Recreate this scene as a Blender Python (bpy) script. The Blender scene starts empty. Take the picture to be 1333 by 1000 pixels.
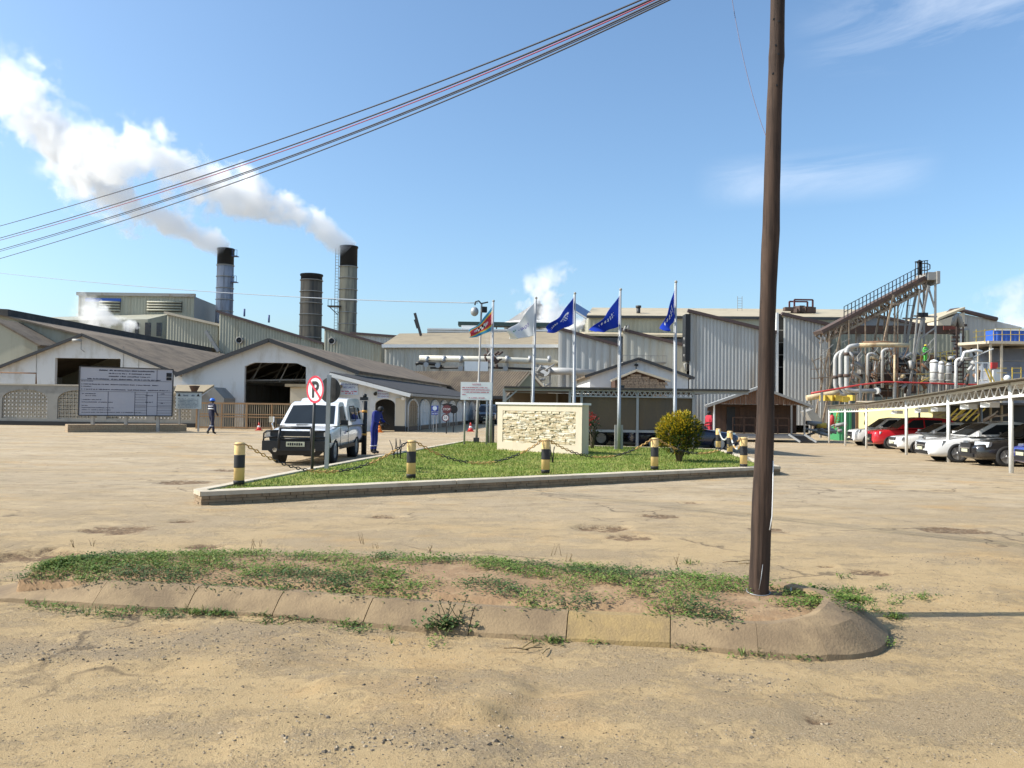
import bpy, bmesh, math, random
from mathutils import Vector, Matrix, noise, Quaternion
R = math.radians
rnd = random.Random(7)
sc = bpy.context.scene
COL = sc.collection
V = Vector
CAMH, F = 1.6, 1040.0
MC = Matrix.Rotation(R(90+1.6), 3, 'X') @ Matrix.Rotation(R(0.8), 3, 'Z')
def sstep(a, b, x):
    t = min(1, max(0, (x-a)/(b-a))); return t*t*(3-2*t)
def gh(x, y):
    """height of the terrain: level yard, falling gently behind the car park"""
    return -0.0175*min(46, max(0, y-20))*sstep(5, 14, x)
def ray(px, py):
    return MC @ V(((px-666.5)/F, -(py-500)/F, -1))
def at(px, py, Y):
    d = ray(px, py); t = Y/d.y
    return V((d.x*t, Y, CAMH+d.z*t))
def gr(px, py, z=None):
    d = ray(px, py); zz = 0 if z is None else z
    for _ in range(12):
        t = (zz-CAMH)/d.z
        if z is None: zz = gh(d.x*t, d.y*t)
    return V((d.x*t, d.y*t, zz))
ORI = {}
class MB:
    def __init__(s): s.v, s.f, s.sm, s.mi, s.cur = [], [], [], [], 0
    def add(s, vs, fs, smooth=False):
        o = len(s.v); s.v += [V(p) for p in vs]
        for f in fs: s.f.append([i+o for i in f]); s.sm.append(smooth); s.mi.append(s.cur)
    def hexa(s, p):   # 8 points: bottom ring 0-3, top ring 4-7
        s.add(p, [(3,2,1,0),(4,5,6,7),(0,1,5,4),(1,2,6,5),(2,3,7,6),(3,0,4,7)])
    def box(s, c, size, rz=0, M=None):
        x, y, z = [q/2 for q in size]; m = M or Matrix.Rotation(rz, 3, 'Z'); c = V(c)
        s.hexa([c+m@V(q) for q in ((-x,-y,-z),(x,-y,-z),(x,y,-z),(-x,y,-z),(-x,-y,z),(x,-y,z),(x,y,z),(-x,y,z))])
    def bar(s, a, b, w, h=None):
        a, b = V(a), V(b); h = h or w; d = (b-a)
        if d.length < 1e-6: return
        d.normalize(); up = V((0,0,1)) if abs(d.z) < .95 else V((0,1,0))
        x = d.cross(up).normalized()*w/2; y = x.cross(d).normalized()*h/2
        s.hexa([a-x-y, a+x-y, b+x-y, b-x-y, a-x+y, a+x+y, b+x+y, b-x+y])
    def tube(s, pts, r, n=8, closed=False, caps=True):
        pts = [V(p) for p in pts]; N = len(pts); rr = r if isinstance(r, (list, tuple)) else [r]*N
        vs, fs = [], []; prev = None
        for i, p in enumerate(pts):
            if closed: d = pts[(i+1) % N]-pts[i-1]
            else: d = pts[min(i+1, N-1)]-pts[max(i-1, 0)]
            d = d.normalized() if d.length > 1e-9 else V((0,0,1))
            if prev is None:
                u = d.cross(V((0,0,1)) if abs(d.z) < .9 else V((0,1,0))).normalized()
            else:
                u = (prev-d*prev.dot(d)); u = u.normalized() if u.length > 1e-6 else d.orthogonal().normalized()
            prev = u; w = d.cross(u)
            vs += [p+(u*math.cos(2*math.pi*k/n)+w*math.sin(2*math.pi*k/n))*rr[i] for k in range(n)]
        for i in range(N if closed else N-1):
            j = (i+1) % N
            for k in range(n): fs.append((i*n+k, i*n+(k+1) % n, j*n+(k+1) % n, j*n+k))
        s.add(vs, fs, True)
        if caps and not closed:
            o = len(s.v)-N*n
            s.f.append([o+k for k in range(n)][::-1]); s.sm.append(False); s.mi.append(s.cur)
            s.f.append([o+(N-1)*n+k for k in range(n)]); s.sm.append(False); s.mi.append(s.cur)
    def prism(s, poly, vec):
        n = len(poly); vec = V(vec); a = [V(p) for p in poly]
        s.add(a+[p+vec for p in a], [list(range(n))[::-1], [n+i for i in range(n)]]+[(i, (i+1) % n, n+(i+1) % n, n+i) for i in range(n)])
    def quad(s, *p): s.add(p, [tuple(range(len(p)))])
    def lathe(s, prof, c, n=20, M=None, smooth=True):
        c = V(c); m = M or Matrix.Identity(3); vs, fs = [], []
        for r, z in prof: vs += [c+m@V((r*math.cos(2*math.pi*k/n), r*math.sin(2*math.pi*k/n), z)) for k in range(n)]
        for i in range(len(prof)-1):
            for k in range(n): fs.append((i*n+k, i*n+(k+1) % n, (i+1)*n+(k+1) % n, (i+1)*n+k))
        s.add(vs, fs, smooth); o = len(s.v)-len(vs)
        for base, rev in ((0, True), ((len(prof)-1)*n, False)):
            if prof[0 if rev else -1][0] > 1e-4:
                q = [o+base+k for k in range(n)]
                s.f.append(q[::-1] if rev else q); s.sm.append(False); s.mi.append(s.cur)
    def sphere(s, c, r, n=10, sz=None):
        sz = sz or (1,1,1); c = V(c); m = n//2+1; vs, fs = [], []
        for i in range(m+1):
            t = math.pi*i/m
            vs += [c+V((sz[0]*r*math.sin(t)*math.cos(2*math.pi*k/n), sz[1]*r*math.sin(t)*math.sin(2*math.pi*k/n), sz[2]*r*math.cos(t))) for k in range(n)]
        for i in range(m):
            for k in range(n): fs.append((i*n+k, (i+1)*n+k, (i+1)*n+(k+1) % n, i*n+(k+1) % n))
        s.add(vs, fs, True)
    def corr(s, a, b, c, d, pitch=.2, amp=.025, trap=False):
        """profiled sheet: ribs run from edge a-b up to edge d-c"""
        a, b, c, d = V(a), V(b), V(c), V(d); L = max((b-a).length, (c-d).length)
        nrm = (b-a).cross(d-a)
        if nrm.length < 1e-9: nrm = (c-b).cross(d-b)
        nrm.normalize(); n = max(2, int(L/pitch)); us = []
        seq = ((0,0),(.35,0),(.5,1),(.85,1)) if trap else ((0,0),(.25,.75),(.5,1),(.75,.75))
        for i in range(n):
            for f, h in seq: us.append(((i+f)/n, h))
        us.append((1, 0)); vs, fs = [], []
        for u, h in us: vs += [a.lerp(b, u)+nrm*h*amp, d.lerp(c, u)+nrm*h*amp]
        for i in range(len(us)-1): fs.append((2*i, 2*i+2, 2*i+3, 2*i+1))
        s.add(vs, fs, False)
    def torus(s, c, r, t, M, n=10, m=5, sx=1.0):
        s.tube([V(c)+M@V((sx*r*math.cos(2*math.pi*k/n), r*math.sin(2*math.pi*k/n), 0)) for k in range(n)], t, m, closed=True)
    def xf(s, M):
        s.v = [M @ p for p in s.v]; return s
    def build(s, name, mat, parent=None, local=False, org=None, fix=True):
        me = bpy.data.meshes.new(name)
        o0 = V((0,0,0))
        if parent is not None and not local: o0 = ORI[parent.name]
        if org is not None: o0 = V(org)
        me.from_pydata([tuple(p-o0) for p in s.v], [], s.f)
        for i, p in enumerate(me.polygons): p.use_smooth = s.sm[i]; p.material_index = s.mi[i]
        if fix:
            bm = bmesh.new(); bm.from_mesh(me); bmesh.ops.recalc_face_normals(bm, faces=bm.faces); bm.to_mesh(me); bm.free()
        for m in (mat if isinstance(mat, (list, tuple)) else [mat]): me.materials.append(m)
        ob = bpy.data.objects.new(name, me); COL.objects.link(ob)
        ob.parent = parent; ORI[ob.name] = o0
        if parent is None: ob.location = o0
        return ob
def tag(o, label, cat, group=None, kind=None):
    o['label'] = label; o['category'] = cat
    if group: o['group'] = group
    if kind: o['kind'] = kind
    return o
def thing(name, label, cat, loc, group=None, rz=0):
    o = bpy.data.objects.new(name, None); COL.objects.link(o); o.location = loc; o.rotation_euler = (0,0,rz)
    o.empty_display_size = .3; ORI[o.name] = V(loc)
    return tag(o, label, cat, group)
def dup(o, loc=None, rz=None, label=None, parent=None):
    c = o.copy(); COL.objects.link(c); c.parent = parent
    if loc is not None: c.location = loc; ORI[c.name] = V(loc)
    if rz is not None: c.rotation_euler = (0,0,rz)
    if label: c['label'] = label
    for ch in list(o.children): dup(ch, parent=c)
    return c
def evalmesh(ob):
    dg = bpy.context.evaluated_depsgraph_get(); dg.update()
    me = bpy.data.meshes.new_from_object(ob.evaluated_get(dg)); old = ob.data
    ob.modifiers.clear(); ob.data = me; return ob
# ---------------------------------------------------------------- materials
class N:
    def __init__(s, name):
        s.m = bpy.data.materials.new(name); s.m.use_nodes = True; s.t = s.m.node_tree
        s.b = s.t.nodes['Principled BSDF']; s.o = s.t.nodes['Material Output']
        s.tc = s.t.nodes.new('ShaderNodeTexCoord')
    def n(s, typ, **k):
        x = s.t.nodes.new('ShaderNode'+typ)
        for a, v in k.items(): setattr(x, a, v)
        return x
    def l(s, a, b): s.t.links.new(a, b)
    def noise(s, scale, detail=4, rough=.55, vec=None, dist=0):
        x = s.n('TexNoise'); x.inputs['Scale'].default_value = scale; x.inputs['Detail'].default_value = detail
        x.inputs['Roughness'].default_value = rough; x.inputs['Distortion'].default_value = dist
        s.l(vec if vec is not None else s.tc.outputs['Object'], x.inputs['Vector']); return x.outputs['Fac']
    def mapv(s, sc_, src=None, loc=(0,0,0), rot=(0,0,0)):
        x = s.n('Mapping'); x.inputs['Scale'].default_value = sc_; x.inputs['Location'].default_value = loc; x.inputs['Rotation'].default_value = rot
        s.l(src if src is not None else s.tc.outputs['Object'], x.inputs['Vector']); return x.outputs['Vector']
    def ramp(s, fac, p0, p1, c0=(0,0,0,1), c1=(1,1,1,1)):
        x = s.n('ValToRGB'); e = x.color_ramp.elements; e[0].position = p0; e[1].position = p1; e[0].color = c0; e[1].color = c1
        s.l(fac, x.inputs[0]); return x.outputs[0]
    def mix(s, fac, a, b, mode='MIX'):
        x = s.n('MixRGB', blend_type=mode)
        for i, q in enumerate((fac, a, b)):
            if isinstance(q, (int, float)): x.inputs[i].default_value = q if i == 0 else (q, q, q, 1)
            elif isinstance(q, (tuple, list)): x.inputs[i].default_value = (q[0], q[1], q[2], 1)
            else: s.l(q, x.inputs[i])
        return x.outputs[0]
    def bump(s, h, strength=.3, dist=.02, nrm=None):
        x = s.n('Bump'); x.inputs['Strength'].default_value = strength; x.inputs['Distance'].default_value = dist
        s.l(h, x.inputs['Height'])
        if nrm is not None: s.l(nrm, x.inputs['Normal'])
        return x.outputs['Normal']
    def fin(s, col, rough=.7, metal=0, nrm=None, spec=.4):
        if isinstance(col, (tuple, list)): s.b.inputs['Base Color'].default_value = (col[0], col[1], col[2], 1)
        else: s.l(col, s.b.inputs['Base Color'])
        s.b.inputs['Roughness'].default_value = rough; s.b.inputs['Metallic'].default_value = metal
        s.b.inputs['Specular IOR Level'].default_value = spec
        if nrm is not None: s.l(nrm, s.b.inputs['Normal'])
        return s.m
def mat(name, c, rough=.7, metal=0, var=.14, scale=1.5, c2=None, amt=(.5,.7), bump=0, bscale=40, streak=0, spec=.4, s2=None):
    k = N(name); f = k.noise(scale)
    col = k.mix(f, [q*(1-var) for q in c], [q*(1+var) for q in c])
    if c2 is not None:
        vec = k.mapv((1,1,streak)) if streak else None
        g = k.ramp(k.noise(s2 or scale*2.3, 6, .65, vec), amt[0], amt[1])
        col = k.mix(g, col, c2)
    fine = k.noise(scale*25, 3, .6); col = k.mix(.35*var/.14*.35, col, k.mix(fine, [q*.6 for q in c], [min(1, q*1.3) for q in c]))
    nrm = k.bump(k.noise(bscale, 4), bump, .02) if bump else None
    return k.fin(col, rough, metal, nrm, spec)
M = {}
M['sage'] = mat('sage_sheet', (.35,.34,.265), .55, 0, .08, .25, (.25,.22,.15), (.50,.76), streak=.12)
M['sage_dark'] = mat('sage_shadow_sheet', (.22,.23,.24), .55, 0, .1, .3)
M['zinc'] = mat('zinc_sheet', (.44,.44,.42), .5, .0, .08, .3, (.27,.22,.16), (.50,.78), streak=.1)
M['zinc_rust'] = mat('stained_zinc', (.42,.41,.36), .55, 0, .12, .3, (.30,.24,.14), (.48,.75), streak=.12)
M['roof_brown'] = mat('brown_roof', (.20,.155,.11), .85, 0, .2, .35, (.10,.08,.062), (.44,.66), bump=.2, bscale=8)
M['roof_dark'] = mat('dark_roof', (.05,.047,.045), .8, 0, .25, .6, (.11,.10,.09), (.5,.75))
M['roof_cream'] = mat('cream_roof', (.45,.38,.26), .6, 0, .1, .2, (.30,.24,.15), (.5,.8), streak=.3)
M['roof_tan'] = mat('tan_roof', (.31,.25,.16), .7, 0, .15, .3, (.20,.16,.11), (.45,.75))
M['trim_brown'] = mat('maroon_trim', (.09,.06,.055), .6)
M['white_wall'] = mat('white_wall', (.66,.65,.63), .85, 0, .06, .5, (.44,.40,.33), (.50,.78), bump=.08, bscale=6, streak=.4)
M['cream_wall'] = mat('cream_wall', (.56,.48,.36), .85, 0, .07, .6, (.42,.37,.28), (.52,.8), streak=.4)
M['white_paint'] = mat('white_paint', (.72,.72,.70), .45, 0, .05, 1, (.5,.47,.42), (.6,.85))
M['concrete'] = mat('old_concrete', (.36,.31,.24), .9, 0, .12, 1.2, (.25,.20,.15), (.45,.7), bump=.25, bscale=50)
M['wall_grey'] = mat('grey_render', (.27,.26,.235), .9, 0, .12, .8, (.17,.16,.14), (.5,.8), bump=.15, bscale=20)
M['block'] = mat('breeze_block', (.40,.36,.29), .9, 0, .1, 1, (.26,.22,.17), (.5,.8))
M['soot'] = mat('soot_black', (.018,.018,.02), .7, 0, .3, .4)
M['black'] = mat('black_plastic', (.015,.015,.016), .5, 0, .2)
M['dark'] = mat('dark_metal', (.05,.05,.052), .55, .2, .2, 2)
M['steel'] = mat('galvanised_steel', (.33,.34,.35), .5, .4, .1, 3)
M['steel_grey'] = mat('grey_painted_steel', (.30,.29,.27), .6, 0, .12, .6, (.20,.14,.09), (.55,.75))
M['pipe'] = mat('pale_pipe', (.43,.42,.40), .5, .1, .08, .7, (.42,.34,.22), (.55,.8))
M['pipe_tan'] = mat('stained_pipe', (.55,.45,.28), .6, 0, .15, .5, (.30,.17,.08), (.5,.72))
M['rust'] = mat('rusty_steel', (.20,.11,.06), .85, 0, .3, 1.5, (.10,.06,.045), (.45,.7))
M['rust_dark'] = mat('dark_rust', (.085,.06,.05), .85, 0, .3, 1, (.16,.07,.04), (.5,.75))
M['truss'] = mat('weathered_truss', (.31,.25,.18), .75, 0, .22, .8, (.15,.085,.05), (.42,.62))
M['red'] = mat('red_paint', (.45,.045,.04), .5, 0, .1, 1)
M['yellow'] = mat('yellow_paint', (.62,.44,.07), .55, 0, .12, 1, (.35,.22,.06), (.55,.8))
M['bol_yellow'] = mat('weathered_cream_yellow', (.66,.46,.19), .7, 0, .08, 4, (.50,.33,.13), (.55,.8), bump=.1, bscale=30)
M['bol_black'] = mat('bollard_black', (.022,.022,.024), .6, 0, .3, 5)
M['blue'] = mat('blue_paint', (.03,.10,.42), .5, 0, .12, 1)
M['blue_dark'] = mat('blue_trim', (.06,.09,.22), .6)
M['green'] = mat('green_door', (.05,.25,.10), .55, 0, .1, 1)
M['yellow_wall'] = mat('pale_yellow_wall', (.62,.55,.27), .85, 0, .08, .6, (.5,.42,.2), (.5,.8))
M['gate'] = mat('tan_gate', (.33,.20,.10), .7, 0, .15, 2, (.20,.12,.07), (.5,.75))
M['gatebar'] = mat('pale_gate_bar', (.36,.29,.19), .7, 0, .15, 2)
M['brick'] = mat('brick', (.36,.27,.17), .9, 0, .15, 5, (.22,.14,.09), (.45,.7))
M['wood'] = mat('dark_brown_boards', (.085,.045,.028), .75, 0, .25, 1.5, (.05,.028,.02), (.45,.7), streak=.1)
M['deck'] = mat('grey_deck', (.26,.25,.24), .8)
M['net'] = mat('shade_net', (.125,.095,.062), .95, 0, .15, .5, (.085,.075,.062), (.4,.7), streak=.3)
M['soil'] = mat('red_soil', (.25,.155,.08), .95, 0, .25, 2, (.37,.255,.14), (.45,.7), bump=.6, bscale=25)
M['kerbstone'] = mat('kerb_concrete', (.275,.195,.108), .92, 0, .22, 1.3, (.165,.115,.068), (.40,.62), bump=.35, bscale=60)
M['kerbyellow'] = mat('kerb_faded_yellow', (.34,.235,.098), .92, 0, .2, 1.5, (.22,.155,.08), (.40,.62), bump=.35, bscale=60)
M['cap'] = mat('cement_cap', (.52,.45,.34), .9, 0, .1, 1.5, (.36,.29,.20), (.5,.75), bump=.25, bscale=50)
M['tyre'] = mat('tyre_rubber', (.02,.02,.021), .85, 0, .2, 8)
M['rim'] = mat('alloy_rim', (.45,.45,.46), .3, .7, .05, 5)
M['chrome'] = mat('chrome', (.7,.7,.7), .15, .9, .02)
M['lamp'] = mat('lamp_lens', (.62,.64,.66), .08, .3, .05, 10, spec=.8)
M['plate'] = mat('number_plate', (.50,.50,.36), .5, 0, .05)
M['grille'] = mat('grille_black', (.02,.02,.022), .35, .2, .2, 12)
def glass(name, c=(.012,.015,.018), rough=.03):
    k = N(name); return k.fin(k.mix(k.noise(1.5), c, [q*2.2 for q in c]), rough, 0, None, .3)
M['glass'] = glass('tinted_glass')
M['win_dark'] = glass('dark_window', (.02,.023,.028), .12)
def paint(name, c, rough=.25, coat=.8):
    k = N(name); k.b.inputs['Coat Weight'].default_value = coat; k.b.inputs['Coat Roughness'].default_value = .05
    dust = k.ramp(k.noise(3, 5), .45, .8); sep = k.n('SeparateXYZ'); k.l(k.tc.outputs['Object'], sep.inputs[0])
    low = k.ramp(sep.outputs['Z'], .25, .7, (1,1,1,1), (0,0,0,1))
    col = k.mix(.015, k.mix(k.noise(2), [q*.95 for q in c], [min(1,q*1.05) for q in c]), (.4,.33,.24))
    f = k.mix(1.0, low, k.mix(dust, (.01,.01,.01), (.10,.10,.10)), 'MULTIPLY')
    return k.fin(k.mix(f, col, (.36,.28,.19)), rough, 0, None, .5)
M['p_white'] = paint('white_car_paint', (.74,.74,.74))
M['p_red'] = paint('red_car_paint', (.50,.012,.025))
M['p_black'] = paint('black_car_paint', (.012,.012,.014))
M['p_silver'] = paint('silver_car_paint', (.42,.42,.42))
M['p_grey'] = paint('charcoal_car_paint', (.04,.042,.048))
M['p_blue'] = paint('blue_car_paint', (.03,.05,.28))
M['p_navy'] = paint('navy_car_paint', (.018,.022,.06))
def leafmat(name, a, b, c, transl=.0):
    k = N(name); g = k.n('NewGeometry'); r = k.n('ValToRGB'); e = r.color_ramp.elements
    e[0].color = (*a, 1); e[1].color = (*c, 1); m = e.new(.55); m.color = (*b, 1)
    k.l(g.outputs['Random Per Island'], r.inputs[0])
    k.fin(k.mix(k.ramp(k.noise(1.2), .3, .7), r.outputs[0], k.mix(1, r.outputs[0], (.75,.78,.6), 'MULTIPLY')), .6, 0, None, .3)
    if transl:
        t = k.n('BsdfTranslucent'); k.l(r.outputs[0], t.inputs[0]); mx = k.n('MixShader'); mx.inputs[0].default_value = transl
        k.l(k.b.outputs[0], mx.inputs[1]); k.l(t.outputs[0], mx.inputs[2]); k.l(mx.outputs[0], k.o.inputs[0])
    return k.m
M['weed'] = leafmat('weed_leaf', (.085,.15,.025), (.15,.235,.05), (.30,.31,.10), .25)
M['weed_dark'] = leafmat('weed_leaf_dark', (.05,.095,.025), (.085,.14,.045), (.16,.20,.07), .2)
M['grass'] = leafmat('grass_blade', (.11,.185,.022), (.175,.25,.045), (.36,.33,.12), .25)
M['dry'] = leafmat('dry_stalk', (.20,.14,.07), (.30,.22,.11), (.12,.07,.04), .1)
M['croton'] = leafmat('croton_leaf', (.035,.075,.012), (.07,.12,.02), (.40,.26,.02), .15)
M['croton_y'] = leafmat('croton_leaf_yellow', (.16,.20,.02), (.58,.42,.03), (.70,.50,.03), .2)
M['darkleaf'] = leafmat('dark_leaf', (.02,.04,.015), (.03,.05,.02), (.05,.07,.03), .1)
M['redleaf'] = leafmat('red_flower', (.35,.03,.03), (.45,.06,.05), (.3,.05,.06), .1)
def barkmat(name, a, b, c):
    k = N(name); v = k.mapv((14,14,.7)); n1 = k.noise(1, 7, .7, v, .4); n2 = k.noise(2.5, 5, .6, k.mapv((1,1,.35)))
    col = k.mix(k.ramp(n1, .40, .62), a, b); col = k.mix(k.ramp(n2, .52, .75), col, c)
    crk = k.ramp(k.noise(1, 8, .75, k.mapv((22,22,.5))), .36, .42); col = k.mix(crk, [q*.3 for q in a], col)
    return k.fin(col, .85, 0, k.bump(n1, .7, .012, k.bump(crk, .5, .008)))
M['pole'] = barkmat('weathered_pole_timber', (.026,.015,.010), (.075,.044,.029), (.115,.07,.045))
M['bark'] = barkmat('shrub_bark', (.06,.045,.03), (.12,.09,.06), (.16,.12,.08))
def chimneymat(name, base, streakc):
    k = N(name); f = k.noise(.35, 5, .6, k.mapv((1,1,.18))); col = k.mix(k.ramp(f, .38, .68), base, streakc)
    g = k.ramp(k.noise(.5, 6, .7, k.mapv((1.5,1.5,.1))), .48, .66); col = k.mix(g, col, (.055,.047,.04))
    return k.fin(col, .8, 0, k.bump(k.noise(3), .15, .05))
M['ch_blue'] = chimneymat('bluegrey_stack', (.30,.32,.37), (.15,.165,.21))
M['ch_rust'] = chimneymat('sooty_stack', (.22,.17,.115), (.085,.07,.055))
M['ch_tan'] = chimneymat('stained_stack', (.36,.30,.20), (.15,.13,.10))
def stonemat():
    k = N('split_stone'); g = k.n('NewGeometry'); r = k.n('ValToRGB'); e = r.color_ramp.elements
    e[0].color = (.50,.42,.28,1); e[1].color = (.66,.62,.52,1); m = e.new(.5); m.color = (.60,.52,.37,1)
    k.l(g.outputs['Random Per Island'], r.inputs[0])
    return k.fin(k.mix(k.ramp(k.noise(8, 6), .4, .7), r.outputs[0], k.mix(1, r.outputs[0], (.7,.62,.5), 'MULTIPLY')), .9, 0, k.bump(k.noise(25), .5, .02))
M['stone'] = stonemat()
def groundmat():
    k = N('sandy_yard'); P = k.tc.outputs['Object']
    sep = k.n('SeparateXYZ'); k.l(P, sep.inputs[0])
    big = k.noise(.22, 6, .6, None, .5); mid = k.noise(1.1, 6, .65, k.mapv((.6,1.3,1))); fine = k.noise(14, 5, .7); grit = k.noise(75, 4, .75); grit2 = k.noise(170, 3, .7)
    sand = k.mix(mid, (.47,.345,.18), (.56,.425,.24)); sand = k.mix(k.ramp(fine, .35, .7), sand, k.mix(1, sand, (.90,.88,.85), 'MULTIPLY'))
    agg = k.mix(k.ramp(grit, .38, .62), (.30,.23,.145), (.56,.45,.295)); agg = k.mix(k.ramp(grit2, .42, .56, (.6,.6,.6,1), (0,0,0,1)), agg, (.13,.10,.07))
    am = k.ramp(k.mix(.12, k.mix(.55, big, k.noise(1.6, 8, .72, k.mapv((.7,1.2,1), None, (3,1,0)))), fine), .475, .53)
    c = k.mix(k.mix(1, am, .62, 'MULTIPLY'), sand, agg)
    # older tarmac further up the yard, dusted over
    mr = k.n('MapRange'); mr.inputs[1].default_value = 7; mr.inputs[2].default_value = 16; k.l(sep.outputs['Y'], mr.inputs[0])
    tar = k.mix(k.ramp(k.noise(.5, 8, .7, k.mapv((.5,1.6,1))), .3, .7), (.38,.305,.20), (.60,.495,.345)); tar = k.mix(k.ramp(k.noise(2.2, 7, .75, k.mapv((.8,1.5,1))), .52, .62), tar, (.32,.26,.175)); tar = k.mix(k.ramp(k.noise(.8, 6, .7, k.mapv((.12,2.2,1))), .52, .68), tar, (.54,.41,.24))
    c = k.mix(k.mix(1, mr.outputs[0], k.ramp(k.noise(.4, 5, .6), .15, .5), 'MULTIPLY'), c, tar)
    # soft orange sand drifts
    c = k.mix(k.mix(1, k.ramp(k.noise(.5, 6, .65, k.mapv((.8,1.2,1), None, (7,3,0))), .56, .72), .8, 'MULTIPLY'), c, (.53,.355,.165))
    # stones and grit
    vo = k.n('TexVoronoi'); vo.inputs['Scale'].default_value = 42; k.l(P, vo.inputs['Vector'])
    peb = k.ramp(vo.outputs['Distance'], .20, .28, (1,1,1,1), (0,0,0,1)); sel = k.ramp(k.noise(3.2, 6, .75), .42, .56); pm = k.mix(1, peb, sel, 'MULTIPLY')
    vc = k.mix(.2, vo.outputs['Color'], (.5,.5,.5)); bw = k.n('RGBToBW'); k.l(vc, bw.inputs[0])
    c = k.mix(k.mix(1, pm, .85, 'MULTIPLY'), c, k.mix(k.ramp(bw.outputs[0], .3, .7), (.07,.06,.05), (.55,.46,.33)))
    c = k.mix(k.ramp(grit2, .30, .40, (.8,.8,.8,1), (0,0,0,1)), c, (.12,.09,.06))
    c = k.mix(k.ramp(grit2, .63, .72, (0,0,0,1), (.5,.5,.5,1)), c, (.60,.50,.35))
    # worn patches set by the terrain
    at_ = k.n('Attribute', attribute_name='wear'); sp2 = k.n('SeparateColor'); k.l(at_.outputs['Color'], sp2.inputs[0])
    br = k.mix(.5, sp2.outputs[0], k.noise(9, 6, .75), 'MULTIPLY'); hole = k.ramp(k.mix(1, sp2.outputs[0], k.ramp(k.noise(8, 7, .8), .30, .62), 'MULTIPLY'), .25, .6)
    c = k.mix(hole, c, k.mix(k.ramp(k.noise(30, 5, .8), .35, .65), (.07,.05,.04), (.34,.23,.13)))
    gv = k.ramp(k.mix(1, sp2.outputs[1], k.ramp(k.noise(12, 7, .85), .35, .65), 'MULTIPLY'), .15, .8)
    c = k.mix(k.mix(1, gv, .6, 'MULTIPLY'), c, k.mix(k.ramp(k.noise(45, 4, .8), .35, .65), (.17,.135,.095), (.42,.34,.235)))
    # shallow cracks
    vr = k.n('TexVoronoi', feature='DISTANCE_TO_EDGE'); vr.inputs['Scale'].default_value = .33
    wv = k.n('VectorMath', operation='ADD'); k.l(P, wv.inputs[0]); nz = k.n('TexNoise'); nz.inputs['Scale'].default_value = 1.3; nz.inputs['Detail'].default_value = 5; k.l(P, nz.inputs['Vector']); k.l(nz.outputs['Color'], wv.inputs[1])
    k.l(wv.outputs[0], vr.inputs['Vector'])
    ck = k.mix(1, k.ramp(vr.outputs['Distance'], .002, .009, (1,1,1,1), (0,0,0,1)), k.ramp(k.noise(.45, 3), .48, .58), 'MULTIPLY')
    c = k.mix(k.mix(1, ck, .75, 'MULTIPLY'), c, (.13,.10,.07))
    h = k.bump(k.mix(1, k.mix(.5, grit, grit2), k.mix(.8, am, 1.0), 'MULTIPLY'), .9, .02); h = k.bump(am, .5, .012, h); h = k.bump(pm, .6, .012, h); h = k.bump(k.mix(.4, mid, k.noise(4,5)), .6, .05, h)
    c = k.mix(1, c, (.87,.845,.83), 'MULTIPLY')
    return k.fin(c, .95, 0, h, .15)
M['ground'] = groundmat()
# ---------------------------------------------------------------- camera, sky, sun
cam = bpy.data.cameras.new('camera'); camo = bpy.data.objects.new('camera', cam); COL.objects.link(camo); sc.camera = camo
cam.sensor_width = 36; cam.lens = 36*F/1333; cam.clip_end = 5000; cam.clip_start = .05
camo.matrix_world = Matrix.Translation((0,0,CAMH)) @ MC.to_4x4()
ELEV, AZ = R(40), R(5)          # sun from the left, a touch behind the camera
SUND = V((-math.cos(ELEV)*math.cos(AZ), -math.cos(ELEV)*math.sin(AZ), math.sin(ELEV)))
sl = bpy.data.lights.new('sun', 'SUN'); sl.energy = 4.7; sl.angle = R(.5); sl.color = (1, .95, .86)
so = bpy.data.objects.new('sun', sl); COL.objects.link(so); so.rotation_euler = SUND.to_track_quat('Z', 'Y').to_euler()
w = bpy.data.worlds.new('World'); sc.world = w; w.use_nodes = True; wt = w.node_tree; bg = wt.nodes['Background']
sky = wt.nodes.new('ShaderNodeTexSky'); sky.sky_type = 'NISHITA'; sky.sun_disc = False
sky.sun_elevation = ELEV; sky.sun_rotation = math.atan2(SUND.x, SUND.y); sky.air_density = 1.0; sky.dust_density = 2.0; sky.ozone_density = 3.2
bg.inputs['Strength'].default_value = .15
def wn(t, **k):
    x = wt.nodes.new('ShaderNode'+t)
    for a, v in k.items(): setattr(x, a, v)
    return x
tc = wn('TexCoord'); mp = wn('Mapping'); mp.inputs['Scale'].default_value = (1.6, 1.2, 7); mp.inputs['Rotation'].default_value = (0, R(14), 0)
wt.links.new(tc.outputs['Generated'], mp.inputs[0])
nz = wn('TexNoise'); nz.inputs['Scale'].default_value = 2.2; nz.inputs['Detail'].default_value = 9; nz.inputs['Roughness'].default_value = .62; nz.inputs['Distortion'].default_value = .6
wt.links.new(mp.outputs[0], nz.inputs['Vector'])
rp = wn('ValToRGB'); rp.color_ramp.elements[0].position = .47; rp.color_ramp.elements[1].position = .80; wt.links.new(nz.outputs['Fac'], rp.inputs[0])
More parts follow.
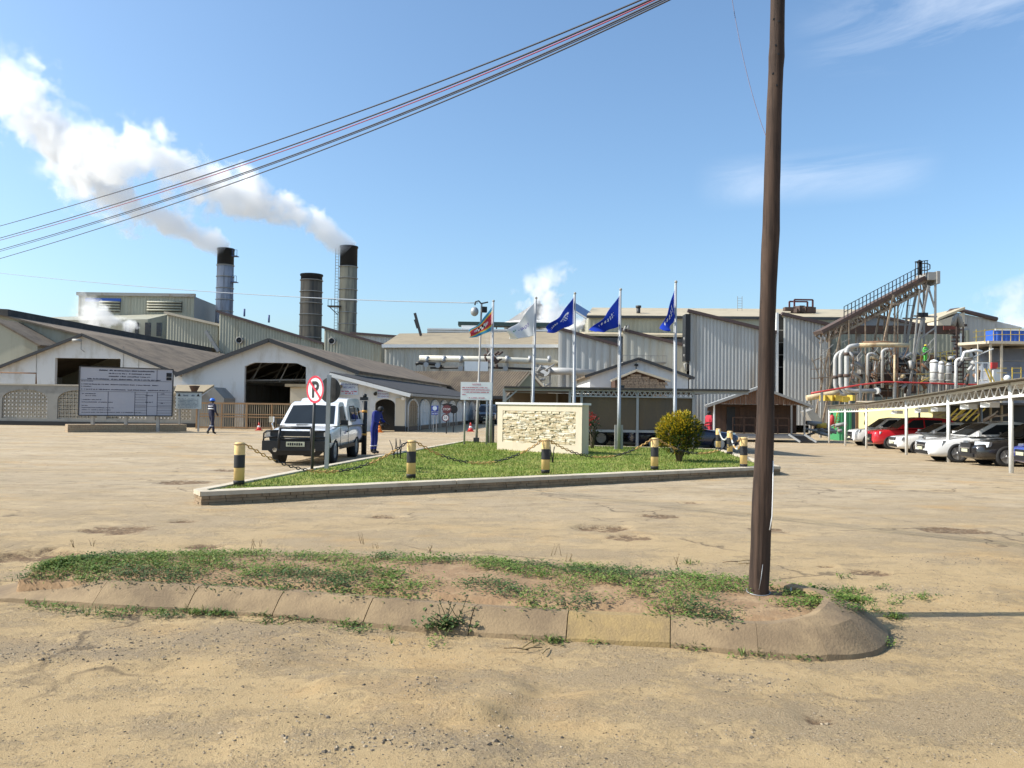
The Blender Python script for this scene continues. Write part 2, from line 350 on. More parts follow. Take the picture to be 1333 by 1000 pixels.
def band(px, py, width, dz):        # soft window of sky round one direction, for the cirrus wisps
    d = ray(px, py).normalized(); dt = wn('VectorMath', operation='DOT_PRODUCT'); dt.inputs[1].default_value = d
    wt.links.new(tc.outputs['Generated'], dt.inputs[0]); mr = wn('MapRange', interpolation_type='SMOOTHSTEP')
    mr.inputs[1].default_value = math.cos(R(width)); mr.inputs[2].default_value = math.cos(R(width*.25)); wt.links.new(dt.outputs['Value'], mr.inputs[0])
    sp = wn('SeparateXYZ'); wt.links.new(tc.outputs['Generated'], sp.inputs[0]); su = wn('Math', operation='SUBTRACT'); su.inputs[1].default_value = d.z; wt.links.new(sp.outputs['Z'], su.inputs[0]); ab = wn('Math', operation='ABSOLUTE'); wt.links.new(su.outputs[0], ab.inputs[0])
    m9 = wn('MapRange', interpolation_type='SMOOTHSTEP'); m9.inputs[1].default_value = dz; m9.inputs[2].default_value = dz*.15; wt.links.new(ab.outputs[0], m9.inputs[0]); mu = wn('Math', operation='MULTIPLY'); wt.links.new(mr.outputs[0], mu.inputs[0]); wt.links.new(m9.outputs[0], mu.inputs[1]); return mu.outputs[0]
m1 = wn('Math', operation='MAXIMUM'); wt.links.new(band(1225, 18, 9, .055), m1.inputs[0]); wt.links.new(band(1060, 231, 8, .034), m1.inputs[1])
m2 = wn('Math', operation='MULTIPLY'); wt.links.new(m1.outputs[0], m2.inputs[0]); wt.links.new(rp.outputs[0], m2.inputs[1])
m3 = wn('Math', operation='MULTIPLY'); wt.links.new(m2.outputs[0], m3.inputs[0]); m3.inputs[1].default_value = .55
mx = wn('MixRGB'); wt.links.new(m3.outputs[0], mx.inputs[0]); tn = wn('MixRGB', blend_type='MULTIPLY'); tn.inputs[0].default_value = 1; tn.inputs[2].default_value = (.91,1.03,1.05,1); wt.links.new(sky.outputs[0], tn.inputs[1]); wt.links.new(tn.outputs[0], mx.inputs[1]); mx.inputs[2].default_value = (5.2, 5.6, 6.2, 1)
wt.links.new(mx.outputs[0], bg.inputs[0])
vs = sc.view_settings; vs.view_transform = 'Standard'; vs.look = 'None'; vs.exposure = .5; vs.gamma = 1
sc.cycles.volume_bounces = 7; sc.cycles.max_bounces = 12; sc.cycles.volume_step_rate = 1.0; sc.cycles.volume_max_steps = 128
sc.cycles.use_denoising = True; sc.cycles.sample_clamp_indirect = 6; sc.cycles.transparent_max_bounces = 12
# ---------------------------------------------------------------- ground
def axis(segs):
    out = []
    for a, b, d in segs:
        n = max(1, round((b-a)/d)); out += [a+(b-a)*i/n for i in range(n)]
    return out+[segs[-1][1]]
xs = axis([(-700,-200,100),(-200,-60,20),(-60,-25,4),(-25,-9,.8),(-9,9,.075),(9,25,.8),(25,60,4),(60,200,20),(200,700,100)])
ys = axis([(-60,-6,9),(-6,2.4,.6),(2.4,9,.06),(9,17,.10),(17,26,.25),(26,60,1.5),(60,120,6),(120,300,30),(300,900,100)])
HOLES = [(785,687,.42,.05),(500,672,.26,.035),(265,711,.26,.04),(240,678,.2,.03),(42,722,.5,.06),(900,654,.25,.03),(1063,936,.10,.03),(820,700,.3,.02),(600,745,.25,.02),(150,690,.5,.02),(1000,690,.3,.02),(1240,690,.5,.02),(300,612,.5,.03),(240,628,.6,.03),(860,672,.35,.015),(1130,745,.22,.02),(1020,818,.1,.015),(468,741,.2,.02),(1075,738,.10,.02)]
RIDGE = [(560,905,.7,.10),(500,968,.75,.10),(640,915,.5,.06),(985,880,.45,.05),(870,925,.7,.07),(380,902,.9,.06),(1150,870,.25,.04),(250,840,1.0,.07),(1230,770,.8,.05),(1090,965,.5,.05)]
GRAV = [(300,838,.75),(420,846,.5),(120,850,.5),(520,968,.3),(560,906,.28),(900,742,.5),(1250,730,.6),(1190,770,.4),(640,975,.4),(960,888,.25),(30,845,.4)]
HP = [(gr(a,b),r,d) for a,b,r,d in HOLES]; RP = [(gr(a,b),r,d) for a,b,r,d in RIDGE]; GP = [(gr(a,b),r) for a,b,r in GRAV]
def ground_z(x, y):
    z = gh(x, y); hole = grav = 0
    if -12 < x < 12 and 1 < y < 26:
        p = V((x, y, 0)); z += .012*noise.noise(p*.9)+.006*noise.noise(p*3.1)+.004*noise.noise(p*8)*(y < 10)
        for c, r, d in HP:
            q = math.hypot((x-c.x), (y-c.y)*1.3)/r
            if q < 1.5:
                q += .35*noise.noise(p*5)+.25*noise.noise(p*13); k = 1-sstep(.72, 1.0, q); z -= d*k; hole = max(hole, 1-sstep(.6, 1.25, q))
        for c, r, d in RP:   # worn lips of old surfacing: steep on one side
            dx, dy = x-c.x, y-c.y; q = math.hypot(dx, dy*1.6)/r+.3*noise.noise(p*3)
            if q < 1.3: z += d*.35*(1-sstep(.75, 1.0, q)); hole = max(hole, .35*(1-abs(q-.9)/.16) if abs(q-.9) < .16 and dy < 0 else 0)
        for c, r in GP:
            q = math.hypot((x-c.x)*.7, (y-c.y)*1.5)/r
            grav = max(grav, 1-sstep(.3, 1.2, q))
    return z, hole, grav
gm = bpy.data.meshes.new('ground'); nx = len(xs); vv, cc = [], []
for y in ys:
    for x in xs:
        z, hl, gv = ground_z(x, y); vv.append((x, y, z)); cc.append((hl, gv, 0, 1))
gm.from_pydata(vv, [], [(j*nx+i, j*nx+i+1, (j+1)*nx+i+1, (j+1)*nx+i) for j in range(len(ys)-1) for i in range(nx-1)])
ca = gm.color_attributes.new('wear', 'FLOAT_COLOR', 'POINT')
ca.data.foreach_set('color', [q for c in cc for q in c])
for p in gm.polygons: p.use_smooth = True
gm.materials.append(M['ground'])
go = bpy.data.objects.new('ground', gm); COL.objects.link(go)
tag(go, 'dusty sand-covered yard and worn road surface', 'ground', kind='structure')
# loose stones
st = MB()
def stone(x, y, r):
    z = ground_z(x, y)[0]; a = rnd.random()*6.28; ca_, sa = math.cos(a), math.sin(a)
    p = [V((q[0]*(.7+.6*rnd.random()), q[1]*(.7+.6*rnd.random()), q[2]*(.45+.4*rnd.random())))*r for q in ((1,0,0),(0,1,0),(-1,0,0),(0,-1,0),(0,0,1),(.6,.6,.5),(-.6,.5,.5),(0,-.7,.55))]
    p = [V((q.x*ca_-q.y*sa, q.x*sa+q.y*ca_, q.z)) + V((x, y, z)) for q in p]
    st.add(p, [(0,5,4),(5,1,4),(1,6,4),(6,2,4),(2,7,4),(7,3,4),(3,7,0),(7,4,0),(0,1,5),(1,2,6),(2,3,7),(0,4,5)][:12])
for i in range(9000):
    Y = 2.7+5.8*rnd.random()**1.3; X = (rnd.random()*2-1)*.7*Y
    if noise.noise(V((X*.8, Y*.8, 3)))+.35*rnd.random() < .02: continue
    stone(X, Y, .002+.0065*rnd.random()**2.5)
for c, r in GP:
    for i in range(int(300*r)):
        stone(c.x+rnd.gauss(0, r*.7), c.y+rnd.gauss(0, r*.3), .003+.009*rnd.random()**2)
for px, py in ((425,944),(395,966),(375,972),(432,988),(300,963),(320,905),(640,978),(1063,938),(1070,942),(60,860),(205,863),(455,985),(460,992),(980,965)):
    for i in range(5):
        c = gr(px+rnd.gauss(0,8), py+rnd.gauss(0,4)); stone(c.x, c.y, .005+.012*rnd.random())
k = N('loose_stone'); g = k.n('NewGeometry'); M['pebble'] = k.fin(k.ramp(g.outputs['Random Per Island'], .1, .95, (.06,.05,.04,1), (.38,.30,.20,1)), .9)
o = st.build('loose_stones', M['pebble'], fix=False); tag(o, 'loose grit and small stones scattered over the sandy yard', 'gravel', kind='stuff')
# ---------------------------------------------------------------- weedy traffic island in front
def leaf(mb, p, d, L, W, fold=.3):
    d = d.normalized(); s = d.cross(V((0,0,1))); s = s.normalized() if s.length > 1e-3 else V((1,0,0)); n = s.cross(d)
    a, b, c, e = p, p+d*L*.5+s*W*.5+n*fold*W*.5, p+d*L, p+d*L*.5-s*W*.5+n*fold*W*.5
    mb.add([a,b,c,e], [(0,1,2),(0,2,3)])
def blade(mb, p, d, L, W):
    s = V((-d.y, d.x, 0)); s = s.normalized() if s.length > 1e-3 else V((1,0,0)); m = p+d*L*.55+V((0,0,L*.05)); e = p+d*L+V((0,0,-L*.12))
    mb.add([p-s*W/2, p+s*W/2, m+s*W*.35, m-s*W*.35, e], [(0,1,2,3),(3,2,4)])
def rdir(up): 
    a = rnd.random()*6.283; return V((math.cos(a), math.sin(a), up))
OUT = [(-4.28,6.74),(-4.05,6.36),(-3.22,6.22),(-2.45,6.12),(-1.76,5.99),(-1.05,5.80),(-.28,5.60),(.39,5.47),(1.08,5.38),(1.62,5.22),(2.05,5.17),(2.44,5.32),(2.70,5.72),(2.76,6.1),(2.55,6.55),(1.9,7.05),(.9,7.45),(-.3,7.75),(-1.7,7.9),(-3.0,7.85),(-3.75,7.6),(-4.2,7.2)]
cx = V((-1,6.7,0))
def inset(i, d):
    n = len(OUT); a, p, b = V((*OUT[i-1],0)), V((*OUT[i],0)), V((*OUT[(i+1) % n],0))
    t = (b-a).normalized(); nn = V((-t.y, t.x, 0)); return p+nn*d
def ringpt(i, f, prof):     # prof 0..5 across the kerb
    n = len(OUT); j = (i+1) % n
    def one(i):
        e = sstep(1.5, 2.6, OUT[i][0])*(1 if OUT[i][1] < 6.9 else .4); el = sstep(-3.7, -4.4, OUT[i][0]) if False else (1 if OUT[i][0] < -3.95 else 0)
        top = .165+.07*e-.06*el; offs = (-.02, .005, .10+.10*e+.12*el, .17+.22*e+.16*el, .28+.16*e+.16*el, .30+.16*e+.16*el); zs = (-.06, .03, top-.045, top, top-.01, top-.12)
        return inset(i, offs[prof])+V((0,0,zs[prof]))
    if i < 8 or i > 14: return one(i).lerp(one(j), f)
    a, b, c, d = one(i-1), one(i), one(j), one((j+1) % n); return .5*((2*b)+(c-a)*f+(2*a-5*b+4*c-d)*f*f+(3*b-a-3*c+d)*f**3)
km = MB(); n = len(OUT)
for i in range(n):
    km.cur = 1 if i == 7 else 0; vs_, fs_ = [], []; S = 7
    for s_ in range(S):
        f = (.005+.99*s_/(S-1)) if i in (0,2,3,4,5,6,7,8,10) else s_/(S-1)
        for p in range(6):
            q = ringpt(i, f, p); q += V((0,0,1))*(.010*noise.noise(q*6)+.006*noise.noise(q*17))*(p in (1,2,3)); vs_.append(q)
    for s_ in range(S-1):
        for p in range(5): fs_.append((s_*6+p, s_*6+p+1, s_*6+7+p, s_*6+6+p))
    fs_ += [tuple(range(6)), tuple((S-1)*6+p for p in range(6))[::-1]]
    km.add(vs_, fs_, True)
o = km.build('kerb', [M['kerbstone'], M['kerbyellow']]); tag(o, 'worn sloping precast kerb round the weedy island nearest the camera', 'kerb', kind='structure')
bv = o.modifiers.new('b', 'EDGE_SPLIT'); bv.split_angle = R(24)
# dirt showing in the joints
sm = MB(); FR = [inset(0, .42)]+[inset(i, .14) for i in range(1, 13)]; BK = [inset(21, .36)]+[inset(i, .14) for i in (20,19,18,17,16,15,14,13)]
def along(L, u):
    d = [0]
    for a, b in zip(L, L[1:]): d.append(d[-1]+(b-a).length)
    t = u*d[-1]
    for a, b, x0, x1 in zip(L, L[1:], d, d[1:]):
        if t <= x1: return a.lerp(b, (t-x0)/max(1e-6, x1-x0))
    return L[-1]
def soilz(x, y, v=.5): return .155+.035*math.sin(math.pi*v)+.02*noise.noise(V((x*1.7,y*1.7,5)))+.008*noise.noise(V((x*8,y*8,1)))
NU, NV = 150, 34
def soilpt(u, v):
    p = along(FR, u).lerp(along(BK, u), v); z = soilz(p.x, p.y, v)
    if v < .001 or v > .999: z = .02
    elif v < .12 or v > .9: z = min(z, .14)
    return V((p.x, p.y, z))
sm.add([soilpt(i/NU, j/NV) for j in range(NV+1) for i in range(NU+1)], [(j*(NU+1)+i, j*(NU+1)+i+1, (j+1)*(NU+1)+i+1, (j+1)*(NU+1)+i) for j in range(NV) for i in range(NU)], True)
o = sm.build('island_soil', M['soil']); tag(o, 'bare reddish soil filling the weedy island', 'soil', kind='structure')
wd = MB(); wk = MB(); dr = MB()
def clump(mb, p, r, nl, L=.03, up=.5, flat=False):
    for _ in range(nl):
        q = p+V((rnd.gauss(0, r), rnd.gauss(0, r), abs(rnd.gauss(0, r*.35)))); leaf(mb, q, rdir(up*rnd.uniform(-.1, 1.4)), L*rnd.uniform(.6, 1.4), L*rnd.uniform(.45, .8))
for _ in range(3300):
    u, v = rnd.random(), rnd.uniform(.04, .97); p = soilpt(u, v); X = p.x
    dens = .42+.9*noise.noise(V((X*1.1, p.y*1.6, 9)))+.5*noise.noise(V((X*3, p.y*3.4, 2)))+.25*(X < -2.2)-.28*sstep(-1.5,.2,X)*sstep(.6,.0,v) if False else .36+.85*noise.noise(V((X*1.1, p.y*1.9, 9)))+.45*noise.noise(V((X*3.2, p.y*4, 2)))+.34*(1-sstep(-3.2,-1.2,X))+.12*sstep(.4,.9,v)
    if X > .6: dens += .30*sstep(.35,.7,v)-.12
    if dens < .22+.22*rnd.random(): continue
    m = wd if noise.noise(V((X*1.5, p.y*1.5, 20))) > -.05 else wk
    if rnd.random() < .18 or (X < -2.6 and rnd.random() < .25):
        for _ in range(9): blade(m, p+V((rnd.gauss(0,.05), rnd.gauss(0,.05), -.005)), rdir(rnd.uniform(.5,2.2)).normalized(), rnd.uniform(.03,.065), .006)
    else: clump(m, p+V((0,0,.008)), .055, 11, .027, .3)
    if rnd.random() < .3: clump(m, p+V((0,0,.02)), .04, 6, .034, .5)
def foot(px, py, n, spread=10, L=.026, m=None, z=.0):
    for _ in range(n):
        p = gr(px+rnd.gauss(0, spread), py+rnd.gauss(0, spread*.22)); p.z = z+.01
        mm = m or (wd if rnd.random() < .6 else wk)
        if rnd.random() < .25:
            for _ in range(7): blade(mm, p, rdir(rnd.uniform(.4,2)).normalized(), rnd.uniform(.04,.09), .005)
        else: clump(mm, p, .03, 9, L)
for a in ((40,790,10,16),(75,795,14,14),(105,798,10,12),(140,800,12,12),(165,800,18,16),(200,803,12,14),(230,800,20,16),(260,800,26,12),(290,799,30,12),(320,797,26,9),(340,804,8,8),(390,806,10,14),(430,812,12,14),(460,814,18,12),(350,812,8,14),(480,820,10,14),(560,838,6,20),(690,830,14,10),(720,836,28,13),(765,834,14,12),(815,832,24,12),(885,842,16,7),(905,846,8,7),(975,854,14,10),(1005,852,4,8),(1040,856,16,12),(1165,806,22,7),(1148,840,16,6),(1140,795,6,8),(1125,780,16,14),(1165,786,6,8),(1200,780,14,10),(1110,772,14,9),(1095,753,6,6),(1150,768,5,6),(690,745,6,8),(640,738,6,16),(510,724,8,14),(900,736,8,8),(1090,770,10,8)):
    foot(*a)
o = wd.build('weeds', M['weed'], fix=False); tag(o, 'low green creeping weeds spread over the island soil and kerb foot', 'weeds', kind='stuff')
o = wk.build('weeds', M['weed_dark'], fix=False); tag(o, 'darker blue-green creeping weeds in patches among the lighter ones', 'weeds', kind='stuff')
for px, py, h in ((95,717,.16),(120,715,.13),(325,718,.16),(332,716,.12),(275,722,.1),(475,712,.22),(490,718,.1),(640,736,.12),(720,728,.2),(560,722,.12),(880,742,.2),(740,735,.14)):
    h *= .62; p = gr(px, py+6); p.z = .08
    for _ in range(3):
        q = p+V((rnd.gauss(0,.03), rnd.gauss(0,.03), 0)); d = rdir(2.4).normalized(); dr.tube([q, q+d*h*.6, q+d*h+V((0,0,-.01))], [.003,.002,.001], 4)
        for _ in range(5): leaf(dr, q+d*h*rnd.uniform(.6,1), rdir(.6), .018, .006)
for px, py in ((955,735),(350,812),(375,806),(700,848),(420,806)):
    for _ in range(4):
        p = gr(px+rnd.gauss(0,14), py+rnd.gauss(0,3)); d = rdir(.06).normalized(); dr.tube([p+V((0,0,.012)), p+d*.08+V((0,0,.02)), p+d*.16+V((0,0,.012))], .004, 5)
o = dr.build('dry_stalks', M['dry'], fix=False); tag(o, 'thin dry seed stalks and straw at the edges of the weedy island', 'dry grass', kind='stuff')
# the leafy weed growing out of the kerb face
tb = MB(); c = gr(583, 822); c.z = .02
root = thing('leafy_weed', 'bushy weed with dark seed heads growing against the near kerb face', 'weed', c)
for _ in range(110):
    d = rdir(rnd.uniform(.25, 1.3)).normalized(); h = rnd.uniform(.08, .20); e = c+V((rnd.gauss(0,.07), rnd.gauss(0,.03)-.02, 0))
    for q in range(6): leaf(tb, e+d*h*q/6+V((rnd.gauss(0,.012),rnd.gauss(0,.012),0)), rdir(.5), rnd.uniform(.025,.045), rnd.uniform(.016,.03))
tb.build('foliage', M['weed_dark'], root, fix=False)
tb = MB()
for _ in range(7):
    d = rdir(rnd.uniform(1.2, 2.6)).normalized(); h = rnd.uniform(.14, .24); e = c+V((rnd.gauss(0,.05), rnd.gauss(0,.02)-.02, 0)); tb.tube([e, e+d*h*.6, e+d*h], [.003,.0025,.002], 4)
    for _ in range(6): leaf(tb, e+d*h*rnd.uniform(.85,1.05), rdir(.6), .022, .012)
tb.build('seed_head', M['darkleaf'], root, fix=False)
# ---------------------------------------------------------------- lawn island
LZ = .2
LAWN = [(-4.78,12.4),(-1,14.86),(2.8,17.3),(6.65,19.8),(7.35,28.2),(2,29.6),(-1.9,31.8),(-3.0,25.4),(-3.78,20.9),(-4.5,16.4),(-5.02,12.75)]
def ins(L, i, d):
    n = len(L); a, p, b = V((*L[i-1],0)), V((*L[i],0)), V((*L[(i+1) % n],0)); t1 = (p-a).normalized(); t2 = (b-p).normalized()
    n1 = V((-t1.y,t1.x,0)); n2 = V((-t2.y,t2.x,0)); m = (n1+n2).normalized(); return p+m*d/max(.35, m.dot(n1))
nL = len(LAWN)
capm, face = MB(), MB()
for i in range(nL):
    j = (i+1) % nL; a0, b0 = ins(LAWN, i, 0), ins(LAWN, j, 0); wi = .30 if i < 3 else .16
    a1, b1 = ins(LAWN, i, wi if i < 3 else .16), ins(LAWN, j, wi if j < 4 else .16); g1 = gh(a0.x, a0.y)
    up = V((0,0,1)); z0, z1 = LZ-.055, LZ+.012
    S = max(2, int((b0-a0).length/.5)); 
    for s_ in range(S):
        f0, f1 = s_/S, (s_+1)/S; jz = [.008*noise.noise(V((s_*1.7+i, 3, q))) for q in range(3)]
        P = [a0.lerp(b0,f0)-(a1-a0).normalized()*.02, a0.lerp(b0,f1)-(a1-a0).normalized()*.02, a1.lerp(b1,f1), a1.lerp(b1,f0)]
        capm.hexa([p+up*z0 for p in P]+[p+up*(z1+.006*noise.noise(p*1.3)) for p in P])
    # stone courses under the cap
    t = (b0-a0); L = t.length; t.normalize(); nn = V((-t.y, t.x, 0))
    face.hexa([a0+nn*.03+up*-.25, b0+nn*.03+up*-.25, b1+up*-.25, a1+up*-.25, a0+nn*.03+up*(z0-.001), b0+nn*.03+up*(z0-.001), b1+up*(z0-.001), a1+up*(z0-.001)])
    if i < 3 or i == 3 or i == 10:
        for r_, (za, zb) in enumerate(((-.08,.035),(.04,.088),(.093,z0-.004))):
            x = -rnd.random()*.2
            while x < L:
                l = rnd.uniform(.12,.38); xa, xb = max(0,x), min(L,x+l-.008)
                if xb-xa > .03:
                    dd = rnd.uniform(-.004,.014); q0, q1 = a0+t*xa, a0+t*xb
                    face.hexa([q0-nn*dd+up*za, q1-nn*dd+up*za, q1+nn*.03+up*za, q0+nn*.03+up*za, q0-nn*dd+up*zb, q1-nn*dd+up*zb, q1+nn*.03+up*zb, q0+nn*.03+up*zb])
                x += l
o = capm.build('kerb', M['cap']); tag(o, 'pale cement coping round the chained lawn', 'kerb', kind='structure')
o = face.build('retaining_edge', M['brick'] if False else mat('edge_stone', (.30,.215,.13), .9, 0, .25, 3, (.18,.125,.075), (.4,.7), bump=.4, bscale=40)); tag(o, 'low coursed stone edging under the coping of the chained lawn', 'kerb', kind='structure')
INN = [ins(LAWN, i, .16 if i > 3 else .28) for i in range(nL)]
lm = MB(); lm.add([p+V((0,0,LZ-.02)) for p in INN], [tuple(range(nL))])
k = N('lawn_soil'); M['lawn'] = k.fin(k.mix(k.ramp(k.noise(.8,6,.65), .35, .65), k.mix(k.noise(6,4), (.13,.22,.03), (.20,.27,.05)), (.31,.28,.09)), 1, 0, k.bump(k.noise(40,4), .8, .03), .05)
o = lm.build('lawn', M['lawn']); tag(o, 'flat green lawn inside the bollards and chains', 'lawn', kind='structure')
def inside(x, y, L):
    c = False
    for i in range(len(L)):
        a, b = L[i-1], L[i]
        if (a.y > y) != (b.y > y) and x < (b.x-a.x)*(y-a.y)/(b.y-a.y)+a.x: c = not c
    return c
gb = MB(); gv, gf = [], []
cnt = 0
while cnt < 42000:
    Y = 12.4+19.4*rnd.random()**1.5; X = rnd.uniform(-5, 7.4)
    if not inside(X, Y, INN): continue
    cnt += 1; dry = noise.noise(V((X*.5, Y*.5, 4)))
    if dry > .25 and rnd.random() < .5: continue
    s = (1+.04*(Y-12))*(1-.3*max(0,dry)); L = rnd.uniform(.02,.045)*s; a = rnd.random()*6.283; W = .008*s; lx, ly = rnd.gauss(0,.022), rnd.gauss(0,.022); o_ = len(gv); cx_, sx_ = math.cos(a)*W, math.sin(a)*W
    gv += [(X-cx_,Y-sx_,LZ-.02),(X+cx_,Y+sx_,LZ-.02),(X+lx,Y+ly,LZ-.02+L)]; gf.append((o_,o_+1,o_+2))
me = bpy.data.meshes.new('grass'); me.from_pydata(gv, [], gf); me.materials.append(M['grass']); o = bpy.data.objects.new('grass', me); COL.objects.link(o)
tag(o, 'short mown grass blades covering the chained lawn', 'grass', kind='stuff')
# ---------------------------------------------------------------- bollards and chains
BP = []
def bollard_mesh(root):
    r, h = .088, .72; b = MB(); b.lathe([(r,0),(r,h-.025),(r*.8,h),(0,h+.004)], (0,0,0), 20); b.build('post', M['bol_yellow'], root, local=True)
    b = MB(); b.lathe([(r+.002,.29),(r+.0025,.30),(r+.0025,.50),(r+.002,.51)], (0,0,0), 20); b.build('black_band', M['bol_black'], root, local=True)
    b = MB(); b.lathe([(r+.002,.0),(r+.004,.06),(r+.001,.075)], (0,0,0), 20); b.build('black_foot', M['bol_black'], root, local=True)
    b = MB(); b.torus((0,0,h-.03), r+.006, .008, Matrix.Identity(3), 14, 5); b.build('chain_ring', M['gate'], root, local=True)
BL = [(311,631,'yellow and black bollard at the sharp tip of the lawn, nearest the truck front'),(535,622,'yellow and black bollard in front of the dry twigs, behind it the driveway'),(710,616,'yellow and black bollard standing in front of the stone sign wall'),(852,611,'yellow and black bollard just before the round yellow-green shrub'),(968,608,'yellow and black bollard at the lawn corner beside the utility pole'),(935,585,'farthest yellow and black bollard, against the dark blue car'),(950,591,'yellow and black bollard between the farthest one and the corner one')]
proto = None
for px, py, lab in BL:
    p = gr(px, py, LZ); BP.append(p)
    if proto is None:
        proto = thing('bollard', lab, 'bollard', p, 'striped bollards round the lawn'); bollard_mesh(proto)
    else: dup(proto, p, None, lab)
    if len(BP) in (3,): pass
def chain(a, b, sag, label, cols=('bol_yellow','bol_black'), run=7, link=.085):
    A, B = a+V((0,0,.69)), b+V((0,0,.69)); 
    d = (B-A); d.z = 0; d.normalize(); A = A+d*.09; B = B-d*.09
    pts = [A.lerp(B, i/60)-V((0,0,sag*4*(i/60)*(1-i/60))) for i in range(61)]
    Ls = [0]
    for p, q in zip(pts, pts[1:]): Ls.append(Ls[-1]+(q-p).length)
    n = int(Ls[-1]/(link*.78)); mb = MB(); j = 0
    for i in range(n):
        t = (i+.5)/n*Ls[-1]
        while j < 59 and Ls[j+1] < t: j += 1
        f = (t-Ls[j])/max(1e-6, Ls[j+1]-Ls[j]); p = pts[j].lerp(pts[j+1], f); x = (pts[j+1]-pts[j]).normalized()
        u = V((0,0,1)).cross(x).normalized(); v = x.cross(u)
        if i % 2: u, v = v, u
        Mx = Matrix((x, u, v)).transposed(); mb.cur = (i//run) % 2; mb.torus(p, link*.26, .0105, Mx, 8, 4, sx=1.75)
    tag(mb.build('chain', [M[cols[0]], M[cols[1]]], org=A), label, 'chain', 'painted chains slung between the bollards')
M['chain_y'] = mat('rusty_yellow_chain', (.50,.31,.10), .7, 0, .2, 8, (.30,.15,.06), (.45,.65))
M['chain_w'] = mat('white_chain', (.6,.6,.56), .6, 0, .1, 8)
CC = ('chain_y', 'bol_black')
chain(BP[0], BP[1], .52, 'yellow and black chain drooping between the tip bollard and the twigs bollard', CC, 9)
chain(BP[1], BP[2], .44, 'yellow and black chain hung in front of the open grass, reaching the sign wall', CC, 9)
chain(BP[2], BP[3], .38, 'yellow and black chain hung across the lawn between sign wall and round shrub', CC, 9)
chain(BP[3], BP[4], .34, 'yellow and black chain passing in front of the round shrub trunk', CC, 9)
chain(BP[4], BP[6], .38, 'whitish chain going back from the corner bollard along the lawn end', ('chain_w','chain_y'), 14)
chain(BP[6], BP[5], .30, 'whitish chain between the two farthest bollards by the dark blue car', ('chain_w','chain_w'), 20)
# ---------------------------------------------------------------- buildings, left half
def PL(Y, *pts): return [at(x, y, Y) for x, y in pts]
UP = V((0,0,1)); BK_ = V((0,1,0))
def zline(p, z): return V((p.x, p.y, z))
def roofslab(mb, rf, ef, vec, th=.12, pitch=.28, over=.35, side=.3):
    """one roof slope: ridge-front, eave-front, run-back vector; profiled top sheet on a thin slab"""
    rf, ef, vec = V(rf), V(ef), V(vec); d = (ef-rf).normalized(); ef = ef+d*side; b = vec.normalized(); rf = rf-b*over; ef = ef-b*over; vec = vec+b*over
    n = d.cross(b); n = n if n.z > 0 else -n; n.normalize()
    mb.hexa([rf, ef, ef+vec, rf+vec]+[p+n*th for p in (rf, ef, ef+vec, rf+vec)])
    o = n*(th+.01); q = [rf+o, rf+vec+o, ef+vec+o, ef+o]
    mb.corr(*(q if d.cross(b).z < 0 else [q[1], q[0], q[3], q[2]]), pitch=pitch, amp=.035)
# ---- gate shed (white gable with the big vehicle opening)
Y = 52.0; vec = V((3.6, 37, 0))
A, B, C = at(237,487,Y), at(352,444,Y), at(462,484,Y)
root = thing('gate_shed', 'white gabled shed with a big dark vehicle opening behind the tan gate', 'shed', V((B.x, Y, 0)))
ol, orr = at(318,500,Y).x, at(398,500,Y).x; z1, z2 = at(318,477,Y).z, at(331,472,Y).z; xa, xb = at(331,472,Y).x, at(386,472,Y).x
def rake(x): return A.z+(B.z-A.z)*(x-A.x)/(B.x-A.x) if x < B.x else C.z+(B.z-C.z)*(x-C.x)/(B.x-C.x)
f = MB(); t = V((0,.3,0)); g_ = lambda x, z: V((x, Y, z))
f.prism([g_(A.x,0), g_(ol,0), g_(ol,rake(ol)), g_(A.x,A.z)], t); f.prism([g_(orr,0), g_(C.x,0), g_(C.x,C.z), g_(orr,rake(orr))], t)
f.prism([g_(ol,z1), g_(xa,z2), g_(xb,z2), g_(orr,z1), g_(orr,rake(orr)), g_(B.x,B.z), g_(ol,rake(ol))], t)
for p in (A, C): f.prism([V((p.x-(.15 if p is C else -.15), Y+.301, 0)), V((p.x, Y+.301, 0)), V((p.x, Y+.301, p.z-.02)), V((p.x-(.15 if p is C else -.15), Y+.301, p.z-.02))], vec*.9)
f.build('wall', M['white_wall'], root)
f = MB(); f.prism([g_(A.x+.1,.0)+vec*.55, g_(C.x-.2,0)+vec*.55, g_(C.x-.2,C.z-.3)+vec*.55, g_(A.x+.1,A.z-.3)+vec*.55], (0,.2,0)); f.build('inner_wall', M['wall_grey'], root)
f = MB(); roofslab(f, B, A, vec); roofslab(f, B, C, vec); f.build('roof', M['roof_brown'], root)
f = MB()
for p, q in ((B, A), (B, C)):
    d = (q-p).normalized(); f.bar(p+V((0,-.38,.03)), q+d*.35+V((0,-.38,.03)), .06, .26)
f.build('barge_board', M['dark'], root)
f = MB()
for i in range(5):   # roof trusses seen dim inside the opening
    o_ = vec*(.05+.1*i); f.bar(g_(A.x,A.z-.35)+o_, g_(B.x,B.z-.35)+o_, .12); f.bar(g_(B.x,B.z-.35)+o_, g_(C.x,C.z-.35)+o_, .12); f.bar(g_(A.x,A.z-.4)+o_, g_(C.x,C.z-.4)+o_, .1)
    for k in range(1, 6): x = A.x+(C.x-A.x)*k/6; f.bar(g_(x,A.z-.4)+o_, g_(A.x+(C.x-A.x)*(k+.5)/6, rake(A.x+(C.x-A.x)*(k+.5)/6)-.35)+o_, .07)
f.build('roof_truss', M['steel_grey'], root)
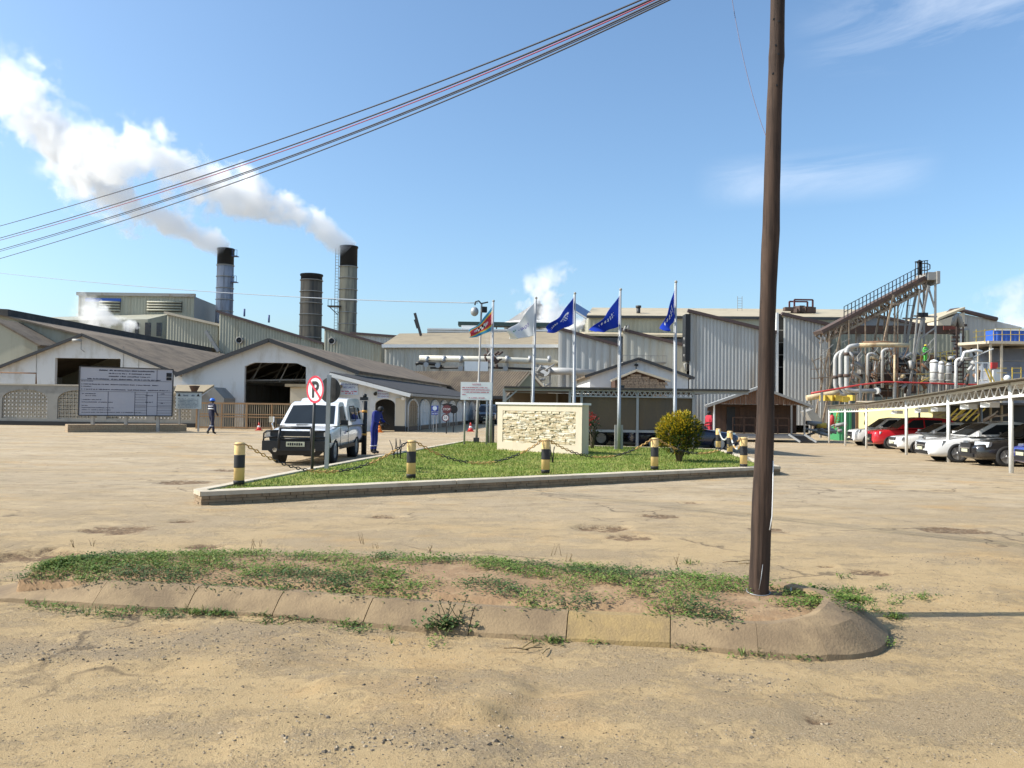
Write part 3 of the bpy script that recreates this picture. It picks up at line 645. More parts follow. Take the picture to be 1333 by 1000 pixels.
# ---- neighbouring white gabled shed
Y = 58.0; vec = V((4.2, 42, 0)); A, B, C = at(-16,486,Y), at(110,437,Y), at(238,489,Y)
root = thing('store_shed', 'white gabled shed with a wide dark doorway, half hidden by the big billboard', 'shed', V((B.x, Y, 0)))
xl, xr, zt = at(72,466,Y).x, at(157,466,Y).x, at(72,466,Y).z
f = MB(); f.prism([g_(A.x,0), g_(xl,0), g_(xl,rake(xl)), g_(A.x,A.z)], t); f.prism([g_(xr,0), g_(C.x,0), g_(C.x,C.z), g_(xr,rake(xr))], t)
f.prism([g_(xl,zt), g_(xr,zt), g_(xr,rake(xr)), g_(B.x,B.z), g_(xl,rake(xl))], t)
for p, s in ((A,.15),(C,-.15)): f.prism([V((p.x+s, Y+.301, 0)), V((p.x, Y+.301, 0)), V((p.x, Y+.301, p.z-.02)), V((p.x+s, Y+.301, p.z-.02))], vec*.9)
f.build('wall', M['white_wall'], root)
f = MB(); roofslab(f, B, A, vec); roofslab(f, B, C, vec); f.build('roof', M['roof_brown'], root)
f = MB()
for p, q in ((B, A), (B, C)): d = (q-p).normalized(); f.bar(p+V((0,-.38,.03)), q+d*.35+V((0,-.38,.03)), .06, .2)
f.build('barge_board', M['dark'], root)
f = MB(); xx = at(106,446,Y); f.tube([xx+V((-.3,-.6,.1)), xx+V((.3,-.6,.1))], .12, 10); f.tube([xx+V((0,-.1,.2)), xx+V((0,-.6,.15))], .04, 6); f.tube([xx+V((.1,-.2,.1)), xx+V((.1,-.2,-.5)), xx+V((.35,-.2,-.7))], .03, 6); f.build('floodlight', M['steel_grey'], root)
for px, py in ((48,459),(161,459),(181,464)): f = MB(); p = at(px,py,Y); f.bar(p+V((0,-.02,.5)), p+V((0,-.02,-1.6)), .02); f.build('panel_joint', M['wall_grey'], root)
# ---- long dark-ridged shed behind
Y = 66.0; vec = V((.9, 62, 0)); B = at(0,411,Y); A = B+V((-16,0,-3.4)); C = B+V((13,0,-3.0))
root = thing('long_shed', 'long brown roofed shed with a dark ridge band, behind the store shed', 'shed', V((B.x, Y, 0)))
f = MB(); f.prism([zline(A,0), zline(C,0), C, B, A], vec); f.build('wall', M['sage'], root)
f = MB(); roofslab(f, B, A, vec); roofslab(f, B, C, vec); f.build('roof', M['roof_brown'], root)
f = MB(); f.hexa([B+V((-.3,-.4,.1)), B+V((.9,-.4,-.1)), B+vec+V((.9,0,-.1)), B+vec+V((-.3,0,.1)), B+V((-.3,-.4,.55)), B+V((.9,-.4,.5)), B+vec+V((.9,0,.5)), B+vec+V((-.3,0,.55))]); f.build('ridge_band', M['roof_dark'], root)
Y = 63.0; B = at(-8,417,Y); C = at(49,449,Y); A = at(-80,452,Y); vec = V((.5, 7, 0))
root = thing('sage_annex', 'pale green gabled end wall standing out of the long brown shed', 'annex', V((B.x, Y, 0)))
f = MB(); f.prism([zline(A,0), zline(C,0), C, B, A], (0,5,0)); f.build('wall', M['sage'], root); f = MB(); roofslab(f, B, C, vec, over=.2); roofslab(f, B, A, vec, over=.2); f.build('roof', M['roof_brown'], root)
# ---- security office: lean-to with arches
Y = 47.5; vec = V((3.4, 33, 0)); L0, R0 = at(439,490,Y), at(528,514.5,Y); Lx = at(384,500,Y)
root = thing('security_office', 'white lean-to security office with arched openings under a black roof', 'office', V((R0.x, Y, 0)))
ax0, ax1 = at(488,540,Y).x, at(514,540,Y).x; top = at(500,519.5,Y).z; spr = at(500,527,Y).z
def fz(x): return L0.z+(R0.z-L0.z)*(x-L0.x)/(R0.x-L0.x) if x > L0.x else L0.z
arc = [V((ax0,Y,spr))]+[V(((ax0+ax1)/2-(ax1-ax0)/2*math.cos(math.pi*k/10), Y, spr+(top-spr)*math.sin(math.pi*k/10))) for k in range(1,10)]+[V((ax1,Y,spr))]
f = MB(); t = V((0,.25,0)); lx = at(440,530,Y).x
f.prism([V((lx,Y,0)), V((ax0,Y,0)), V((ax0,Y,fz(ax0))), V((lx,Y,L0.z))], t); f.prism([V((ax1,Y,0)), V((R0.x,Y,0)), V((R0.x,Y,R0.z)), V((ax1,Y,fz(ax1)))], t)
f.prism(arc+[V((ax1,Y,fz(ax1))), V((ax0,Y,fz(ax0)))], t); f.build('wall', M['white_wall'], root)
f = MB(); f.prism([V((ax0-.3,Y+2.2,0)), V((ax1+.3,Y+2.2,0)), V((ax1+.3,Y+2.2,2.3)), V((ax0-.3,Y+2.2,2.9))], (0,.1,0)); f.build('dark_backing', M['black'], root)  # black sheet set back to make the arch opening dark
# side wall with blind arches
q = V((R0.x, Y+.25, 0)); sv = vec.normalized(); L = vec.length*.93; nrm = V((sv.y, -sv.x, 0))
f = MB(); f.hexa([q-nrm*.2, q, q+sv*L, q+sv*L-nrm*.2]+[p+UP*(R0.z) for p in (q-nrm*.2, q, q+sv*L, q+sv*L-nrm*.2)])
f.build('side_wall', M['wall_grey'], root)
nb = 9; bw = L/nb
fr = MB()
for i in range(nb):
    c0 = q+sv*(i*bw); hw = bw*.40; ctr = c0+sv*bw*.5; sp = 1.45
    pts = [ctr-sv*hw, ctr-sv*hw+UP*sp]+[ctr-sv*hw*math.cos(math.pi*k/8)+UP*(sp+.5*math.sin(math.pi*k/8)) for k in range(1,8)]+[ctr+sv*hw+UP*sp, ctr+sv*hw]
    fr.tube([p+nrm*.03 for p in pts], .075, 4)
    a = MB(); a.prism([p+nrm*.012 for p in pts], nrm*.02)
    for z in (.35,.75,1.15,1.5): a.bar(ctr-sv*hw+UP*z+nrm*.05, ctr+sv*hw+UP*z+nrm*.05, .04, .05)
    for u in (-.35,.1,.5): a.bar(ctr+sv*hw*u+nrm*.045, ctr+sv*hw*u+UP*1.8+nrm*.045, .03, .03)
    a.build('arch_panel', M['white_wall'] if i else M['brick'], root)
fr.build('arch_trim', M['white_wall'], root)
f = MB(); f.bar(q+nrm*.02+UP*.14, q+sv*L+nrm*.02+UP*.14, .10, .28); f.build('plinth', M['black'], root)
f = MB(); p = at(521,540,Y); f.box((p.x, Y-.03, 1.0), (.55,.14,2.0)); f.build('corner_pillar', M['cream_wall'], root); f = MB(); f.box((p.x, Y-.03, .17), (.62,.2,.34)); f.build('pillar_base', M['black'], root)
f = MB(); e = at(462,484,52)+V((-.6,-4.6,-.25)); f0 = [L0+V((-.35,-.5,.1)), R0+V((.35,-.5,.0))]
f.hexa([f0[0], f0[1], f0[1]+vec, f0[0]+vec]+[p+UP*.12 for p in (f0[0], f0[1], f0[1]+vec, f0[0]+vec)])
a0, a1 = f0[0]+UP*.13, f0[1]+UP*.13; f.corr(a0+vec, a0, a1, a1+vec, pitch=.35, amp=.03); f.build('roof', M['roof_dark'], root)
f = MB(); f.bar(f0[0]+V((0,-.03,-.02)), f0[1]+V((0,-.03,-.02)), .05, .22); f.build('fascia', M['white_paint'], root)
f = MB(); f.bar(f0[1]+V((.06,0,.02)), f0[1]+vec+V((.06,0,.02)), .12, .16); f.build('gutter', M['steel_grey'], root)
f = MB(); p = at(440,502,Y); pp = [at(384,505,Y), at(440,503,Y)]; f.hexa([V((pp[0].x,Y-1.0,0)), V((lx,Y-1.0,0)), V((lx,Y+.2,0)), V((pp[0].x,Y+.2,0)), V((pp[0].x,Y-1.0,pp[0].z)), V((lx,Y-1.0,pp[1].z)), V((lx,Y+.2,pp[1].z)), V((pp[0].x,Y+.2,pp[0].z))]); f.build('porch_wall', M['cream_wall'], root)
f = MB(); f.box(((pp[0].x+lx)/2, Y-.5, pp[0].z+.12), (lx-pp[0].x+.5, 1.5, .16)); f.build('porch_roof', M['roof_tan'], root)
for px, py in ((525,518),(489,512)): f = MB(); p = at(px,py,Y-.1); f.tube([p+V((0,.1,.05)), p, p+V((0,-.15,-.05))], [.05,.07,.11], 8); f.build('wall_lamp', M['white_paint'] if px > 500 else M['black'], root)
# ---- brown roofed block beyond the driveway
Y = 84.0; root = thing('gabled_store', 'low store with a brown roof and grey-green gable facing the driveway', 'store', at(640,545,Y))
A, B, C = at(655,520,Y), at(686,484,Y), at(718,520,Y); vec = V((-14, 4, 0))
f = MB(); f.prism([zline(A,0), zline(C,0), C, B, A], V((-13.5,3.9,0))); f.build('wall', M['sage_dark'] if False else mat('grey_green_wall', (.17,.18,.13), .8, 0, .1, .5), root)
f = MB(); roofslab(f, B, A, vec, over=.3); roofslab(f, B, C, vec, over=.3); f.build('roof', M['roof_brown'], root)
f = MB(); d = V((.35,-.1,0)); f.bar(B+d, A+d, .08, .2); f.bar(B+d, C+d, .08, .2); f.build('barge_board', M['cream_wall'], root)
# dark covered passage with things in it, end of the driveway
p = at(622,555,82); root = thing('covered_passage', 'dark covered passage at the end of the driveway with brown side wall', 'passage', V((p.x,82,0)))
f = MB(); xl, xr = at(596,540,82).x, at(668,540,82).x
f.box(((xl+xr)/2, 86, at(620,517,82).z), (xr-xl+1, 9, .3)); f.build('roof', M['roof_dark'], root)
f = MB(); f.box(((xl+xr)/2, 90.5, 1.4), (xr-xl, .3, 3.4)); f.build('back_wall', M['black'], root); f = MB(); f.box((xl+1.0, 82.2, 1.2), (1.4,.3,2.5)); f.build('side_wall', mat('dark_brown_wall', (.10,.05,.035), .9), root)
for x in (xl+2.2, xl+3.2, xr-.4): f = MB(); f.bar((x,81.8,0),(x,81.8,2.6), .12); f.build('post', M['steel_grey'], root)
# ---- breeze block wall and base
Y = 50.0; root = thing('breeze_block_wall', 'long grey wall with arched panels of pierced breeze blocks', 'wall', at(120,553,Y))
f = MB(); xs_ = [at(x,530,Y).x for x in (-60,258)]; zt = at(60,502,Y).z; z0 = .35
arches = [(4,63),(76,128),(140,192),(203,250)]
pier = []; prev = xs_[0]; f = MB()
for a, b in arches:
    xa, xb = at(a,530,Y).x, at(b,530,Y).x; f.box(((prev+xa)/2, Y, zt/2), (xa-prev, .24, zt)); 
    n = 12; r = (xb-xa)/2; zs = zt-.85
    f.prism([V((xa,Y-.12,zs))]+[V(((xa+xb)/2-r*math.cos(math.pi*k/n), Y-.12, zs+.58*math.sin(math.pi*k/n))) for k in range(1,n)]+[V((xb,Y-.12,zs)), V((xb,Y-.12,zt)), V((xa,Y-.12,zt))], (0,.24,0)); prev = xb
    f.box(((xa+xb)/2, Y, .22), (xb-xa, .24, .44))
f.box(((prev+xs_[1])/2, Y, zt/2), (xs_[1]-prev, .24, zt)); f.build('wall', M['wall_grey'], root)
f = MB(); f.box(((xs_[0]+xs_[1])/2, Y, zt+.04), (xs_[1]-xs_[0], .34, .09)); f.build('coping', M['block'], root)
for a, b in arches:
    xa, xb = at(a,530,Y).x, at(b,530,Y).x; s = .235; nxx = max(1, round((xb-xa)/s)); s = (xb-xa)/nxx; f = MB()
    for i in range(nxx):
        for j in range(9):
            x, z = xa+s*(i+.5), .45+s*(j+.5)
            if z > zs+.58*math.sqrt(max(0, 1-((x-(xa+xb)/2)/((xb-xa)/2))**2))+.1: continue
            h = s/2
            for sx, sz in ((1,1),(-1,1),(1,-1),(-1,-1)): f.bar((x+sx*h, Y, z), (x, Y, z+sz*h), .09, .055)
            f.bar((x-h,Y,z-h),(x+h,Y,z-h), .085, .03); f.bar((x-h,Y,z-h),(x-h,Y,z+h), .085, .03)
    f.build('pierced_panel', M['block'], root)
f = MB(); f.box(((xs_[0]+xs_[1])/2-.1, Y-.16, .13), (xs_[1]-xs_[0], .1, .26)); f.build('plinth', M['black'], root)
f = MB(); f.tube([at(0,485,Y+.4), at(47,486,Y+.4), at(47,501,Y+.4)], .05, 6); f.build('rail_pipe', M['rust'], root)
# ---- small kiosk behind the boards
Y = 48.5; root = thing('guard_kiosk', 'small guard kiosk with a tan roof between the info board and gate', 'kiosk', at(258,560,Y))
A, B, C = at(222,512,Y), at(278,502,Y), at(302,525,Y); f = MB(); xr = at(291,530,Y).x; xl = at(256,530,Y).x
f.prism([V((xl,Y,0)), V((xr,Y,0)), V((xr,Y,C.z+.3)), V((at(278,502,Y).x,Y,B.z-.1)), V((xl,Y,B.z-.9))], (0,2,0)); f.build('wall', M['wall_grey'], root)
f = MB(); p0, p1, p2, p3 = at(226,512,Y-.3), at(262,512,Y-.3), at(279,501,Y+1.5), at(230,501,Y+1.5); f.hexa([p0-UP*.12, p1-UP*.12, p2-UP*.12, p3-UP*.12, p0, p1, p2, p3]); f.build('roof', M['roof_tan'], root)
f = MB(); p = at(253,503,Y-.4); f.lathe([(.1,-.32),(.16,-.3),(.3,0),(.32,.03),(0,.05)], p, 14); f.build('lamp', M['rust_dark'], root)
# ---- gate
Y = 46.5; x0, x1 = at(256,545,Y).x, at(386,545,Y).x; zt = at(320,525.5,Y).z; zm1, zm2 = at(320,539.5,Y).z, at(320,543,Y).z
root = thing('sliding_gate', 'long tan steel bar gate across the vehicle opening', 'gate', V(((x0+x1)/2, Y, 0)))
f = MB()
for z, h in ((zt,.1),(zm1,.06),(zm2,.06),(.14,.1)): f.bar((x0,Y,z),(x1,Y,z), .06, h)
for i in range(5): x = x0+(x1-x0)*i/4; f.bar((x,Y,.05),(x,Y,zt), .08, .08)
f.build('frame', M['gate'], root)
f = MB(); nbar = 46
for i in range(nbar): x = x0+(x1-x0)*(i+.5)/nbar; f.bar((x,Y,.14),(x,Y,zt), .032, .032)
f.build('bars', M['gatebar'], root)
# ---- chimneys
def stack(name, label, Y, px0, px1, ytop, ybot, lean, sm, band_px, extra=None, taper=1.06):
    pb = at((px0+px1)/2-lean, ybot, Y); pt = at((px0+px1)/2, ytop, Y); base = V((pt.x, Y, 0)); r = (px1-px0)/2*Y/F; H = pt.z
    root = thing(name, label, 'chimney', base, 'factory chimneys'); zb = H-band_px*Y/F
    f = MB(); f.lathe([(r*taper*1.02, 0), (r*taper, H*.35), (r, zb)], base, 28); f.build('shaft', sm, root)
    f = MB(); f.lathe([(r*1.004, zb), (r*1.0, H-.25), (r*1.07, H-.24), (r*1.07, H), (r*.9, H), (r*.88, H-3)], base, 28); f.build('crown', M['soot'], root)
    z = zb; step = 15*Y/F
    while z > 6: f = MB(); f.lathe([(r*1.06, z-.06), (r*1.09, z-.05), (r*1.09, z+.05), (r*1.06, z+.06)], base, 28); z -= step; f.build('ring', M['steel_grey'], root)
    return root, base, r, H
CH1 = stack('chimney', 'slim blue-grey chimney with a black top, smoking, beside the sage block', 135, 283.5, 304.5, 324, 410, 2, M['ch_blue'], 22)
root, base, r, H = CH1
for dz in (10, 44):
    f = MB(); z = H-dz*135/F; f.box(base+V((r+.35,-.2,z)), (.9,1.2,.1)); 
    for x in (.0,.42,.8): f.bar(base+V((r+x,-.75,z)), base+V((r+x,-.75,z+1.0)), .06)
    f.bar(base+V((r,-.75,z+1)), base+V((r+.8,-.75,z+1)), .06); f.build('platform', M['blue_dark'], root)
CH2 = stack('chimney', 'short fat sooty chimney without smoke, between the two smoking ones', 125, 392, 419.5, 357.5, 436, 2, M['ch_rust'], 8)
CH3 = stack('chimney', 'tallest stained tan chimney with a ladder, smoking', 125, 443, 465.5, 321, 434, 2, M['ch_tan'], 27)
root, base, r, H = CH3; f = MB(); a = V((-r-.35,-.5,0))
for s in (-.25,.25): f.bar(base+a+V((s,0,12)), base+a+V((s,0,H-.4)), .07)
z = 12
while z < H-1: f.bar(base+a+V((-.25,0,z)), base+a+V((.25,0,z)), .06); z += .45
f.build('ladder', M['steel_grey'], root)
f = MB(); z = at(440,400,125).z; f.box(base+V((-r-.5,-.8,z)), (2.0,1.6,.15)); f.bar(base+V((-r-1.4,-.8,z)), base+V((-r,-.8,z-1.3)), .12)
for x in (-1.4,-.9,-.4): f.bar(base+V((-r+x,-1.5,z)), base+V((-r+x,-1.5,z+1.0)), .06)
f.bar(base+V((-r-1.4,-1.5,z+1)), base+V((-r-.2,-1.5,z+1)), .06); f.build('platform', M['dark'], root)
# ---- left sage block with louvres
Y = 128.0; root = thing('boiler_house', 'tall sage-green block with two louvre banks and a blue parapet strip', 'factory', at(178,560,Y))
f = MB(); a, b = at(100,470,Y), at(251,470,Y); zt = at(251,386,Y).z; dp = 17
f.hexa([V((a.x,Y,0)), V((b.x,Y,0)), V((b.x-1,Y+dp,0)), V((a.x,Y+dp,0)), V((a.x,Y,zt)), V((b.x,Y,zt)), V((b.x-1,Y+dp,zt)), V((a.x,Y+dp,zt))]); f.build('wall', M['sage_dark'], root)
f = MB(); f.corr(V((a.x,Y-.03,8)), V((b.x,Y-.03,8)), V((b.x,Y-.03,zt)), V((a.x,Y-.03,zt)), .5, .05); f.build('cladding', M['sage'], root)
f = MB(); f.box(((a.x+b.x)/2, Y-.15, zt+.15), (b.x-a.x+.4, .5, .5)); f.build('parapet', M['steel_grey'], root)
f = MB(); p, q = at(112,388,Y), at(158,392,Y); f.box(((p.x+q.x)/2, Y-.14, (p.z+q.z)/2-.1), (q.x-p.x, .2, .55)); f.build('blue_panel', M['blue'], root)
for xa, xb in ((131,157),(193,237)):
    f = MB(); p, q = at(xa,392,Y), at(xb,406.5,Y)
    for i in range(4): z = p.z+(q.z-p.z)*(i+.4)/4; f.tube([(p.x,Y-.35,z),(q.x,Y-.35,z)], .15, 8)
    f.build('louvre', M['sage'], root)
    f = MB(); f.box(((p.x+q.x)/2, Y-.12, (p.z+q.z)/2), (q.x-p.x, .1, p.z-q.z)); f.build('louvre_recess', M['dark'], root)
for xa, xb in ((258,261),(265,269)):
    pass
f = MB(); p = at(240,414,Y-6); q = at(62,418,Y-6); r_ = at(135,411,Y-6)
f.hexa([V((at(66,420,Y).x,Y-8,0)), V((at(222,420,Y).x,Y-8,0)), V((at(222,420,Y).x,Y-.2,0)), V((at(66,420,Y).x,Y-.2,0)), V((at(66,420,Y).x,Y-8,at(66,418,Y-8).z)), V((at(222,420,Y).x,Y-8,at(222,416,Y-8).z)), V((at(222,420,Y).x,Y-.2,at(222,409,Y).z)), V((at(66,420,Y).x,Y-.2,at(66,413,Y).z))]); f.build('lower_wing', M['sage'], root)
for xa, xb in ((163,168),(176,180),(189,196),(204,210.5)):
    f = MB(); p, q = at(xa,420,Y-8.1), at(xb,438,Y-8.1); f.box(((p.x+q.x)/2, Y-8.06, (p.z+q.z)/2), (q.x-p.x, .16, p.z-q.z)); f.build('window', M['win_dark'], root)
# ---- saw-tooth sage sheds
def bay(name, label, Y, pts, depth, m, trim, group='saw-tooth factory sheds', zb=0, pitch=.4, amp=.05, roofm=None, fan=None, skew=None):
    """front wall polygon with a sloping top (left-top, right-top px), run back by depth"""
    (xl, yl), (xr, yr) = pts; a, b = at(xl,yl,Y), at(xr,yr,Y); root = thing(name, label, 'factory', V(((a.x+b.x)/2, Y, 0)), group)
    v = V(((depth*max(0,a.x+b.x)*.5/Y) if skew is None else skew, depth, 0)); f = MB(); f.hexa([V((a.x,Y,zb)), V((b.x,Y,zb)), V((b.x,Y,zb))+v, V((a.x,Y,zb))+v, a, b, b+v, a+v]); f.build('wall', m, root)
    f = MB(); f.corr(V((a.x,Y-.04,zb)), V((b.x,Y-.04,zb)), b+V((0,-.04,0)), a+V((0,-.04,0)), pitch, amp); f.build('cladding', m, root)
    d = (b-a).normalized(); f = MB(); f.bar(a-d*.3+V((0,-.2,.12)), b+d*.3+V((0,-.2,.12)), .5, .32); f.build('verge_trim', trim, root)
    f = MB(); n = d.cross(V((0,1,0))); n = -n if n.z < 0 else n; f.hexa([p+n*.05 for p in (a-d*.2, b+d*.3, b+d*.3+v, a-d*.2+v)]+[p+n*.22 for p in (a-d*.2, b+d*.3, b+d*.3+v, a-d*.2+v)]); f.build('roof', roofm or M['roof_cream'], root)
    if fan:
        f = MB(); p = at(fan[0], fan[1], Y-.1); Mx = Matrix.Rotation(R(90), 3, 'X'); r = 4.6*Y/F
        f.lathe([(r*.55,-.1),(r*.8,.3),(r,.3),(r,-.2)], p+V((0,-.3,0)), 18, Mx); f.build('fan_cowl', M['steel_grey'], root); f = MB(); f.lathe([(r*.8,.0),(r*.8,.2),(0,.2)], p+V((0,-.3,0)), 18, Mx); f.build('fan_grille', M['black'], root)
    return root, a, b
bay('sawtooth_shed', 'sage sheet wall with a short sloping roof edge, beside the louvred block', 110, ((218,409),(284.5,424)), 12, M['sage'], M['cream_wall'])
f = bay('sawtooth_shed', 'largest sage sheet wall sloping down towards the fat chimney, with a round fan', 109, ((286,407.5),(421,448.5)), 24, M['sage'], M['trim_brown'], fan=(313,443.5))
rt, a_, b_ = f; f = MB(); f.bar(at(268,431,108.6), at(285,458,108.6), .5, .4); f.build('downpipe', M['steel_grey'], rt)
for px, py in ((318,408),(350,416)): f = MB(); p = at(px,py+4,116); f.tube([p, p+V((0,0,1.1))], .14, 8); f.build('roof_vent', M['blue_dark'], rt)
bay('sawtooth_shed', 'grey-green saw-tooth wall with a maroon edge and round fan, below the tallest chimney', 108, ((422.5,428),(496,449)), 14, M['sage'], M['trim_brown'], fan=(433,444.5))
bay('flat_shed', 'flat-topped grey shed behind the saw-tooth wall with maroon edge', 121, ((459,435),(528,440)), 12, M['zinc'], M['trim_brown'])
# ---------------------------------------------------------------- middle factory
Y = 100.0; a, b = at(501,452,Y), at(728,452,Y); r0 = at(520,436.5,Y+14); r1 = at(730,434,Y+14)
root = thing('mill_building', 'long grey mill wall with a tan roof and white gutter, behind the cream pipeline', 'factory', V(((a.x+b.x)/2, Y, 0)))
f = MB(); f.hexa([V((a.x,Y,0)), V((b.x,Y,0)), V((b.x,Y+14,0)), V((a.x,Y+14,0)), a, b, V((b.x,Y+14,b.z)), V((a.x,Y+14,a.z))]); f.build('wall', M['zinc'], root)
f = MB(); f.corr(V((a.x,Y-.04,0)), V((b.x,Y-.04,0)), b+V((0,-.04,0)), a+V((0,-.04,0)), .5, .05); f.build('cladding', M['zinc_rust'], root)
f = MB(); f.hexa([a+V((-.3,-.3,0)), b+V((0,-.3,0)), r1, r0, a+V((-.3,-.3,.25)), b+V((0,-.3,.25)), r1+UP*.25, r0+UP*.25]); f.build('roof', M['roof_tan'], root)
f = MB(); f.bar(a+V((-.3,-.45,.1)), b+V((0,-.45,.1)), .35, .4); f.build('gutter', M['white_paint'], root)
f = MB(); p, q = at(556,437,Y+15), at(728,430.5,Y+15); f.box(((p.x+q.x)/2, Y+16, (p.z+q.z)/2), (q.x-p.x, 2, q.z-p.z+.2)); f.build('roof_monitor', M['white_paint'], root)
f = MB()
for i in range(3): z = p.z+(q.z-p.z)*(i+.5)/3; f.bar((p.x,Y+14.9,z),(q.x,Y+14.9,z), .1, .1)
f.build('monitor_slats', M['steel_grey'], root)
for x in (548,): f = MB(); p = at(x,437,Y+10); f.bar(p, p+V((-.9 if x < 560 else 0,0,3.1)), .35); f.bar(p+V((-.5,0,1)), p+V((-.9,0,2.2)), .25) if x < 560 else None; f.build('roof_mast', M['dark'], root)
# conical tank and gantry behind
Y = 128.0; root = thing('cone_tank', 'grey cone-roofed vessel wrapped in steam behind the white flag', 'tank', at(700,430,Y))
p = at(701,389,Y); q = at(655,418,Y); rad = p.x-q.x
f = MB(); f.lathe([(rad*.98, 0), (rad*.98, q.z-.3), (rad, q.z-.3)], V((p.x,Y+rad,0)), 28); f.build('shell', M['zinc'], root)
f = MB(); f.lathe([(rad*1.02, q.z-.3), (rad*1.02, q.z), (.5, p.z), (.5,p.z+.5), (0,p.z+.5)], V((p.x,Y+rad,0)), 28); f.build('cone_roof', mat('grey_cone', (.17,.17,.17), .6, 0, .15, .3, (.45,.43,.4), (.55,.65)), root)
f = MB(); f.torus(V((p.x,Y+rad,q.z)), rad*1.03, .22, Matrix.Identity(3), 32, 6); f.build('rim', M['white_paint'], root)
Y = 117.0; root = thing('pipe_gantry', 'dark green gantry deck with railing above the mill roof', 'gantry', at(650,424,Y))
p, q = at(597,420,Y), at(724,424,Y); f = MB(); f.box(((p.x+q.x)/2, Y, p.z-.25), (q.x-p.x, 2.5, .55)); f.build('deck', mat('dark_green_steel', (.03,.055,.05), .6), root); f = MB()
for i in range(9): x = p.x+(q.x-p.x)*(i+.5)/9; f.bar((x,Y,p.z-2.8),(x,Y,p.z-.5), .18)
f.build('stanchion', M['steel_grey'], root); f = MB(); f.box((p.x+2.0, Y-.5, p.z-1.2), (3,1.5,1.4)); f.build('tank_box', M['white_paint'], root)
Y = 120.0; root = thing('blue_chute', 'sloping blue conveyor chute running into the tan roofed long hall', 'chute', at(757,405,Y)); f = MB(); f.bar(at(742,396.5,Y), at(768,412.5,Y), 1.2, 1.1); f.build('casing', mat('pale_blue_steel', (.10,.19,.40), .5), root); f = MB(); f.bar(at(742,401,Y-.7), at(768,417,Y-.7), .15, .2); f.build('frame', M['white_paint'], root)
# pipelines
Y = 95.0; root = thing('cream_pipeline', 'fat cream pipeline carried along the mill wall', 'pipeline', at(630,470,Y))
f = MB(); f.tube([at(546,466.5,Y), at(640,468,Y), at(718,471.5,Y), at(728,474,Y+1)], .36, 12); f.build('pipe', M['pipe_tan'] if False else mat('cream_pipe', (.62,.58,.48), .55, 0, .1, .6, (.45,.33,.17), (.55,.75)), root)
f = MB()
for x in (556,578,600,660,690,715): p = at(x,468,Y-.1); f.tube([p+V((-.2,0,0)), p+V((.2,0,0))], .43, 12)
f.build('flange', M['steel'], root)
f = MB(); f.tube([at(541,474,Y-.4), at(546,472.5,Y-.4), at(566,474,Y-.4), at(575,478,Y-.4)], .22, 8); f.tube([at(560,479,Y-.4), at(640,478.5,Y-.4), at(700,481,Y-.4)], .14, 8); f.build('black_pipe', M['black'], root)
for x in (552,573,604,661,700):
    f = MB(); p = at(x,471,Y); f.bar(p, V((p.x,Y,0)), .22); f.build('support', M['steel_grey'], root)
for x, y in ((555,475),(570,476),(600,480),(658,480)): f = MB(); p = at(x,y,Y-.9); f.tube([p, p+V((0,-.5,0))], .3, 10); f.build('valve', M['steel'], root)
Y = 93.0; root = thing('grey_pipe', 'grey pipe with a round blanked end pointing at the driveway', 'pipeline', at(740,485,Y)); f = MB(); f.tube([at(711,483,Y), at(740,483.5,Y), at(775,486,Y)], .42, 14); f.build('pipe', M['pipe'], root); f = MB(); p = at(711,483,Y-.2); f.tube([p+V((-.15,-.3,0)), p+V((.1,.1,0))], .62, 16); f.build('end_flange', M['steel'], root)
f = MB(); 
for x in (716,735,760): p = at(x,486,Y); f.bar(p, V((p.x,Y,0)), .2)
f.build('support', M['steel_grey'], root)
root = thing('valve_cluster', 'knot of dark steaming pipework on the cream pipeline', 'pipework', at(642,470,92)); f = MB(); rn = random.Random(3)
for i in range(16): p = at(641+rn.uniform(-7,7), 467+rn.uniform(-7,8), 92+rn.uniform(-.5,.8)); f.tube([p, p+V((rn.uniform(-.8,.8),rn.uniform(-.3,.3),rn.uniform(-.8,.8)))], rn.uniform(.06,.2), 7)
f.build('pipework', M['rust_dark'], root); f = MB(); p = at(639,470,92); f.tube([p+V((-.4,-.3,.6)), p+V((0,-.3,1.1)), p+V((.5,-.3,.4)), p+V((.9,-.3,.6))], .1, 7); f.build('bent_pipe', M['pipe'], root)
root = thing('valve_cluster', 'tangle of grey pipes and valves beside the round blanked pipe end', 'pipework', at(703,485,91)); f = MB()
for i in range(22): p = at(703+rn.uniform(-10,8), 486+rn.uniform(-8,18), 91+rn.uniform(-.5,.8)); f.tube([p, p+V((rn.uniform(-1.2,1.2),rn.uniform(-.3,.3),rn.uniform(-.7,.7)))], rn.uniform(.05,.17), 7)
f.build('pipework', M['steel_grey'], root); f = MB(); p = at(620,477,91.5); f.box(p, (2.7,.5,1.1)); f.build('white_box', M['white_paint'], root)
# ---- grey saw-tooth bays in the middle
bay('sawtooth_shed', 'pale zinc saw-tooth wall between the third and fourth flags', 94, ((727,429),(805,451)), 22, M['zinc'], M['trim_brown'], pitch=.9, amp=.08)
rt, a_, b_ = bay('sawtooth_shed', 'yellow-stained zinc saw-tooth wall above the white gabled office', 93, ((811,431),(894,452)), 22, M['zinc_rust'], M['trim_brown'], pitch=.8, amp=.07)
f = MB(); f.tube([at(812,431,92.5), at(814,425,92.5), at(817.5,423.5,92.5), at(818,430,92.5)], .12, 6); f.build('vent_pipe', M['steel_grey'], rt)
f = MB(); z0_, z1_ = at(840,471,90).z, at(840,463,90).z
for i in range(12): x = at(811+57*i/11,466,90).x; f.bar((x,90,z0_),(x,90,z1_), .06)
for z in (z0_, z1_): f.bar((at(811,466,90).x,90,z),(at(868,466,90).x,90,z), .07)
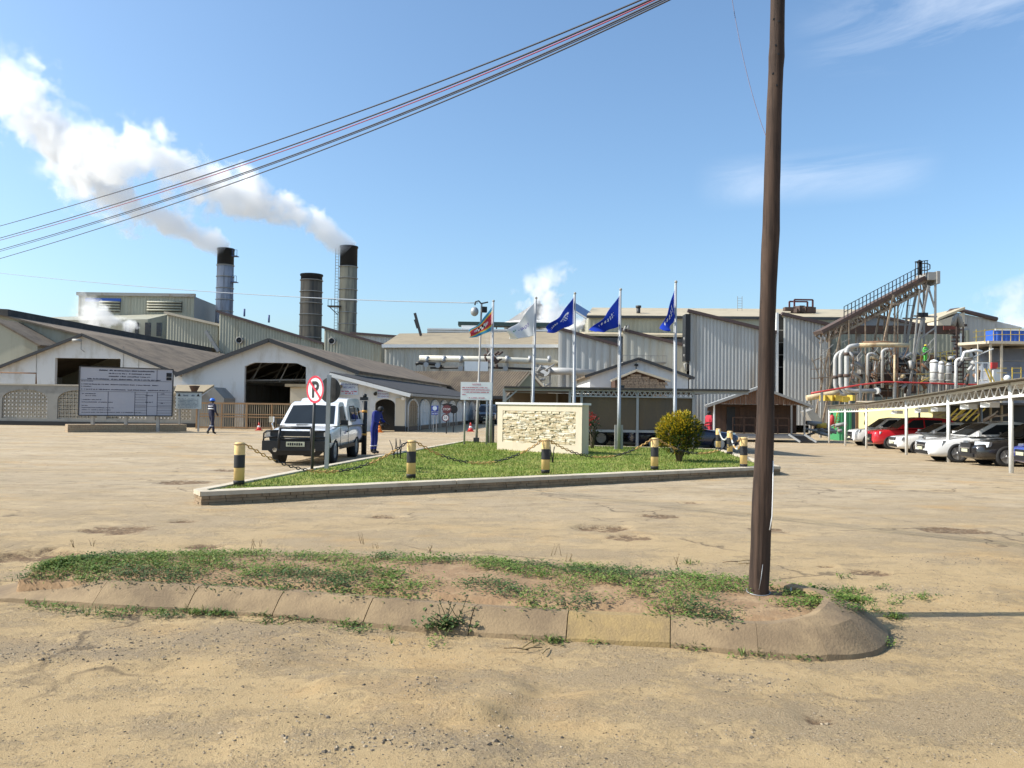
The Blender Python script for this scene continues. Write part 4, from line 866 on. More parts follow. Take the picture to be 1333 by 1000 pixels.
f.bar((at(811,466,90).x,91.3,z0_-.1),(at(868,466,90).x,91.3,z0_-.1), 2.6, .12); f.build('walkway_rail', M['steel_grey'], rt)
rt, a_, b_ = bay('zinc_shed', 'big upright-ribbed zinc wall sloping down behind the utility pole', 86, ((898,407),(1006,433.5)), 30, M['zinc'], M['trim_brown'], 'zinc sheds', pitch=.37, amp=.055)
f = MB(); p, q = at(897,409,86), at(897,470,86); f.box((p.x-.15, 86.6, (p.z+q.z)/2), (.5, 1.6, p.z-q.z)); f.build('edge_frame', M['black'], rt)
f = MB(); 
for y in (440,449,462,474): p = at(891,y,86.5); f.tube([p+V((.5,0,.2)), p, p+V((.2,0,-.8))], .12, 6)
f.build('cable_bracket', M['steel_grey'], rt)
rt, a_, b_ = bay('zinc_shed', 'second upright-ribbed zinc wall, beside the conveyor trestle', 86, ((1020,411),(1079,424.5)), 30, M['zinc'], M['trim_brown'], 'zinc sheds', pitch=.37, amp=.055)
f = MB(); p, q = at(1010.5,407,86), at(1013.5,407,86); f.box(((p.x+q.x)/2, 86.2, p.z/2), (q.x-p.x, .5, p.z)); f.build('corner_column', M['white_paint'], rt)
f = MB(); p, q = at(1014,408,88), at(1020,408,88); f.box(((p.x+q.x)/2, 88.5, p.z/2), (q.x-p.x+.6, .3, p.z)); f.build('dark_slot', M['black'], rt); f = MB()
for y in (430,446,462,478): p, q = at(1013,y,87), at(1020,y,87); f.bar(p, q, .12, .1)
f.build('slot_rung', M['steel_grey'], rt)
# ---- long hall behind
Y = 116.0; a, b = at(766,413,Y), at(1118,415.5,Y); r0, r1 = at(771,402.5,Y+12), at(1116,405,Y+12)
root = thing('long_hall', 'long pale green hall with a tan sheet roof, running behind the zinc sheds', 'factory', V(((a.x+b.x)/2, Y, 0)))
f = MB(); f.hexa([V((a.x,Y,0)), V((b.x,Y,0)), V((b.x,Y+24,0)), V((a.x,Y+24,0)), a, b, V((b.x,Y+24,b.z)), V((a.x,Y+24,a.z))]); f.build('wall', M['sage'], root)
f = MB(); f.corr(V((a.x,Y-.04,6)), V((b.x,Y-.04,6)), b+V((0,-.04,0)), a+V((0,-.04,0)), .6, .05); f.build('cladding', M['sage'], root)
f = MB(); f.hexa([a+V((-.3,-.4,0)), b+V((.3,-.4,0)), r1, r0, a+V((-.3,-.4,.25)), b+V((.3,-.4,.25)), r1+UP*.25, r0+UP*.25]); f.hexa([r0, r1, V((b.x,Y+24,b.z)), V((a.x,Y+24,a.z)), r0+UP*.25, r1+UP*.25, V((b.x,Y+24,b.z+.25)), V((a.x,Y+24,a.z+.25))]); f.build('roof', M['roof_cream'], root)
f = MB(); f.bar(a+V((-.3,-.5,.0)), b+V((.3,-.5,.0)), .25, .35); f.build('gutter', M['dark'], root)
f = MB(); p, q = at(760,437,Y-4), at(960,437,Y-4); f.hexa([V((p.x,Y-6,p.z-.2)), V((q.x,Y-6,p.z-.2)), V((q.x,Y-.1,p.z+.6)), V((p.x,Y-.1,p.z+.6)), V((p.x,Y-6,p.z+.1)), V((q.x,Y-6,p.z+.1)), V((q.x,Y-.1,p.z+.9)), V((p.x,Y-.1,p.z+.9))]); f.build('lower_roof', M['roof_cream'], root)
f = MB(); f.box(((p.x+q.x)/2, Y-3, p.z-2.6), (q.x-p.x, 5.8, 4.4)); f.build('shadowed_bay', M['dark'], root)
f = MB(); p = at(831,411,Y+3); f.tube([p, p+UP*1.2], .3, 10); f.tube([p+UP*1.2, p+UP*1.5], .42, 10); f.build('roof_vent', M['dark'], root)
f = MB(); p = at(963,405,Y+8)
for s in (-.35,.35): f.bar(p+V((s,0,0)), p+V((s,0,2.3)), .06)
for k in range(5): f.bar(p+V((-.35,0,.4+.4*k)), p+V((.35,0,.4+.4*k)), .04)
f.build('antenna', M['steel_grey'], root)
root = thing('roof_frame', 'dark red steel frame with machinery standing on the long hall roof', 'frame', at(1046,408,Y+6))
f = MB(); p = at(1034,409,Y+6); w_, h_ = 24*122/F, 19*122/F
for dx in (0,1):
    for dy in (0,2.2): f.bar(p+V((dx*w_,dy,0)), p+V((dx*w_,dy,h_)), .22)
for dy in (0,2.2): f.bar(p+V((0,dy,h_)), p+V((w_,dy,h_)), .22); f.bar(p+V((0,dy,h_*.5)), p+V((w_,dy,h_*.5)), .15)
f.bar(p, p+V((w_*.5,0,h_*.55)), .14); f.bar(p+V((w_*.5,0,h_*.55)), p+V((w_,0,0)), .14); f.build('frame', mat('dark_red_steel', (.10,.03,.03), .7), root)
f = MB()
for i in range(9): f = MB(); c = at(1022+rn.uniform(2,34), 405+rn.uniform(-3,2), Y+5); f.box(c, (rn.uniform(.6,1.6),1,rn.uniform(.4,1)), rn.random()); f.build('machine', M['rust_dark'], root)
# ---- white gabled office
Y = 70.0; A, B, C = at(768,489,Y), at(831,468,Y), at(896,491,Y)
root = thing('gabled_office', 'white gabled office with a stone-faced porch, above the netted carport', 'office', V((B.x, Y, 0)))
f = MB(); f.prism([zline(A,0), zline(C,0), C, B, A], (0,14,0)); f.build('wall', M['white_wall'], root)
f = MB(); roofslab(f, B, A, V((0,14.3,0)), side=.5); roofslab(f, B, C, V((0,14.3,0)), side=.5); f.build('roof', M['roof_brown'], root)
f = MB()
for p, q in ((B, A), (B, C)): d = (q-p).normalized(); f.bar(p+V((0,-.38,.05)), q+d*.5+V((0,-.38,.05)), .06, .24)
f.build('barge_board', M['dark'], root)
Yp = 67.0; a, b, c = at(801,495,Yp), at(828,484,Yp), at(866,496,Yp)
f = MB(); f.prism([zline(a,0), zline(c,0), c, b, a], (0,2.9,0)); f.build('porch', M['wood'], root)
f = MB(); 
for p, q in ((b, a), (b, c)): d = (q-p).normalized(); f.bar(p+V((0,-.1,.1)), q+d*.4+V((0,-.1,.1)), .5, .16)
f.build('porch_coping', M['cap'], root)
f = MB(); z = 2.0
while z < b.z-.1:
    hh = rn.uniform(.10,.2); x = a.x+.15
    while x < c.x-.15:
        l = rn.uniform(.2,.5); xm = x+l/2; lim = a.z+(b.z-a.z)*(xm-a.x)/(b.x-a.x) if xm < b.x else c.z+(b.z-c.z)*(xm-c.x)/(b.x-c.x)
        if z+hh < lim-.1: f.box((xm, Yp-.02-rn.random()*.05, z+hh/2), (l-.03,.1,hh-.02))
        x += l
    z += hh
f.build('stone_facing', mat('porch_stone', (.36,.27,.19), .9, 0, .3, 3, (.16,.12,.09), (.45,.65)), root)
f = MB(); f.bar((B.x-.2,Y-.05,B.z-.3),(B.x-.2,Y-.05,B.z-1.5), .05); f.box((B.x-.2,Y-.12,B.z-.5), (.3,.2,.15)); f.build('gable_light', M['black'], root)
f = MB(); p, q = at(805,502,Yp-.1), at(812,509,Yp-.1); f.box(((p.x+q.x)/2,Yp-.12,(p.z+q.z)/2), (q.x-p.x,.06,p.z-q.z)); f.build('window', M['win_dark'], root)
# ---- brown timber hut
Y = 54.5; zg = gh(15,Y)-.05; A, B, C = at(920,529,Y), at(988,505,Y), at(1056,530,Y)
root = thing('timber_hut', 'dark brown timber hut with a veranda and ramp behind the utility pole', 'hut', V((B.x, Y, zg)))
wl, wr = at(929,540,Y).x, at(1049,540,Y).x; zf = at(990,565,Y).z; ze = at(990,526.5,Y).z
f = MB(); f.prism([V((wl,Y+1.8,zf)), V((wr,Y+1.8,zf)), V((wr,Y+1.8,ze)), V((wl,Y+1.8,ze))], (2.0,6,0)); f.build('wall', M['wood'], root)
f = MB(); n = 34
for i in range(n):
    x0, x1 = wl+(wr-wl)*i/n, wl+(wr-wl)*(i+1)/n-.02; xm = (x0+x1)/2; lim = A.z+(B.z-A.z)*(xm-A.x)/(B.x-A.x) if xm < B.x else C.z+(B.z-C.z)*(xm-C.x)/(B.x-C.x)
    f.box((xm, Y+.05+.01*(i%2), (ze+lim)/2), (x1-x0, .05, max(.05,lim-ze)))
f.build('gable_boards', mat('brown_gable_boards', (.16,.085,.05), .8, 0, .25, 2), root)
f = MB(); hv = V((8.3*B.x/Y,8.3,0)); roofslab(f, B, A, hv, th=.08, over=.3, side=.1); roofslab(f, B, C, hv, th=.08, over=.3, side=.1); f.build('roof', M['zinc'], root)
f = MB()
for p, q in ((B, A), (B, C)): d = (q-p).normalized(); f.bar(p+V((0,-.33,.02)), q+d*.1+V((0,-.33,.02)), .05, .16)
f.build('barge_board', M['steel_grey'], root)
f = MB(); f.box(((wl+wr)/2, Y+.9, zf-.1), (wr-wl+.3, 1.9, .16)); f.box(((wl+wr)/2+1, Y-.1, zf-.22), (wr-wl-2.6, .3, .12)); f.build('deck', M['deck'], root)
f = MB()
for x in (wl,(wl+wr)/2,wr): f = MB(); f.bar((x,Y+.2,zg-.2),(x,Y+.2,zf-.1), .3); f.build('foundation_pier', M['wall_grey'], root)
for px in (930,1048,1031): f = MB(); x = at(px,540,Y).x; f.bar((x,Y+.1,zf),(x,Y+.1,ze), .1); f.build('veranda_post', M['steel_grey'] if px != 930 else M['white_paint'], root)
f = MB(); xa, xb = at(954,545,Y).x, at(1027,545,Y).x; zr = at(990,544,Y).z
for z in (zr,(zr+zf)/2+.05): f.bar((xa,Y,z),(xb,Y,z), .06)
for i in range(6): x = xa+(xb-xa)*i/5; f.bar((x,Y,zf),(x,Y,zr), .06)
f.build('railing', M['wood'], root)
for xa, xb, m in ((955,966,'black'),(1013,1016,'steel_grey'),(972,981,'wood')): f = MB(); p, q = at(xa,530,Y), at(xb,562,Y); f.box(((p.x+q.x)/2, Y+1.76, (p.z+q.z)/2), (q.x-p.x, .06, p.z-q.z)); f.build('door', M[m], root)
f = MB(); p, q = at(1027,565.5,Y-.1), at(1043,565.5,Y-.1); zb = gh(p.x,Y-2)+.02
for k in range(9): f.bar((p.x+.1+k*.04,Y-.1-.11*k,zf-.12+(zb-zf+.12)*k/9),(q.x+.2+k*.04,Y-.1-.11*k,zf-.12+(zb-zf+.12)*k/9), .16, .04)
f.build('ramp_slats', M['dark'], root); f = MB()
for x in (p.x, q.x+.25): f.bar((x,Y-.05,zf),(x+.40,Y-1.15,zb+.04), .07, .12)
f.build('ramp_rail', M['steel'], root)
# ---- netted carport behind the sign wall
Yc = 30.2; x0, x1 = at(656,512,Yc).x, at(974,512,Yc).x; zr = 2.26; xn0, xn1 = at(757,540,Yc).x, at(903,540,Yc).x
root = thing('netted_carport', 'flat carport with a lattice beam and brown shade net behind the lawn', 'carport', V(((x0+x1)/2, Yc, 0)))
f = MB(); f.box(((x0+x1)/2, Yc+4.4, zr+.06), (x1-x0, 9.2, .07)); f.build('roof', M['roof_dark'], root)
f = MB(); xb = at(742,512,Yc).x
for z in (zr-.02, zr-.24): f.bar((xb,Yc,z),(xn1+.05,Yc,z), .05)
n = 24
for i in range(n): xa, xc = xb+(xn1-xb)*i/n, xb+(xn1-xb)*(i+.5)/n; f.bar((xa,Yc,zr-.24),(xc,Yc,zr-.02), .035); f.bar((xc,Yc,zr-.02),(xb+(xn1-xb)*(i+1)/n,Yc,zr-.24), .035)
f.build('lattice_beam', M['steel'], root)
f = MB(); f.bar((x0,Yc,zr),(xb,Yc,zr), .07, .12); f.build('edge_beam', M['steel'], root); f = MB(); f.bar((xn1,Yc,zr-.02),(x1,Yc,zr-.02), .07, .14); f.build('edge_beam', M['steel'], root); f = MB(); f.bar((x0,Yc,zr-.5),(x0+.5,Yc,zr-.05), .05); f.build('brace', M['steel'], root)
for x in (x0, xb, xn0, (xn0+xn1)/2, xn1):
    f = MB(); f.bar((x,Yc+.06,0),(x,Yc+.06,zr), .09); f.build('post', M['steel'], root)
for x in (x0, xb, (xn0+xn1)/2, x1-.1): f = MB(); f.bar((x,Yc+8.6,-.1),(x,Yc+8.6,zr), .09); f.build('post', M['steel'], root)
f = MB(); f.corr(V((xn0,Yc+.12,.74)), V((xn1,Yc+.12,.74)), V((xn1,Yc+.12,zr-.26)), V((xn0,Yc+.12,zr-.26)), 1.1, .05); f.build('shade_net', M['net'], root)
f = MB(); f.corr(V((x0+.2,Yc+8.7,.0)), V((xn1,Yc+8.7,.0)), V((xn1,Yc+8.7,zr)), V((x0+.2,Yc+8.7,zr)), 1.3, .05); f.build('back_net', M['net'], root)
f = MB(); f.bar((xn0,Yc+.08,.72),(xn1,Yc+.08,.72), .06, .09); f.build('net_rail', M['steel'], root)
f = MB(); xa, xc = at(648,578,Yc-.6).x, at(935,578,Yc-.6).x; f.box(((xa+xc)/2, Yc-.5, .06), (xc-xa, .14, .14)); f.build('kerb_strip', M['cap'], root)
# ---------------------------------------------------------------- plant on the right
def PB(mb, Y, pts, wpx, dY=0):
    w_ = wpx*Y/F; P = [at(x,y,Y)+V((0,dY,0)) for x,y in pts]
    for p, q in zip(P, P[1:]): mb.bar(p, q, w_)
def legs(mb, Y, x0, y0, x1, w_, dY=0, zb=None):
    """sloping leg from a pixel down to the ground under pixel column x1"""
    p = at(x0,y0,Y); q = at(x1,540,Y); mb.bar(p+V((0,dY,0)), V((q.x,Y+dY,gh(q.x,Y)-.1)), w_*Y/F)
Y = 80.0
root = thing('conveyor', 'inclined conveyor bridge with a railed walkway climbing to a head frame', 'conveyor', V((at(1130,540,Y).x, Y, gh(30,Y))))
p0, p1 = at(1066,436,Y), at(1199,366,Y); d = (p1-p0).normalized(); nup = V((-d.z,0,d.x))
f = MB()
for dY in (-.9,.9):
    o = V((0,dY,0)); f.bar(p0+o, p1+o, .16, .22); f.bar(p0+o-nup*.85, p1+o-nup*.85, .16, .22); L = (p1-p0).length; n = 18
    for i in range(n): a = p0+d*L*i/n; b = p0+d*L*(i+.5)/n; c = p0+d*L*(i+1)/n; f.bar(a+o, b+o-nup*.85, .1); f.bar(b+o-nup*.85, c+o, .1)
f.build('truss', M['truss'], root)
f = MB(); f.bar(p0+nup*.22, p1+nup*.22, 2.3, .34); f.build('belt_deck', M['rust_dark'], root); f = MB(); f.bar(p0-nup*.12+V((0,-.99,0)), p1-nup*.12+V((0,-.99,0)), .04, .16); f.build('side_panel', M['truss'], root)
f = MB(); L = (p1-p0).length; n = 20
for i in range(n+1):
    a = p0+d*(L*(.22+.72*i/n))+V((0,-1.1,0))+nup*.4; f.bar(a, a+UP*1.15, .07)
for h in (.6,1.15): f.bar(p0+d*L*.22+V((0,-1.1,h))+nup*.4, p0+d*L*.94+V((0,-1.1,h))+nup*.4, .06)
f.build('walkway_rail', M['dark'], root)
f = MB(); c = at(1207,362,Y); f.box(c, (15*Y/F, 2.6, 10*Y/F)); f.box(at(1212,364,Y), (4*Y/F, 2.9, 16*Y/F)); f.build('head_box', M['steel_grey'], root)
f = MB()
for x in (1184,1188,1192,1195.5,1199): PB(f, Y, [(x,364-(x-1184)*.3),(x,343)], .8, -1.2)
PB(f, Y, [(1183,344),(1200,342)], 1, -1.2); PB(f, Y, [(1183,353),(1200,350)], .7, -1.2)
f.tube([at(1200,343,Y), at(1207,343,Y), at(1210.5,345,Y), at(1210.5,350,Y), at(1207,352,Y), at(1200,352,Y)], .06, 6); f.build('head_rail', M['dark'], root)
f = MB(); 
for x in (1196,1199): f.tube([at(x,358,Y-1), at(x,341,Y-1)], .13, 8)
f.tube([at(1194,342,Y-1), at(1197,340,Y-1), at(1200,341.5,Y-1)], .15, 8); f.build('drive_guard', M['black'], root)
for dY in (-1.1,1.1):
    f = MB(); legs(f, Y, 1210, 372, 1210, 2.2, dY); legs(f, Y, 1201, 374, 1164, 2.6, dY); legs(f, Y, 1190, 380, 1172, 1.8, dY); PB(f, Y, [(1182,413),(1212,414)], 2, dY); PB(f, Y, [(1201,376),(1209,402)], 1.8, dY); PB(f, Y, [(1185,446),(1210,428)], 1.5, dY)
    f.build('head_frame', M['steel_grey'], root)
    f = MB(); legs(f, Y, 1158, 395, 1156, 1.6, dY); legs(f, Y, 1162, 396, 1160, 1.4, dY); legs(f, Y, 1156, 386, 1120, 2.2, dY); PB(f, Y, [(1155,398),(1164,398)], 3, dY)
    for k in range(6): PB(f, Y, [(1156,410+k*16),(1163,426+k*16)], .9, dY)
    f.build('trestle', M['truss'], root)
    f = MB(); legs(f, Y, 1090, 426, 1062, 2.0, dY); legs(f, Y, 1074, 432, 1075, 1.5, dY); legs(f, Y, 1099, 418, 1099, 1.5, dY); legs(f, Y, 1120, 410, 1122, 1.2, dY); PB(f, Y, [(1062,470),(1076,464)], 1, dY); PB(f, Y, [(1060,492),(1076,492)], 1, dY); PB(f, Y, [(1060,480),(1074,480)], .8, dY); PB(f, Y, [(1062,465),(1072,490)], .8, dY); f.build('tail_leg', M['truss'], root)
f = MB(); legs(f, Y, 1064, 440, 1060, 1.0, -1); legs(f, Y, 1069, 440, 1066, 1.0, -1)
for k in range(9): PB(f, Y, [(1062.5,446+k*9),(1068,446+k*9)], .7, -1)
f.build('ladder', M['steel_grey'], root)
f = MB()
for q in range(7): PB(f, Y, [(1181-q*.4,372),(1172-q*3,432)], .35, rn.uniform(-1.2,1.2))
PB(f, Y, [(1174,399),(1184,400)], .6, -1); f.build('stay_cable', M['dark'], root)
for x in (1198,1204): f = MB(); p = at(x,410,Y-1.3); f.box(p, (.5,.3,.42)); f.build('floodlight', M['black'], root)
# rusty bridge beam
Y = 84.0; root = thing('bridge_beam', 'long rust-brown overhead beam crossing behind the conveyor trestles', 'beam', at(1170,430,Y))
f = MB(); p, q = at(1088,429.5,Y), at(1247,429.5,Y); f.bar(p, q, .8, 10.5*Y/F); f.build('girder', M['rust_dark'], root); f = MB(); p2, q2 = at(1228,427,Y-.55), at(1243,427,Y-.55); f.bar(p2, q2, .1, 5*Y/F); f.build('red_patch', mat('red_primer', (.20,.06,.045), .8, 0, .3, 1), root)
f = MB()
for x in (1118,1180,1244): p = at(x,434,Y); f.bar(p, V((p.x,Y,-.8)), .35)
f.build('column', M['steel_grey'], root)
# grey sheet hall behind the plant
Y = 98.0; a, b, c = at(1082,432,Y), at(1140,412,Y), at(1205,424,Y); root = thing('plant_hall', 'grey-green sheet hall seen through the conveyor legs', 'factory', at(1150,540,Y))
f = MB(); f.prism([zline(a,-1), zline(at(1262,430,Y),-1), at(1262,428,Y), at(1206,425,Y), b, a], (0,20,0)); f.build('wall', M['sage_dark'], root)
f = MB(); f.corr(V((a.x,Y-.05,-1)), V((at(1262,428,Y).x,Y-.05,-1)), at(1262,430,Y-.05), at(1082,434,Y-.05), .5, .06); f.build('cladding', mat('olive_sheet', (.26,.26,.20), .6, 0, .12, .3, (.18,.17,.12), (.5,.8), streak=.15), root)
f = MB(); f.bar(b+V((0,-.1,.1)), at(1206,425,Y-.1), .4, .3); f.bar(b+V((0,-.1,.1)), a+V((0,-.1,.1)), .4, .3); f.build('verge_trim', M['trim_brown'], root)
Y = 108.0; a, b, c = at(1206,420,Y), at(1240,406,Y), at(1296,418,Y); root = thing('far_hall', 'gabled grey hall with a rounded cream verge, behind the brown tower of pipes', 'factory', at(1255,540,Y))
f = MB(); f.prism([zline(b,-1), zline(at(1330,425,Y),-1), at(1330,426,Y), c, b], (0,22,0)); f.build('wall', M['zinc'], root)
f = MB(); f.corr(V((b.x,Y-.05,-1)), V((c.x,Y-.05,-1)), c+V((0,-.05,0)), b+V((0,-.05,0)), .6, .06); f.build('cladding', M['zinc'], root)
f = MB(); f.hexa([a+V((0,-3,0)), b+V((0,-3,0)), b+V((0,22,0)), a+V((0,22,0)), a+V((0,-3,.3)), b+V((0,-3,.3)), b+V((0,22,.3)), a+V((0,22,.3))]); f.build('roof', M['roof_cream'], root)
f = MB(); f.tube([b+V((-1,-.3,-.5)), b+V((-.4,-.3,.1)), b+V((.6,-.3,.25)), c+V((0,-.3,.2))], .3, 8); f.build('verge_pipe', M['trim_brown'], root)
f = MB(); f.prism([a+V((0,-2.9,-.1)), b+V((0,-2.9,-.4)), b+V((0,-2.9,-2.6)), a+V((0,-2.9,-1.2))], (0,2.7,0)); f.build('lean_to', M['cream_wall'], root)
# ---- pipes
def pipe(name, label, Y, segs, m='pipe', group=None, bands=(), sup=None):
    root = thing(name, label, 'pipe', at(segs[0][0][0][0], segs[0][0][0][1], Y), group)
    for k, (pts, rp_, *mm) in enumerate(segs):
        P = [at(x,y,Y) for x,y in pts]; S = [P[0]]       # round the bends
        for i in range(1, len(P)-1):
            r = min(.9*rp_*4*Y/F, (P[i]-P[i-1]).length*.48, (P[i+1]-P[i]).length*.48); u, v = (P[i-1]-P[i]).normalized()*r, (P[i+1]-P[i]).normalized()*r
            S += [P[i]+u*(1-t)**2+v*t**2 for t in (0,.2,.4,.6,.8,1)]
        S.append(P[-1]); f = MB(); f.tube(S, rp_*Y/F, 12); f.build('pipe_run', M[mm[0] if mm else m], root)
    for x, y, r in bands: f = MB(); p = at(x,y,Y); f.tube([p+V((0,0,.14)), p-V((0,0,.14))], r*Y/F, 12); f.build('flange', M['rust_dark'], root)
    if sup:
        f = MB()
        for x, y in sup: p = at(x,y,Y); f.bar(p, V((p.x,Y+.3,gh(p.x,Y)-.1)), .18)
        f.build('support', M['steel_grey'], root)
    return root
PG = 'tall bent pale pipes beside the conveyor'
pipe('bent_pipe', 'outermost of the three tall pale pipes with swan-neck tops', 76, [([(1110,455),(1098,456),(1087,463),(1087,505),(1095,513.5),(1101,514)], 2.4)], 'pipe', PG, ((1087,491,3.4),), ((1101,514),))
pipe('bent_pipe', 'middle one of the three tall pale pipes with swan-neck tops', 75, [([(1112,452),(1104,453),(1094,460),(1094,503),(1101,511.5),(1107,512)], 2.3)], 'pipe', PG, ((1094,489,3.3),), ((1107,512),))
root = pipe('bent_pipe', 'innermost and fattest swan-neck pipe running out to a round flange', 74, [([(1118,449.5),(1102,451.5),(1102,507),(1110,509),(1140,509)], 2.9),([(1183,449.5),(1150,449),(1117,449.6)], 2.9, 'pipe_tan')], 'pipe', PG, ((1102,489,4),(1102,461,3.6)), ((1134,509),))
f = MB(); p = at(1141,509,74); f.tube([p+V((-.1,-.15,0)), p+V((.15,.05,0))], 4.3*74/F, 18); f.build('end_flange', M['pipe'], root)
f = MB(); f.tube([at(1124,446.5,74.4), at(1150,445.5,74.4), at(1166,447,74.4)], 2.0*74/F, 10); f.build('lagged_top', M['rust'], root)
PG2 = 'pair of thin upturned pipes'
pipe('riser_pipe', 'thin upturned pipe with a hooked top, left of its twin', 78, [([(1140,463),(1136,460),(1129.5,461),(1129.5,505)], 1.7)], 'pipe', PG2, (), ())
pipe('riser_pipe', 'thicker hooked riser pipe behind the rusty ladder', 78, [([(1162,455),(1154,454.5),(1148.5,457),(1148.5,505)], 1.9)], 'pipe', PG2, (), ())
pipe('riser_pipe', 'straight pale riser pipe between the two hooked risers', 79, [([(1138.5,470),(1138.5,506)], 1.7)], 'pipe', PG2)
pipe('riser_pipe', 'orange-topped riser pipe behind the conveyor leg', 77, [([(1164.5,462),(1164.5,512)], 1.3)], 'pipe_tan', PG2)
pipe('main_pipe', 'fat tan pipe lying low at the foot of the conveyor', 73, [([(1050,518.5),(1072,514.5),(1092,511)], 3.6)], 'pipe_tan', None, (), ((1056,518),(1082,513)))
pipe('fire_pipe', 'long thin red fire pipe running across the whole plant', 71, [([(1056,512),(1080,508),(1120,501),(1153,497.3),(1210,499),(1264,501),(1320,499.5)], 1.15)], 'red', None, (), ((1070,510),(1120,501),(1165,497.5),(1210,499),(1255,500.5),(1300,500)))
pipe('white_pipe', 'white bent riser pipe in front of the process tanks', 70, [([(1266,467),(1248,467),(1244.5,470),(1244.5,512)], 1.8)], 'white_paint', None)
# pipe rack steelwork (many thin members)
Y = 79.0; root = thing('pipe_rack', 'rusty pipe rack with braces and yellow rails between conveyor legs and tanks', 'rack', V((at(1180,540,Y).x, Y, -.7)))
f = MB()
for x in (1110,1126,1143,1170,1186,1198,1207): legs(f, Y, x, 470, x, 1.0, rn.uniform(-1,2))
for y in (472,486,500,508): PB(f, Y, [(1106,y),(1210,y+1)], .9, rn.uniform(-.5,1.5))
for k in range(60): x = rn.uniform(1066,1205); y = rn.uniform(446,505); PB(f, Y, [(x,y),(x+rn.uniform(6,16),y+rn.uniform(-16,16))], .8, rn.uniform(-1,1))
f.build('steelwork', M['steel_grey'], root)
f = MB()
for k in range(46): x = rn.uniform(1100,1205); y = rn.uniform(440,500); PB(f, Y, [(x,y),(x+rn.uniform(-8,8),y+rn.uniform(8,26))], .8, rn.uniform(-1.5,.5))
for x in (1158,1161.5): legs(f, Y, x, 452, x-1, .9, -1.2)
f.build('rusty_ladder', M['rust'], root)
f = MB()
for k in range(70): f = MB(); x = rn.uniform(1104,1240); y = rn.uniform(456,510); p = at(x,y,Y+rn.uniform(-.5,2)); f.tube([p, p+V((rn.uniform(-1,1),0,rn.uniform(-.9,.9)))], rn.uniform(.06,.2), 7); f.build('small_pipe', M[('pipe','pipe_tan','steel','rust')[k % 4]], root)
f = MB()
for k in range(46): f = MB(); x = rn.uniform(1106,1242); y = rn.uniform(468,514); p = at(x,y,Y+rn.uniform(.5,2.5)); f.box(p, (rn.uniform(.3,1.1),.6,rn.uniform(.3,1.1))); f.build('machine', M[('dark','rust_dark','steel_grey')[k % 3]], root)
f = MB()
for y in (456,461): PB(f, Y, [(1190,y+8),(1244,y)], .7)
for x in range(1192,1246,8): PB(f, Y, [(x,474),(x,458)], .7)
PB(f, Y, [(1182,500),(1200,490)], .7, -2); PB(f, Y, [(1180,488),(1200,488)], .7, -2)
f.build('yellow_rail', M['yellow'], root)
f = MB(); PB(f, Y, [(1186,472.5),(1248,472.5)], 1.6); f.build('platform', M['steel_grey'], root)
f = MB()
for k in range(5): p = at(1072+k*9,519+rn.uniform(-1.5,1),72); f.box(p, (.6,.5,.5), rn.random())
p, q = at(1074,517,72), at(1110,516,72); f.bar(p, q, .1); f.build('yellow_guard', M['yellow'], root)
f = MB(); p, q = at(1052,537,70), at(1068,551,70); f.prism([at(1050,536,70), at(1058,533,70), at(1069,546,70), at(1069,553,70), at(1058,551,70)], (0,1.5,0)); f.build('chute', M['steel_grey'], root)
# tanks
def tank(label, Y, px, y0, y1, rpx, m='white_paint'):
    p = at(px,y0,Y); q = at(px,y1,Y); r = rpx*Y/F; root = thing('process_tank', label, 'tank', V((p.x,Y,q.z)), 'upright process tanks')
    f = MB(); f.lathe([(r,q.z),(r,p.z-.1),(r*.8,p.z+.05),(0,p.z+.15)], V((p.x,Y,0)), 20); f.build('shell', M[m], root); f = MB()
    for z in (q.z+.25, (p.z+q.z)/2, p.z-.12): f.torus(V((p.x,Y,z)), r*1.02, .06, Matrix.Identity(3), 20, 5)
    f.build('band', M['steel_grey'], root); f = MB()
    for s in (-.6,.6): f.bar(V((p.x+s*r,Y,gh(p.x,Y)-.1)), V((p.x+s*r,Y,q.z)), .2)
    f.build('leg', M['steel_grey'], root)
tank('fat white process tank nearest the conveyor head leg', 73, 1216, 470, 499, 5)
tank('slimmer white process tank between the fat one and the white riser pipe', 74, 1225, 472, 499, 3.6)
tank('grey upright vessel beside the white riser pipe', 75, 1235, 474, 499, 3.4, 'steel')
# brown tower
Y = 82.0; root = thing('pipe_tower', 'dark rusty tower of pipes at the end of the overhead beam', 'tower', V((at(1247,540,Y).x,Y,-.7))); f = MB()
for x in (1241,1246,1251,1255): legs(f, Y, x, 412+abs(x-1246)*.8, x, 1.5, rn.uniform(-1,1))
for k in range(16): PB(f, Y, [(1240,424+5*k),(1256,424+5*k)], 1.6 if k % 3 else 3, rn.uniform(-1,1))
f.build('steelwork', M['rust_dark'], root); f = MB(); f.tube([at(1241,424,Y-1), at(1243,414,Y-1), at(1246,411,Y-1), at(1249,414,Y-1), at(1252,426,Y-1)], .25, 8); f.build('hoop_pipe', M['steel_grey'], root); f = MB(); PB(f, Y, [(1240,436),(1240,468)], 1.6, -1.5); f.build('white_riser', M['white_paint'], root)
